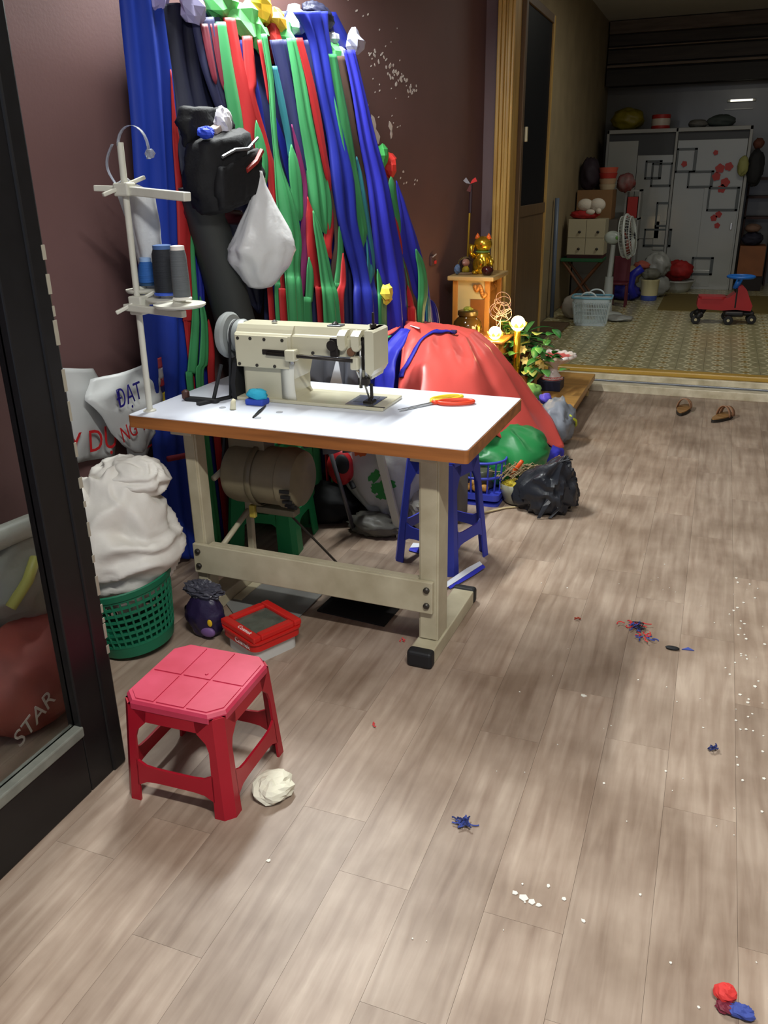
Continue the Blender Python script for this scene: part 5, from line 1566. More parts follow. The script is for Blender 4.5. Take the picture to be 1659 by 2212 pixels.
mb = folds((-.635, 3.78, .115), (.145, .11, .135), 72, .42, (1.6, 1.6, 1.4), 60, 40, shape=bb_shape, floor=.002)
for q in mb.v:
    t_ = max(0, (q.z - .10) / .15)
    q.x += .05 * t_ * t_
o = thing('black_plastic_bag', 'crumpled black plastic bag on the plank floor', 'plastic bag', (-.65, 3.8, 0))
mb.build('bag_film', BP, o, W=True, smooth=True, ang=35)
for rows in ([[(-.62, 3.74, .22), (-.57, 3.76, .24)], [(-.58, 3.73, .26), (-.545, 3.76, .265)], [(-.53, 3.74, .275), (-.52, 3.77, .265)]], [[(-.60, 3.70, .13), (-.57, 3.71, .13)], [(-.63, 3.66, .06), (-.60, 3.67, .07)], [(-.65, 3.64, .005), (-.635, 3.645, .005)]], [[(-.57, 3.71, .10), (-.55, 3.72, .11)], [(-.565, 3.68, .05), (-.55, 3.69, .05)], [(-.60, 3.66, .004), (-.585, 3.66, .004)]]):
    mb = MB(); mb.grid(rows, .006); mb.build('bag_handle', BP, o, W=True)

# ================================================================ ALTAR CORNER
OAK = M('oiled_oak', (204, 154, 84), .42, var=.25, scale=7, stretch=(.6, 3, 3))
ZP = .15
o = thing('altar_platform', 'low wooden platform in the corner by the step', 'platform', (-1.2, 5.65, 0))
PX0, PX1, PY0, PY1 = -1.62, -.736, 5.07, 6.20
mb = MB(); mb.box(PX0, PX1, PY0, PY1, ZP - .045, ZP, .006); mb.build('platform_top', OAK, o, W=True)
mb = MB(); mb.box(PX0 + .02, PX1 - .02, PY0 + .02, PY0 + .045, .02, ZP - .045); mb.build('apron', M('pale_pine', (206, 178, 116), .5, var=.2, scale=8), o, W=True)
mb = MB(); mb.box(PX1 - .06, PX1 - .03, PY0 + .06, PY1 - .06, .04, ZP - .045); mb.build('apron', OAK, o, W=True)
for x_ in (PX0 + .03, PX1 - .09):
    for y_ in (PY0 + .02, PY1 - .1):
        mb = MB(); mb.box(x_, x_ + .06, y_, y_ + .06, 0, ZP - .045, .004); mb.build('leg', M('pale_pine'), o, W=True)
# god cabinet
o = thing('altar_cabinet', 'small carved wooden altar cabinet standing on the platform', 'cabinet', (-1.5, 5.7, ZP))
AX0, AX1, AY0, AY1, AZ = -1.63, -1.375, 5.50, 5.86, .87
HON = M('honey_wood', (196, 130, 58), .35, var=.3, scale=8, stretch=(3, 3, .5))
for x_, y_ in ((AX0, AY0), (AX1 - .035, AY0), (AX0, AY1 - .035), (AX1 - .035, AY1 - .035)):
    mb = MB(); mb.box(x_, x_ + .035, y_, y_ + .035, ZP, AZ, .004); mb.build('post', HON, o, W=True)
mb = MB(); mb.box(AX0 + .03, AX1 - .03, AY0 + .008, AY0 + .02, ZP, AZ); mb.build('side_panel', M('pale_altar_panel', (198, 176, 124), .4, var=.15, scale=4), o, W=True)
mb = MB(); mb.box(AX0 + .005, AX0 + .02, AY0 + .03, AY1 - .03, ZP, AZ); mb.build('back_panel', HON, o, W=True)
mb = MB(); mb.box(AX0 + .03, AX1 - .03, AY1 - .02, AY1 - .008, ZP, AZ); mb.build('side_panel', HON, o, W=True)
mb = MB(); mb.box(AX0 - .03, AX1 + .03, AY0 - .03, AY1 + .04, AZ, AZ + .03, .008, 3); mb.build('cabinet_top', M('altar_top', (190, 158, 104), .35, var=.2, scale=6), o, W=True)
mb = MB()
for i in range(14):
    t_ = i / 13
    mb.ell((AX1 - .03 - .07 * t_, AY0 - .002, AZ - .03 - .055 * (1 - t_) - .02 * math.sin(t_ * 9)), (.017, .012, .016), 8, 6)
    mb.ell((AX1 - .02, AY0 + .04 + .2 * t_, AZ - .035 - .03 * abs(math.sin(t_ * 7))), (.012, .02, .016), 8, 6)
mb.build('carving', M('gilt_carving', (176, 112, 44), .35, .3), o, W=True, kind='stuff')
mb = MB(); mb.box(AX1 - .13, AX1 - .035, AY0 + .002, AY0 + .008, ZP, AZ - .12); mb.build('inner_panel', M('dark_honey', (140, 84, 36), .4, var=.3, scale=8), o, W=True)
# things on the cabinet
GOLD = M('gold_lacquer', (214, 172, 50), .18, .85)
ZC = AZ + .03
o = thing('lucky_cat', 'shiny gold lucky cat figurine on the altar cabinet', 'figurine', (-1.47, 5.66, ZC))
mb = MB(); mb.lathe([(.055, 0), (.07, .01), (.072, .05), (.058, .11), (.045, .14), (.03, .15)], 28, sy=.85); mb.build('cat_body', GOLD, o, smooth=True)
mb = MB(); mb.ell((0, 0, .19), (.062, .052, .052)); mb.build('cat_head', GOLD, o, smooth=True)
for sx in (-1, 1):
    mb = MB(); mb.lathe([(.020, 0), (.012, .02), (.001, .036)], 12, (sx * .038, 0, .225)); mb.build('cat_ear', M('ear_orange', (220, 100, 40), .3), o, smooth=True)
    mb = MB(); mb.tube([(sx * .05, -.03, .11), (sx * .072, -.045, .14 if sx < 0 else .08), (sx * .06, -.05, .19 if sx < 0 else .06)], [.018, .018, .02], 10); mb.build('cat_paw', GOLD, o, smooth=True)
    mb = MB(); mb.ell((sx * .035, -.055, .015), (.022, .03, .015)); mb.build('cat_foot', GOLD, o, smooth=True)
mb = MB(); mb.lathe([(.045, .138), (.052, .142), (.045, .148)], 24); mb.build('cat_collar', M('collar_green', (90, 120, 60), .4), o, smooth=True)
mb = MB(); mb.ell((0, -.052, .195), (.006, .006, .005)); mb.build('cat_nose', M('ear_orange'), o)
mb = MB(); mb.ell((0, -.058, .075), (.028, .014, .035)); mb.build('gold_coin', GOLD, o, smooth=True)
mb = MB(); mb.lathe([(.02, 0), (.034, .012), (.04, .032), (.034, .052), (.018, .062), (.014, .06)], 24, (-1.41, 5.56, ZC)); mb.build('dark_pot', M('dark_glazed', (58, 22, 20), .12), smooth=True, label='dark glazed round pot beside the gold cat', cat='pot')
o = thing('globe_ornament', 'clear dome ornament with a pink headed doll on the altar cabinet', 'ornament', (-1.575, 5.60, ZC))
mb = MB(); mb.lathe([(.055, 0), (.058, .008), (.05, .016)], 24); mb.build('dome_base', M('dome_base', (120, 96, 70), .4), o)
mb = MB(); mb.ell((.008, -.01, .075), (.024, .022, .024)); mb.build('doll_head', M('doll_pink', (226, 160, 140), .5), o, smooth=True)
mb = MB(); mb.lathe([(.024, .016), (.022, .04), (.010, .056)], 14, (.008, -.01, 0)); mb.build('doll_body', M('doll_yellow', (220, 190, 50), .5), o, smooth=True)
mb = MB(); mb.lathe([(.048, .016), (.054, .05), (.045, .09), (.02, .112), (.002, .116)], 28, cap=False); mb.build('glass_dome', M('dome_glass', (200, 205, 210), .05, trans=1, ior=1.15), o, smooth=True)
crumple((-1.615, 5.56, ZC + .035), (.022, .025, .03), 81, .2, 1.5, 14, 10, floor=ZC).build('blue_trinket', M('blue_trinket', (90, 110, 140), .4), label='small blue grey trinket beside the dome ornament', cat='trinket')
o = thing('incense_fan', 'gold stick with a red paper pinwheel leaning on the wall', 'pinwheel', (-1.60, 5.76, ZC))
mb = MB(); mb.tube([(-1.60, 5.74, ZC), (-1.605, 5.80, 1.30), (-1.605, 5.82, 1.45)], .007, 8); mb.build('stick', M('gold_stick', (186, 150, 50), .35, .5), o, W=True, smooth=True)
mb = MB(); mb.tube([(-1.603, 5.80, 1.28), (-1.605, 5.82, 1.46)], .012, 8); mb.build('sleeve', M('dark_sleeve', (46, 24, 30), .5), o, W=True)
for a, cc, nm in ((.3, (206, 40, 40), 'r'), (2.2, (150, 150, 160), 'w'), (4.2, (90, 40, 40), 'd')):
    d = Vector((math.cos(a), 0, math.sin(a)))
    mb = MB(); c0 = Vector((-1.605, 5.80, 1.465)); n2 = Vector((-d.z, 0, d.x))
    mb.grid([[c0, c0 + d * .02 + n2 * .02], [c0 + d * .05, c0 + d * .045 + n2 * .028]], .003); mb.build('vane', M('vane_' + nm, cc, .5), o, W=True)
o = thing('wall_box', 'small dark wall socket with a red light on the maroon wall', 'socket', tuple(wall_pt(5.42, .98, 0)))
p = wall_pt(5.42, 1.0, 0)
mb = MB(); mb.box(-.03, .03, -.03, .03, 0, .02, .004); mb.xf(frame4(p, WD, (0, 0, 1))); mb.build('socket_plate', M('socket_dark', (90, 66, 66), .5), o, W=True)
mb = MB(); mb.box(.004, .026, -.02, .002, .02, .03, .003); mb.xf(frame4(p, WD, (0, 0, 1))); mb.build('red_switch', M('switch_red', (206, 50, 46), .4), o, W=True)
mb = MB(); mb.tube([(-.025, .026, .024), (.028, .04, .024)], .004, 6); mb.xf(frame4(p, WD, (0, 0, 1))); mb.build('white_tab', M('tab_white', (190, 180, 176), .5), o, W=True)
# jar on a block in front of the cabinet
o = thing('altar_crate', 'wooden altar box carrying the amber jar', 'box', (-1.45, 5.30, ZP))
mb = MB(); mb.box(-1.58, -1.215, 5.14, 5.45, ZP, .53, .006); mb.build('box_body', HON, o, W=True)
mb = MB(); mb.box(-1.59, -1.19, 5.13, 5.46, .53, .545, .004); mb.build('box_lid', HON, o, W=True)
o = thing('amber_jar', 'dark amber glass jar with a wide lid before the cabinet', 'jar', (-1.465, 5.30, .545))
mb = MB(); mb.lathe([(.06, 0), (.085, .012), (.096, .05), (.09, .09), (.068, .115), (.058, .122), (.058, .135)], 32); mb.build('jar_glass', M('amber_glass', (74, 52, 18), .08, spec=.6), o, smooth=True)
mb = MB(); mb.lathe([(.064, .132), (.066, .136), (.066, .158), (.06, .162)], 32); mb.build('jar_lid', M('jar_lid', (80, 66, 34), .3, .4), o, smooth=True, ang=40)
crumple((0, 0, .165), (.03, .028, .02), 85, .3, 1.8, 16, 10).build('lid_ribbon', M('ribbon_olive', (150, 150, 50), .5), o)
# lotus lamps
for i, (x_, y_, z_, s_, lab) in enumerate([(-1.255, 5.19, .545, 1.0, 'glowing lotus lamp in front, close by the red tarpaulin'), (-1.135, 5.30, .585, 1.15, 'glowing round lotus lamp next to the plant leaves')]):
    o = thing('lotus_lamp', lab, 'lamp', (x_, y_, z_))
    mb = MB(); mb.lathe([(.025, 0 if i == 0 else -.435), (.022, .004), (.012, .010)], 16); mb.build('lamp_stem', GOLD, o, smooth=True)
    PET = M('lotus_petal', (250, 176, 60), .4, emis=2.2)
    for ring, (n_, r_, h_) in enumerate([(8, .038, .045), (6, .022, .055)]):
        for k in range(n_):
            a = 2 * PI * (k + .5 * ring) / n_
            d = Vector((math.cos(a), math.sin(a), 0)); tt = Vector((-d.y, d.x, 0))
            rows = []
            for q in range(5):
                t_ = q / 4
                c0 = d * (.010 + r_ * math.sin(t_ * 1.6)) * s_ + Vector((0, 0, .008 + h_ * t_)) * s_
                w = .014 * math.sin(PI * (.15 + .8 * t_)) * s_
                rows.append([c0 - tt * w, c0 + d * .004, c0 + tt * w])
            mb = MB(); mb.grid(rows, .002); mb.build('petal', PET, o, smooth=True)
    mb = MB(); mb.ell((0, 0, .045 * s_), (.040 * s_, .040 * s_, .042 * s_)); mb.build('bulb', M('warm_bulb', (255, 226, 150), .4, emis=22), o, smooth=True)
    d = bpy.data.lights.new('lotus_light', 'POINT'); d.energy = 2.0; d.color = (1, .72, .35); d.shadow_soft_size = .05
    q = bpy.data.objects.new('lotus_light', d); COL.objects.link(q); q.parent = o; q.location = (.0, -.06 * s_, .085 * s_)
mb = MB(); mb.lathe([(.012, 0), (.016, .02), (.010, .05), (.014, .08), (.004, .10)], 12, (-1.36, 5.16, .545)); mb.build('gold_vase', GOLD, smooth=True, label='tiny gold vase between the jar and the lamps', cat='vase')
# tangle of fine wire over the lamps
mb = MB(); rnd = random.Random(8)
c0 = Vector((-1.235, 5.24, .72))
for k in range(9):
    ax = Vector((rnd.gauss(0, 1), rnd.gauss(0, 1), rnd.gauss(0, 1))).normalized()
    u = ax.orthogonal().normalized(); w = ax.cross(u)
    r = .045 + rnd.random() * .03
    cc = c0 + Vector((rnd.gauss(0, .012), rnd.gauss(0, .012), rnd.gauss(0, .02)))
    mb.tube([cc + (u * math.cos(2 * PI * i / 20) + w * math.sin(2 * PI * i / 20)) * r for i in range(21)], .0016, 5, cap=False)
mb.tube([c0 + Vector((0, 0, -.05)), (-1.235, 5.24, .545)], .003, 6)
mb.build('wire_tangle', M('pinkish_wire', (200, 160, 140), .4), smooth=True, label='tangled ball of fine pale wire above the lotus lamps', cat='wire', kind='stuff')
# potted plants
o = thing('potted_plant', 'leafy green plant in a brown pot beside the lotus lamps', 'plant', (-1.13, 5.39, ZP))
mb = MB(); mb.prism(rrect(-.10, .10, -.09, .09, .03), 0, .15); 
for q in mb.v:
    k = .75 + .25 * q.z / .15; q.x *= k; q.y *= k
mb.build('pot', M('brown_pot', (128, 78, 36), .4, var=.3, scale=8), o)
mb = MB(); mb.prism(rrect(-.09, .09, -.08, .08, .03), .145, .152); mb.build('soil', M('soil', (50, 40, 30), .9), o)
rnd = random.Random(17)
LEAFS = [M('leaf_dark', (52, 120, 54), .45, var=.2, scale=20), M('leaf_mid', (92, 156, 76), .45, var=.2, scale=20), M('leaf_lime', (196, 206, 104), .45, var=.2, scale=20)]


def leaf(base, d, L, w, mat, par, droop=.3):
    d = Vector(d).normalized()
    sd = d.cross(Vector((0, 0, 1))).normalized()
    rows = []
    for i in range(6):
        t_ = i / 5
        p = Vector(base) + d * L * t_ + Vector((0, 0, -droop * L * t_ * t_))
        ww = w * math.sin(PI * min(1, .08 + t_ * .9)) ** .8
        rows.append([p - sd * ww + Vector((0, 0, ww * .25)), p, p + sd * ww + Vector((0, 0, ww * .25))])
    mb = MB(); mb.grid(rows, .0012)
    return mb.build('leaf', mat, par, smooth=True)


stem_m = M('stem_green', (86, 110, 50), .5)
for k in range(30):
    a = rnd.random() * 2 * PI
    top = Vector((.02 + .14 * math.cos(a) + rnd.gauss(0, .03), .09 * math.sin(a), .19 + rnd.random() * .24))
    mb = MB(); mb.tube([(0, 0, .15), top * .6 + Vector((0, 0, .06)), top], .003, 5); mb.build('stem', stem_m, o, smooth=True)
    for j in range(5):
        a2 = a + rnd.gauss(0, .9)
        leaf(top + Vector((rnd.gauss(0, .03), rnd.gauss(0, .03), rnd.gauss(-.03, .04))), (math.cos(a2), math.sin(a2), rnd.gauss(.1, .3)), .06 + rnd.random() * .045, .026 + rnd.random() * .012, rnd.choice([LEAFS[0], LEAFS[0], LEAFS[1], LEAFS[2]]), o)
o = thing('long_leaf_plant', 'plant with long slender leaves reaching over the tiled floor', 'plant', (-1.20, 5.80, ZP))
mb = MB(); mb.lathe([(.05, 0), (.07, .12), (.075, .2), (.066, .2), (.06, .12)], 20); mb.build('pot', M('brown_pot'), o, smooth=True)
for k in range(16):
    a = rnd.gauss(.1, .7)
    b0 = Vector((rnd.gauss(0, .02), rnd.gauss(0, .02), .24 + rnd.random() * .12))
    mb = MB(); mb.tube([(0, 0, .18), b0], .003, 5); mb.build('stem', stem_m, o)
    leaf(b0, (math.cos(a), math.sin(a) * .6, rnd.gauss(.35, .25)), .14 + rnd.random() * .08, .020, rnd.choice(LEAFS[:2]), o, .35)
mb = MB(); mb.ell((-1.02, 5.36, .455), (.034, .03, .032)); mb.build('green_ball', M('green_bauble', (24, 120, 70), .3), smooth=True, label='green ball ornament nestled in the leaves', cat='ornament')
# pale flower heads
for x_, y_, z_ in [(-1.10, 5.33, .47), (-1.0, 5.34, .40), (-.98, 5.36, .37), (-1.08, 5.32, .40), (-1.05, 5.30, .36)]:
    mb = MB()
    for k in range(6):
        a = 2 * PI * k / 6
        d = Vector((math.cos(a), -.5, math.sin(a)))
        sd = Vector((-math.sin(a), 0, math.cos(a)))
        c0 = Vector((x_, y_, z_))
        mb.grid([[c0 - sd * .004, c0 + sd * .004], [c0 + d * .016 - sd * .010, c0 + d * .016 + sd * .010], [c0 + d * .03 - sd * .002, c0 + d * .03 + sd * .002]], .001)
    mb.build('pale_flower', M('pale_petal', (226, 206, 130), .6), label='pale yellow flower among the pot plant leaves', cat='flower', group='pale flowers in the plant')
# footed dish on a navy box
mb = MB(); mb.box(-1.045, -.885, 5.56, 5.72, ZP, ZP + .07, .004); mb.build('navy_box', M('navy_card', (34, 40, 66), .45), label='navy carton under the footed dish', cat='box')
o = thing('footed_dish', 'white and red scalloped footed fruit dish on the navy carton', 'dish', (-.955, 5.64, ZP + .07))
o.scale = (1.12, 1.12, 1.08)
CER = M('white_ceramic', (238, 228, 224), .15)


def scal(a, t_): return 1 + (.05 * math.cos(16 * a) if t_ > .8 else 0)


mb = MB(); mb.lathe([(.065, 0), (.065, .008), (.05, .02), (.03, .05), (.028, .075), (.04, .09), (.09, .115), (.125, .145)], 64, fold=scal, cap=False); mb.build('dish_bowl', CER, o, smooth=True)
mb = MB(); mb.tube([(.122 * (1 + .05 * math.cos(16 * 2 * PI * i / 96)) * math.cos(2 * PI * i / 96), .122 * (1 + .05 * math.cos(16 * 2 * PI * i / 96)) * math.sin(2 * PI * i / 96), .146 + .004 * math.cos(16 * 2 * PI * i / 96)) for i in range(97)], .012, 8, cap=False); mb.build('dish_rim', CER, o, smooth=True)
mb = MB(); mb.lathe([(.112, .143), (.085, .130), (.03, .112), (.002, .11)], 48, cap=False); mb.build('dish_inside', M('dish_red', (214, 100, 96), .2), o, smooth=True)
mb = MB(); mb.lathe([(.0662, .002), (.0662, .007), (.052, .0185), (.0505, .019)], 48, cap=False); mb.build('foot_band', M('dish_red'), o, smooth=True)

# ================================================================ SANDALS, SCRAPS
SOLE = M('dark_sole', (40, 36, 32), .6); INS = M('tan_footbed', (150, 112, 66), .6, var=.2, scale=20); STR = M('brown_strap', (164, 120, 90), .5, var=.2, scale=20)


def sandal(label, loc, rz, mirror=1):
    t = thing('sandal', label, 'sandal', loc, rz, 'pair of sandals')
    out = []
    for i in range(28):
        a = 2 * PI * i / 28
        y = .125 * math.sin(a)
        w = .042 * (1 + .22 * math.sin(a)) * (1 - .12 * math.cos(2 * a) * 0)
        out.append((w * math.cos(a) + .006 * mirror * math.sin(a) ** 2, y))
    mb = MB(); mb.prism(out, 0, .02); mb.build('sole', SOLE, t)
    mb = MB(); mb.prism([(x * .95, y * .97) for x, y in out], .02, .027); mb.build('footbed', INS, t)
    for y0, y1, h in ((.0, .03, .075), (.045, .085, .066)):
        rows = []
        for i in range(11):
            a = PI * i / 10
            rows.append([(.047 * math.cos(a), y0, .018 + h * math.sin(a)), (.046 * math.cos(a), y1, .018 + (h - .008) * math.sin(a))])
        mb = MB(); mb.grid(rows, .004); mb.build('strap', STR, t, smooth=True)
    return t


sandal('brown two strap sandal standing closer to the altar platform', (-.095, 5.86, 0), math.radians(-8))
sandal('brown two strap sandal turned outward, farther from the altar platform', (.155, 5.74, 0), math.radians(-26), -1)

TR = M('crumpled_tissue', (222, 218, 196), .7)
mb = folds((-.928, 1.535, .02), (.046, .052, .026), 91, .45, (1.0, 1.0, 1.0), 18, 11, floor=.001); mb.build('paper_tissue', TR, label='crumpled cream tissue on the floor by the red stool', cat='tissue')


def thread_scrap(label, x, y, r, cols, seed, n=8):
    t = thing('thread_scrap', label, 'scrap', (x, y, 0), 0, 'thread scraps on the floor')
    rnd = random.Random(seed)
    for ci, (cn, cc) in enumerate(cols):
        mb = MB()
        for k in range(n):
            r *= 1
            p = Vector((rnd.gauss(0, r * .3), rnd.gauss(0, r * .2), .004 + rnd.random() * r * .25))
            pts = [p]
            a = rnd.random() * 6.28
            for q in range(5):
                a += rnd.gauss(0, .9)
                pts.append(pts[-1] + Vector((math.cos(a), math.sin(a), 0)) * r * .15 + Vector((0, 0, rnd.gauss(0, .001))))
            for q in pts: q.z = max(.0025, q.z)
            mb.tube(pts, .0022, 4)
        mb.build('threads', M('thread_' + cn, cc, .8), t, kind='stuff')


R_, B_, K_ = ('red', (190, 44, 44)), ('blue', (52, 66, 140)), ('dark', (26, 28, 44))
thread_scrap('red and blue thread scrap, larger of two lying close together', -.118, 2.745, .05, [R_, B_, K_], 1)
thread_scrap('red and blue thread scrap, smaller of two lying close together', -.085, 2.675, .045, [B_, R_], 2, 6)
thread_scrap('tiny brown red thread scrap alone on the planks', -.315, 2.736, .022, [('rust', (150, 60, 40))], 3, 4)
thread_scrap('dark navy thread tuft alone on the planks', -.423, 1.595, .032, [('navy', (34, 44, 96)), ('navy2', (60, 76, 150))], 4, 12)
thread_scrap('bent navy thread scrap with a hooked end', .152, 2.107, .035, [('navy', (34, 44, 96))], 5, 7)
thread_scrap('tiny pink thread scrap before the table foot', -.866, 2.38, .018, [('pink', (206, 70, 70))], 6, 4)
thread_scrap('faint pink thread scrap between stool and table foot', -.786, 1.888, .016, [('pink', (206, 70, 70))], 7, 3)
mb = MB(); mb.ell((.015, 2.634, .005), (.024, .012, .005), 14, 8); mb.build('black_chip', M('black_mesh'), smooth=True, label='small black oval scrap on the planks', cat='scrap')
mb = MB(); mb.prism([(.045, 2.64), (.085, 2.645), (.065, 2.66)], .0005, .003); mb.build('blue_chip', M('thread_navy2', (60, 76, 150), .8), label='small blue triangle scrap beside the black oval one', cat='scrap')
o = thing('thread_scrap', 'red rag ball with blue thread at the plank edge', 'scrap', (.195, 1.30, 0))
mb = MB(); mb.ell((.185, 1.31, .016), (.020, .018, .016), 14, 9, lambda d: 1 + .2 * crease(d * 2, 1)); mb.build('red_ball', M('rag_ball_red', (214, 56, 52), .7), o, W=True)
crumple((.215, 1.285, .010), (.024, .016, .010), 95, .4, 2, 14, 9, floor=.001).build('blue_tuft', M('thread_navy2'), o, W=True)
crumple((.185, 1.285, .008), (.016, .012, .008), 96, .4, 2, 12, 8, floor=.001).build('maroon_tuft', M('vinyl_maroon'), o, W=True)
# white plaster crumbs and scratches, too many and too small to count
mb = MB(); rnd = random.Random(23)


def crumb(x, y, r):
    mb.prism([(x + r * math.cos(2 * PI * i / 5) * rnd.uniform(.6, 1.3), y + r * math.sin(2 * PI * i / 5) * rnd.uniform(.6, 1.3)) for i in range(5)], .0004, .0022)


for x, y, r in [(-.227, 2.255, .009), (-.255, 1.425, .008), (-.235, 1.418, .010), (-.215, 1.412, .009), (-.20, 1.41, .007), (-.826, 1.319, .006), (-.19, 1.47, .005), (-.15, 1.445, .005), (-.10, 1.40, .006)]:
    crumb(x, y, r)
for i in range(90):
    x, y = rnd.uniform(-.5, .6), rnd.uniform(1.2, 3.4)
    crumb(x, y, .0015 + .003 * rnd.random() ** 3)
for i in range(40):
    crumb(.25 + rnd.gauss(0, .03), rnd.uniform(2.0, 3.3), .003 + .003 * rnd.random())
mb.build('plaster_crumbs', M('white_crumb', (226, 222, 210), .8), label='white plaster crumbs scattered over the plank floor', cat='crumbs', kind='stuff')

# ================================================================ BEHIND THE GLASS DOOR
def behind(y, z, x): return (x, y, z)


crumple((-1.80, 1.60, .15), (.17, .24, .16), 101, .13, 1.4, 40, 24, floor=.002).build('brown_red_sack', M('brown_red_sack', (150, 74, 62), .6, var=.4, scale=7), smooth=True, label='brown red printed sack behind the glass door', cat='sack')
sk = bpy.data.objects['brown_red_sack']
text('STAR', .075, M('sack_print', (190, 180, 170), .6), sk, frame4((-1.625, 1.46, .10), (-.08, 1, .28), (0, -.2, 1)))
crumple((-1.85, 1.68, .42), (.13, .17, .14), 102, .16, 1.5, 36, 20).build('grey_clear_bag', M('smoke_film', (140, 138, 128), .35, bump=.3, bscale=15), smooth=True, label='smoky plastic bag stacked on the sack behind the glass', cat='plastic bag')
mb = MB(); mb.tube([(-1.74, 1.55, .40), (-1.72, 1.61, .46), (-1.74, 1.67, .50)], .016, 8); mb.build('yellow_strap', M('yellow_strap', (180, 176, 90), .5), smooth=True, label='yellow strap on the smoky bag behind the glass', cat='strap')
mb = MB(); mb.tube([(-1.80, 1.30, .60), (-1.80, 1.74, .57)], .034, 16); mb.build('white_tube', M('dull_white_tube', (176, 178, 168), .4), smooth=True, ang=40, label='dull white tube lying on the bags behind the glass', cat='tube')
mb = MB(); mb.lathe([(.02, 0), (.10, .005), (.10, .02), (.02, .025)], 28, (0, 0, 0)); mb.xf(frame4(wall_pt(1.97, 1.04, .01), WD, (0, 0, 1))); mb.build('yellow_disc', M('dull_yellow', (150, 136, 70), .5), label='round dull yellow plate hanging on the wall behind the door', cat='plate')

# grey cloth and white card standing behind the table
GC = M('grey_folded_cloth', (104, 106, 116), .6, var=.3, scale=6)
rows = []
for i in range(9):
    z = .90 - .055 * i
    rows.append([(-1.56 + .028 * j, 3.03 + .035 * math.sin(j * 1.9 + i * .12) + .02 * nz((j * .7, i * .3, 0), 4) - .004 * i, z + .012 * math.sin(j * .8)) for j in range(11)])
mb = MB(); mb.grid(rows, .006); mb.build('grey_cloth', GC, smooth=True, label='grey folded cloth standing behind the sewing machine', cat='cloth')
mb = MB(); mb.plate([(-1.425, .60), (-1.34, .865), (-1.30, .60)], lambda u, v, d: (u, 2.955 + d, v), .004); mb.build('white_card', M('white_vinyl'), label='white triangular card behind the machine bed', cat='card')
crumple(tuple(wall_pt(3.98, .98, .42)), (.03, .03, .045), 141, .5, .9, 9, 6).build('yellow_tag', M('yellow_tag', (226, 206, 70), .6), label='small crumpled yellow tag on the blue cloth behind the machine', cat='tag')

# ================================================================ BACK ROOM
# wardrobe
WX0, WX1, WY, WZ = -1.48, .22, 11.75, 2.03
o = thing('wardrobe', 'tall grey white wardrobe with red flowers and dark frames on its doors', 'wardrobe', (-.63, 12.05, ZB))
WH = M('wardrobe_white', (164, 166, 162), .14, var=.04, scale=3)
WF = M('wardrobe_frame', (150, 150, 146), .4)
WDK = M('wardrobe_dark', (58, 60, 62), .5)
mb = MB(); mb.box(WX0, WX1, WY + .04, 12.35, ZB, WZ - .03); mb.build('body', WDK, o, W=True)
for x0, x1, z0, z1 in [(WX0, WX0 + .03, ZB, WZ), (WX1 - .035, WX1, ZB, WZ), (WX0, WX1, WZ - .045, WZ), (-.655, -.625, ZB, WZ)]:
    mb = MB(); mb.box(x0, x1, WY - .02, WY + .05, z0, z1, .004); mb.build('frame_rail', WF, o, W=True)
doors = [(WX0 + .03, -1.09, ZB, WZ - .13), (-1.085, -.66, ZB, WZ - .30), (-.62, WX1 - .04, ZB + .0, WZ - .14)]
for x0, x1, z0, z1 in doors:
    mb = MB(); mb.box(x0, x1, WY, WY + .04, z0, z1, .004); d = mb.build('door', WH, o, W=True)
mb = MB(); mb.box(-.25, WX1 - .06, WY - .012, WY, ZB, 1.36, .003); mb.build('door', WH, o, W=True)
# raised dark outlined squares printed as boxes
OUTL = M('frame_outline', (74, 80, 80), .4)


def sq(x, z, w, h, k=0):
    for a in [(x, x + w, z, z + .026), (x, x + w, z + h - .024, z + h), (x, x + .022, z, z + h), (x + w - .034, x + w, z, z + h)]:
        mb = MB(); mb.box(a[0], a[1], WY - .018 - k, WY - k, a[2], a[3], .002); mb.build('square_frame', OUTL, o, W=True)


for a in [(-.90, 1.36, .26, .28), (-.62, 1.52, .24, .28), (-.46, 1.34, .30, .20), (-.20, 1.07, .36, .28, .012), (-.92, .64, .34, .22), (-.30, .30, .26, .22, .012), (-.98, 1.45, .2, .22), (-.80, .88, .18, .30)]:
    sq(*a)
for x0, x1, z0, z1 in [(-1.02, -.74, .74, 1.02), (-.80, -.66, .60, .95), (-.28, -.06, .16, .36)]:
    mb = MB(); mb.box(x0, x1, WY - .016, WY - .001, z0, z1, .003); mb.build('raised_square', WH, o, W=True)
RF = M('flower_red', (170, 40, 34), .5)
for x, z, r in [(-.52, 1.62, .035), (-.17, 1.74, .03), (-.10, 1.56, .055), (0.0, 1.58, .05), (-.13, 1.47, .05), (-.02, 1.40, .055), (-.05, 1.33, .05), (-.05, 1.03, .04), (-.05, .90, .035), (-.10, .99, .04)]:
    mb = MB()
    pts = []
    for i in range(20):
        a = 2 * PI * i / 20
        rr = r * (.95 + .12 * math.cos(5 * a + x * 20))
        pts.append((x + rr * math.cos(a), z + rr * math.sin(a)))
    mb.prism(pts, WY - .022, WY - .013, 'y'); mb.build('flower', RF, o, W=True)
mb = MB(); mb.box(.10, .125, WY - .03, WY - .012, .85, .93, .004); mb.build('handle', STL, o, W=True)
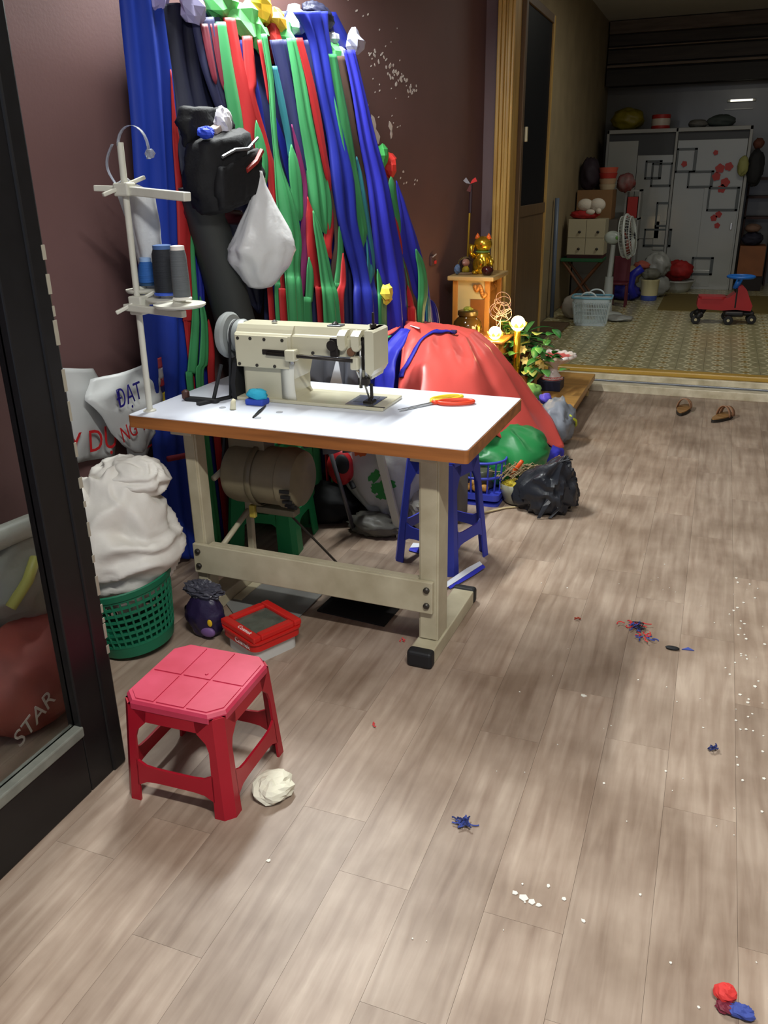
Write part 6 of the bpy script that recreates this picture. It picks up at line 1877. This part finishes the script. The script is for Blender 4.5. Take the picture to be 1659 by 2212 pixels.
# things on the wardrobe
crumple((-1.27, 12.0, WZ + .13), (.20, .16, .13), 111, .14, 1.5, 36, 20, floor=WZ + .001).build('yellow_bag', M('yellow_bag', (122, 110, 24), .5), smooth=True, label='dull yellow bag lying on top of the wardrobe', cat='bag')
o = thing('round_tin', 'red and white round tin on top of the wardrobe', 'tin', (-.86, 11.95, WZ))
for z0, z1, c in [(0, .04, 'flower_red'), (.04, .12, 'w'), (.12, .165, 'flower_red')]:
    mb = MB(); mb.lathe([(.11, z0), (.115, (z0 + z1) / 2), (.11, z1)], 28); mb.build('tin_band', M('tin_white', (196, 186, 172), .4) if c == 'w' else RF, o, smooth=True, ang=50)
for x, r, c, l in [(-.42, .07, (110, 108, 102), 'grey'), (-.15, .10, (70, 78, 74), 'dark green')]:
    crumple((x, 12.0, WZ + r * .7), (r * 1.6, .1, r * .7), int(r * 900), .2, 1.6, 24, 14, floor=WZ + .001).build('cloth_bundle', M('bundle_' + l, c, .7), smooth=True, label='%s cloth bundle on top of the wardrobe' % l, cat='bundle')
# back wall: slim strips imitating two tube reflections on the glossy paint
o = thing('tube_reflection', 'slim white streaks imitating tube light reflected above the wardrobe', 'lamp', (.04, 12.55, 2.25))
mb = MB(); mb.box(-.12, .22, 12.56, 12.6, 2.345, 2.375, .004); mb.build('streak_backing', M('streak_backing', (170, 170, 160), .4), o, W=True)
mb = MB(); mb.tube([(-.08, 12.55, 2.36), (.18, 12.55, 2.36)], .012, 10); mb.build('tube', M('streak_glow', (255, 250, 230), .4, emis=1.2), o, W=True)  # upper streak: reflected light given as a faint glow
mb = MB(); mb.box(-.14, .20, 12.58, 12.6, 2.255, 2.27, .002); mb.build('lower_streak', M('streak_grey', (190, 190, 186), .3), o, W=True)
# cap and bag hung on the wardrobe side
crumple((.30, 11.72, 1.56), (.09, .09, .20), 113, .2, 1.5, 30, 18).build('dark_cloth', M('dark_felt', (34, 34, 36), .8), smooth=True, label='dark cap hung on the wardrobe corner', cat='cloth')
crumple((.16, 11.66, 1.58), (.06, .05, .11), 114, .2, 1.5, 24, 14).build('lime_cloth', M('dull_lime', (150, 150, 90), .7), smooth=True, label='dull lime cloth hung beside the dark cap', cat='cloth')
crumple((.30, 11.78, 1.83), (.06, .06, .06), 115, .2, 1.5, 18, 10).build('rust_cloth', M('rust_cloth', (96, 54, 40), .7), smooth=True, label='rust brown cloth above the dark hung cap', cat='cloth')
# carton and shelf at the right of the wardrobe
o = thing('brown_carton', 'brown wooden crate standing right against the wardrobe side', 'crate', (.40, 11.9, ZB))
mb = MB(); mb.box(.25, .55, 11.7, 12.1, .30, .66, .004); mb.build('crate_body', M('crate_brown', (140, 84, 44), .6, var=.25, scale=6), o, W=True)
mb = MB(); mb.box(.25, .55, 11.72, 12.1, ZB, .30, .004); mb.build('crate_base', M('crate_dark', (36, 28, 26), .7), o, W=True)
crumple((.38, 11.85, .74), (.12, .12, .08), 116, .2, 1.5, 24, 14, floor=.661).build('folded_clothes', M('clothes_dark', (40, 40, 54), .8), smooth=True, label='dark folded clothes on the brown crate', cat='clothes')
crumple((.37, 11.82, .865), (.09, .09, .05), 117, .2, 1.5, 20, 12).build('folded_clothes', M('clothes_tan', (120, 92, 76), .8), smooth=True, label='tan folded clothes topping the brown crate pile', cat='clothes')
o = thing('dark_shelf', 'dark narrow shelf against the back wall right of the wardrobe', 'shelf', (.42, 12.45, ZB))
for z in (.95, 1.2, 1.42):
    mb = MB(); mb.box(.26, .62, 12.3, 12.58, z, z + .03); mb.build('board', M('shelf_brown', (60, 34, 30), .6), o, W=True)
for x in (.26, .60):
    mb = MB(); mb.box(x, x + .02, 12.3, 12.58, ZB, 1.45); mb.build('upright', M('shelf_brown'), o, W=True)
# red cloth in a white basin before the wardrobe
o = thing('white_basin', 'white basin on the floor at the wardrobe foot', 'basin', (-.44, 11.45, ZB))
mb = MB(); mb.lathe([(.13, 0), (.17, .05), (.20, .13), (.215, .14), (.19, .13), (.15, .05), (.02, .03)], 32); mb.build('basin_bowl', M('basin_white', (176, 178, 172), .3), o, smooth=True)
mb = MB(); mb.lathe([(.20, .126), (.22, .132), (.22, .142), (.20, .145)], 32, cap=False); mb.build('basin_rim', M('basin_white'), o, smooth=True)
crumple((-.44, 11.44, .38), (.17, .13, .12), 118, .2, 1.6, 30, 18).build('red_cloth', M('red_flannel', (170, 34, 34), .7, var=.3, scale=20), smooth=True, label='red cloth heaped in the white basin', cat='cloth')
# reed mat
mb = MB(); mb.box(-.55, 1.5, 9.75, 11.2, ZB, ZB + .006, .001); mb.build('reed_mat', M('reed_mat', (112, 96, 46), .7, var=.2, scale=6, stretch=(1, 12, 1)), label='olive reed mat spread on the tiled floor', cat='mat')
# ride-on twist car
o = thing('ride_on_toy', 'red ride on toy car with a blue steering wheel', 'toy car', (.10, 9.05, ZB), math.radians(4))
TR_ = M('toy_red', (176, 40, 44), .35); TB_ = M('toy_blue', (36, 110, 200), .35); TK = M('toy_black', (24, 23, 26), .5)
mb = MB(); mb.prism([(-.22, .14), (.0, .13), (.12, .14), (.26, .13), (.27, .18), (.24, .24), (.20, .33), (.17, .36), (.13, .36), (.10, .30), (.04, .25), (-.20, .255), (-.235, .24), (-.24, .17)], -.09, .09, 'y'); mb.build('body', TR_, o)
mb = MB(); mb.prism(rrect(-.23, .02, -.10, .10, .04), .238, .262); mb.build('seat', TR_, o)
mb = MB(); mb.box(.10, .125, -.092, .092, .15, .34, .01); mb.build('body_groove', TK, o)
mb = MB(); mb.tube([(.10, 0, .33), (.135, 0, .43)], .028, 12); mb.build('steering_post', TB_, o, smooth=True)
mb = MB()
pts = [(.14 + .12 * math.cos(2 * PI * i / 28), .12 * math.sin(2 * PI * i / 28), .445) for i in range(29)]
mb.tube(pts, .014, 8, cap=False)
sw = mb.build('steering_wheel', TB_, o, smooth=True)
for k in range(3):
    a = 2 * PI * k / 3
    mb = MB(); mb.tube([(.14, 0, .44), (.14 + .115 * math.cos(a), .115 * math.sin(a), .445)], .012, 6); mb.build('spoke', TB_, sw)
mb = MB(); mb.tube([(-.19, -.14, .09), (-.19, .14, .09)], .02, 8); mb.tube([(-.19, 0, .09), (-.15, 0, .16)], .03, 8); mb.build('rear_axle', TK, o, smooth=True)
mb = MB(); mb.box(.02, .20, -.13, .13, .075, .125, .02, 3); mb.box(.13, .30, -.08, .08, .08, .12, .02, 3); mb.build('front_truck', TK, o)
for x, y in ((-.24, -.15), (-.24, .15), (.06, -.15), (.06, .15), (.28, -.06), (.28, .06)):
    mb = MB(); mb.lathe([(.02, -.018), (.042, -.016), (.046, 0), (.042, .016), (.02, .018)], 20, (x, y, .046), 'y'); wq = mb.build('wheel', TK, o, smooth=True, ang=40)
    mb = MB(); mb.lathe([(.014, -.021), (.014, .021)], 12, (x, y, .046), 'y'); mb.build('hub', M('hub_cream', (206, 196, 160), .4), wq)
    if x < 0:
        mb = MB(); mb.tube([(x, y, .06), (x + .05, y * .9, .095)], .03, 8); mb.build('fork', TK, o, smooth=True)
# laundry basket
o = thing('laundry_basket', 'pale blue rectangular laundry basket with looped handles', 'basket', (-1.11, 8.62, ZB), math.radians(4))
LBL = M('pale_blue_plastic', (204, 218, 222), .4); LBR = M('light_blue_rim', (120, 176, 200), .4)
HBk = .27


def lb(z): return .150 + .035 * z / HBk, .110 + .03 * z / HBk


mb = MB(); a, b_ = lb(0); mb.prism(rrect(-a, a, -b_, b_, .04), 0, .03); mb.build('basket_base', LBL, o)
for side in range(4):
    n_ = 22 if side % 2 == 0 else 16
    for k in range(n_):
        t_ = (k + .5) / n_ * 2 - 1
        pts = []
        for z in (.02, HBk - .04):
            a, b_ = lb(z)
            pts.append({0: (t_ * a, -b_, z), 1: (a, t_ * b_, z), 2: (t_ * a, b_, z), 3: (-a, t_ * b_, z)}[side])
        mb = MB(); mb.tube(pts, .0045, 4); mb.build('slat', LBL, o)
for z0, z1, mt in ((.10, .108, LBL), (.17, .178, LBL), (HBk - .05, HBk - .012, LBL)):
    a, b_ = lb(z0)
    P0 = [Vector((x, y, z0)) for x, y in rrect(-a, a, -b_, b_, .035)]
    mb = MB(); mb.grid([P0 + P0[:1], [p + Vector((0, 0, z1 - z0)) for p in P0 + P0[:1]]], .005); mb.build('band', mt, o)
a, b_ = lb(HBk)
pr_ = rrect(-a - .006, a + .006, -b_ - .006, b_ + .006, .04); 
mb = MB(); mb.tube([(x, y, HBk) for x, y in pr_ + pr_[:1]], .010, 8, cap=False); mb.build('rim', LBR, o, smooth=True)
for sx in (-1, 1):
    pts = [(sx * (.03 + .09 * 0) + .075 * math.cos(PI * i / 12), sx * b_ * .95, HBk + .055 * math.sin(PI * i / 12)) for i in range(13)]
    mb = MB(); mb.tube(pts, .008, 8); mb.build('handle', LBL, o, smooth=True)
# stand fan
o = thing('stand_fan', 'grey white pedestal fan turned towards the wardrobe', 'fan', (-1.03, 9.22, ZB))
FG = M('fan_grey', (172, 178, 174), .35)
mb = MB(); mb.lathe([(.16, 0), (.165, .015), (.15, .03), (.06, .045)], 32, sy=.8); mb.build('fan_base', FG, o, smooth=True, ang=40)
mb = MB(); mb.tube([(0, 0, .03), (0, 0, .40)], [.055, .042], 16); mb.build('lower_column', FG, o, smooth=True, ang=50)
mb = MB(); mb.tube([(0, 0, .40), (.015, 0, .72)], [.026, .024], 14); mb.build('upper_column', FG, o, smooth=True, ang=50)
mb = MB(); mb.ell((.0, 0, .79), (.085, .06, .065), 20, 12); mb.build('motor_housing', M('fan_head', (176, 186, 178), .35), o, smooth=True)
mb = MB(); mb.ell((.05, -.05, .79), (.016, .014, .018)); mb.build('fan_dial', M('fan_dial', (110, 170, 80), .4), o, smooth=True)
cg = MB(); fc = Vector((.15, 0, .80)); ax = Vector((.96, -.10, .12)).normalized(); u = ax.orthogonal().normalized(); w = ax.cross(u)
for dd, r in ((-.05, .20), (0, .215), (.05, .19)):
    cg.tube([fc + ax * dd + (u * math.cos(2 * PI * i / 36) + w * math.sin(2 * PI * i / 36)) * r for i in range(37)], .005 if dd else .012, 6, cap=False)
for k in range(36):
    a = 2 * PI * k / 36
    d = u * math.cos(a) + w * math.sin(a)
    cg.tube([fc + ax * -.06 + d * .03, fc + ax * -.05 + d * .2, fc + d * .213, fc + ax * .05 + d * .19, fc + ax * .07 + d * .04], .0022, 4)
cg.build('cage', FG, o, kind='stuff')
for k in range(3):
    a = 2 * PI * k / 3
    d = u * math.cos(a) + w * math.sin(a); e = ax.cross(d)
    mb = MB(); mb.grid([[fc + d * .03 - e * .02 - ax * .01, fc + d * .03 + e * .02 + ax * .01], [fc + d * .12 - e * .05 - ax * .02, fc + d * .12 + e * .05 + ax * .02], [fc + d * .18 - e * .04 - ax * .015, fc + d * .18 + e * .05 + ax * .02]], .003); mb.build('blade', M('fan_blade', (120, 60, 50), .4), o, smooth=True)
# folding x stand with cabinet
o = thing('folding_stand', 'folding wooden stand with crossed legs and a green top', 'stand', (-1.38, 9.75, ZB))
FW = M('stand_wood', (110, 70, 44), .6)
for y in (9.62, 9.90):
    for s_ in (-1, 1):
        mb = MB(); mb.tube([(-1.385 - s_ * .20, y + s_ * .012, ZB), (-1.385 + s_ * .20, y + s_ * .012, .63)], .014, 8); mb.build('crossed_leg', FW, o, W=True)
mb = MB(); mb.box(-1.61, -1.16, 9.58, 9.94, .63, .665, .006); mb.build('stand_top', M('green_cloth_top', (34, 92, 56), .7), o, W=True)
o = thing('drawer_cabinet', 'small cream cabinet with four dark knobs on the folding stand', 'cabinet', (-1.36, 9.76, .665))
CRM = M('cabinet_cream', (176, 168, 140), .4, var=.06, scale=4)
mb = MB(); mb.box(-1.555, -1.16, 9.62, 9.92, .70, 1.07, .004); mb.build('cabinet_body', CRM, o, W=True)
mb = MB(); mb.box(-1.55, -1.165, 9.63, 9.91, .665, .70); mb.build('plinth', M('plinth_maroon', (70, 26, 30), .6), o, W=True)
for x0, x1 in ((-1.55, -1.36), (-1.355, -1.165)):
    for z0, z1 in ((.705, .875), (.88, 1.065)):
        mb = MB(); mb.box(x0, x1, 9.606, 9.622, z0, z1, .003); d = mb.build('drawer', CRM, o, W=True)
        mb = MB(); mb.ell(((x0 + x1) / 2 + .03, 9.595, z0 + .06), (.016, .014, .014)); mb.build('knob', M('knob_dark', (40, 36, 34), .5), d, W=True)
crumple((-1.40, 9.74, 1.11), (.14, .10, .05), 121, .25, 1.6, 26, 14, floor=1.071).build('red_cloth', M('red_flannel'), smooth=True, label='red cloth spread on the cream cabinet', cat='cloth')
o = thing('plush_toy', 'white plush toy lying on the red cloth', 'plush toy', (-1.34, 9.72, 1.12))
PLW = M('plush_white', (206, 198, 184), .9, bump=.3, bscale=120)
mb = MB(); mb.ell((-.06, 0, .09), (.085, .07, .065)); mb.ell((.07, 0, .09), (.085, .07, .07)); mb.build('plush_body', PLW, o, smooth=True)
mb = MB(); mb.ell((.005, -.05, .02), (.05, .035, .03)); mb.build('plush_foot', PLW, o, smooth=True)
mb = MB(); mb.ell((.09, -.045, .03), (.03, .03, .03)); mb.build('plush_foot', PLW, o, smooth=True)
o = thing('carton_stack', 'brown carton standing behind the cream cabinet', 'carton', (-1.40, 10.6, ZB))
mb = MB(); mb.box(-1.60, -1.20, 10.4, 10.8, 1.03, 1.35, .004); mb.build('carton_body', M('carton_brown', (140, 104, 66), .7, var=.12, scale=5), o, W=True)
mb = MB(); mb.box(-1.60, -1.12, 10.38, 10.85, ZB, 1.03, .004); mb.build('carton_base', M('carton_base_dark', (90, 86, 80), .7), o, W=True)
crumple((-1.50, 10.6, 1.52), (.11, .14, .18), 122, .16, 1.5, 26, 16, floor=1.351).build('dark_backpack', M('backpack_dark', (44, 34, 44), .7), smooth=True, label='dark backpack standing on the brown carton', cat='backpack')
o = thing('stacked_tubs', 'red and cream stacked tubs on the carton', 'tub', (-1.29, 10.6, 1.351))
for i, (c, nm) in enumerate([((190, 172, 140), 'cream'), ((180, 150, 120), 'tan'), ((176, 52, 44), 'red'), ((196, 90, 70), 'coral')]):
    mb = MB(); mb.lathe([(.08 + .005 * i, .06 * i), (.095 + .005 * i, .06 * i + .058)], 24); mb.build('tub', M('tub_' + nm, c, .5), o, smooth=True, ang=40)
crumple((-1.10, 10.75, 1.42), (.10, .09, .10), 123, .25, 1.6, 24, 14).build('red_bag', M('red_wrapped', (140, 34, 36), .5, var=.4, scale=9, rgb2=(120, 110, 108)), smooth=True, label='red and grey wrapped bag beside the stacked tubs', cat='bag')
o = thing('narrow_rack', 'narrow grey rack with a red packet beside the wardrobe', 'rack', (-1.03, 11.1, ZB))
for x in (-1.12, -.96):
    mb = MB(); mb.box(x, x + .02, 11.0, 11.3, ZB, 1.34); mb.build('upright', WF, o, W=True)
for z in (.35, .75, 1.0, 1.32):
    mb = MB(); mb.box(-1.12, -.94, 11.0, 11.3, z, z + .02); mb.build('shelf', WF, o, W=True)
mb = MB(); mb.box(-1.09, -.97, 11.02, 11.2, 1.02, 1.26, .004); mb.build('red_packet', RF, label='flat red packet on the narrow grey rack', cat='packet')
mb = MB(); mb.box(-1.10, -.97, 11.02, 11.25, .77, .93, .01); mb.build('dark_box', M('clothes_dark'), label='dark box on the narrow grey rack', cat='box')
# bags and pail on the floor in the middle
crumple((-.95, 10.55, .40), (.13, .13, .10), 124, .25, 1.6, 26, 14).build('beige_bag', M('beige_bag', (150, 138, 104), .6), smooth=True, label='beige bag heaped behind the fan', cat='bag')
crumple((-.98, 10.55, .21), (.17, .16, .10), 125, .2, 1.6, 26, 14, floor=ZB + .002).build('indigo_bag', M('indigo_bag', (38, 36, 120), .5), smooth=True, label='indigo bag on the floor behind the fan', cat='bag')
mb = MB(); mb.tube([(-.86, 10.42, .16), (-.92, 10.42, .28), (-.90, 10.42, .42), (-.80, 10.42, .50)], .035, 10, flat=1.4); mb.build('blue_float', M('royal_blue', (36, 40, 160), .4), smooth=True, label='curved royal blue plastic piece beside the pail', cat='toy')
crumple((-.66, 10.85, .50), (.15, .12, .14), 126, .2, 1.6, 26, 14).build('clear_bag', M('pale_film', (150, 152, 148), .35), smooth=True, label='pale clear plastic bag in front of the wardrobe', cat='plastic bag')
crumple((-.66, 10.9, .25), (.16, .13, .13), 128, .2, 1.6, 26, 14, floor=ZB + .002).build('pale_sack', M('pale_film'), smooth=True, label='pale sack on the floor beneath the clear bag', cat='sack')
o = thing('paint_pail', 'cream pail with a blue base on the tiled floor', 'pail', (-.705, 10.55, ZB))
mb = MB(); mb.lathe([(.085, 0), (.09, .005), (.096, .06)], 28); mb.build('pail_base', M('pail_blue', (70, 90, 170), .4), o, smooth=True, ang=40)
mb = MB(); mb.lathe([(.096, .06), (.105, .22), (.108, .225), (.108, .24), (.10, .24)], 28); mb.build('pail_body', M('pail_cream', (200, 192, 150), .4), o, smooth=True, ang=40)
crumple((-.71, 10.55, .42), (.10, .09, .06), 127, .3, 1.6, 24, 12, floor=.362).build('grey_coil', M('coil_grey', (110, 110, 100), .6), smooth=True, label='grey coil of line on top of the cream pail', cat='coil')
crumple((-.83, 10.7, .50), (.09, .07, .05), 129, .3, 1.6, 18, 10).build('salmon_cloth', M('salmon_cloth', (170, 90, 76), .7), smooth=True, label='salmon cloth lying between the beige and clear bags', cat='cloth')
o = thing('maroon_chair', 'low maroon child chair behind the fan', 'chair', (-.99, 9.95, ZB))
MC = M('maroon_plastic', (92, 26, 40), .5)
mb = MB(); mb.box(-1.08, -.90, 9.88, 10.06, .36, .385, .008); mb.build('seat', MC, o, W=True)
mb = MB(); mb.box(-1.08, -.90, 10.04, 10.06, .385, .66, .006); mb.build('backrest', MC, o, W=True)
for x in (-1.075, -.925):
    for y in (9.885, 10.035):
        mb = MB(); mb.box(x, x + .022, y, y + .022, ZB, .36, .003); mb.build('leg', MC, o, W=True)
# pole, plank and small things near the open leaf
mb = MB(); mb.tube([(-1.56, 8.95, ZB), (-1.58, 9.0, 1.30)], .022, 10); mb.build('blue_grey_pole', M('blue_grey', (96, 108, 126), .4), smooth=True, label='blue grey pole leaning by the beige wall', cat='pole')
mb = MB(); mb.box(-1.57, -1.30, 7.9, 8.5, ZB + .002, ZB + .03, .003); mb.build('wood_plank', M('old_plank', (94, 74, 52), .7, var=.3, scale=9), label='old brown plank lying on the floor by the door leaf', cat='plank')
crumple((-1.32, 8.95, ZB + .12), (.14, .14, .12), 130, .15, 1.5, 24, 14, floor=ZB + .002).build('white_bundle', M('dull_white_cloth', (170, 164, 156), .7), smooth=True, label='dull white bundle behind the laundry basket', cat='bundle')
crumple((-.88, 8.95, ZB + .02), (.14, .14, .03), 131, .25, 1.6, 24, 12, floor=ZB + .002).build('clear_sheet', M('pale_film'), smooth=True, label='crumpled clear sheet on the tiles beside the laundry basket', cat='plastic film')
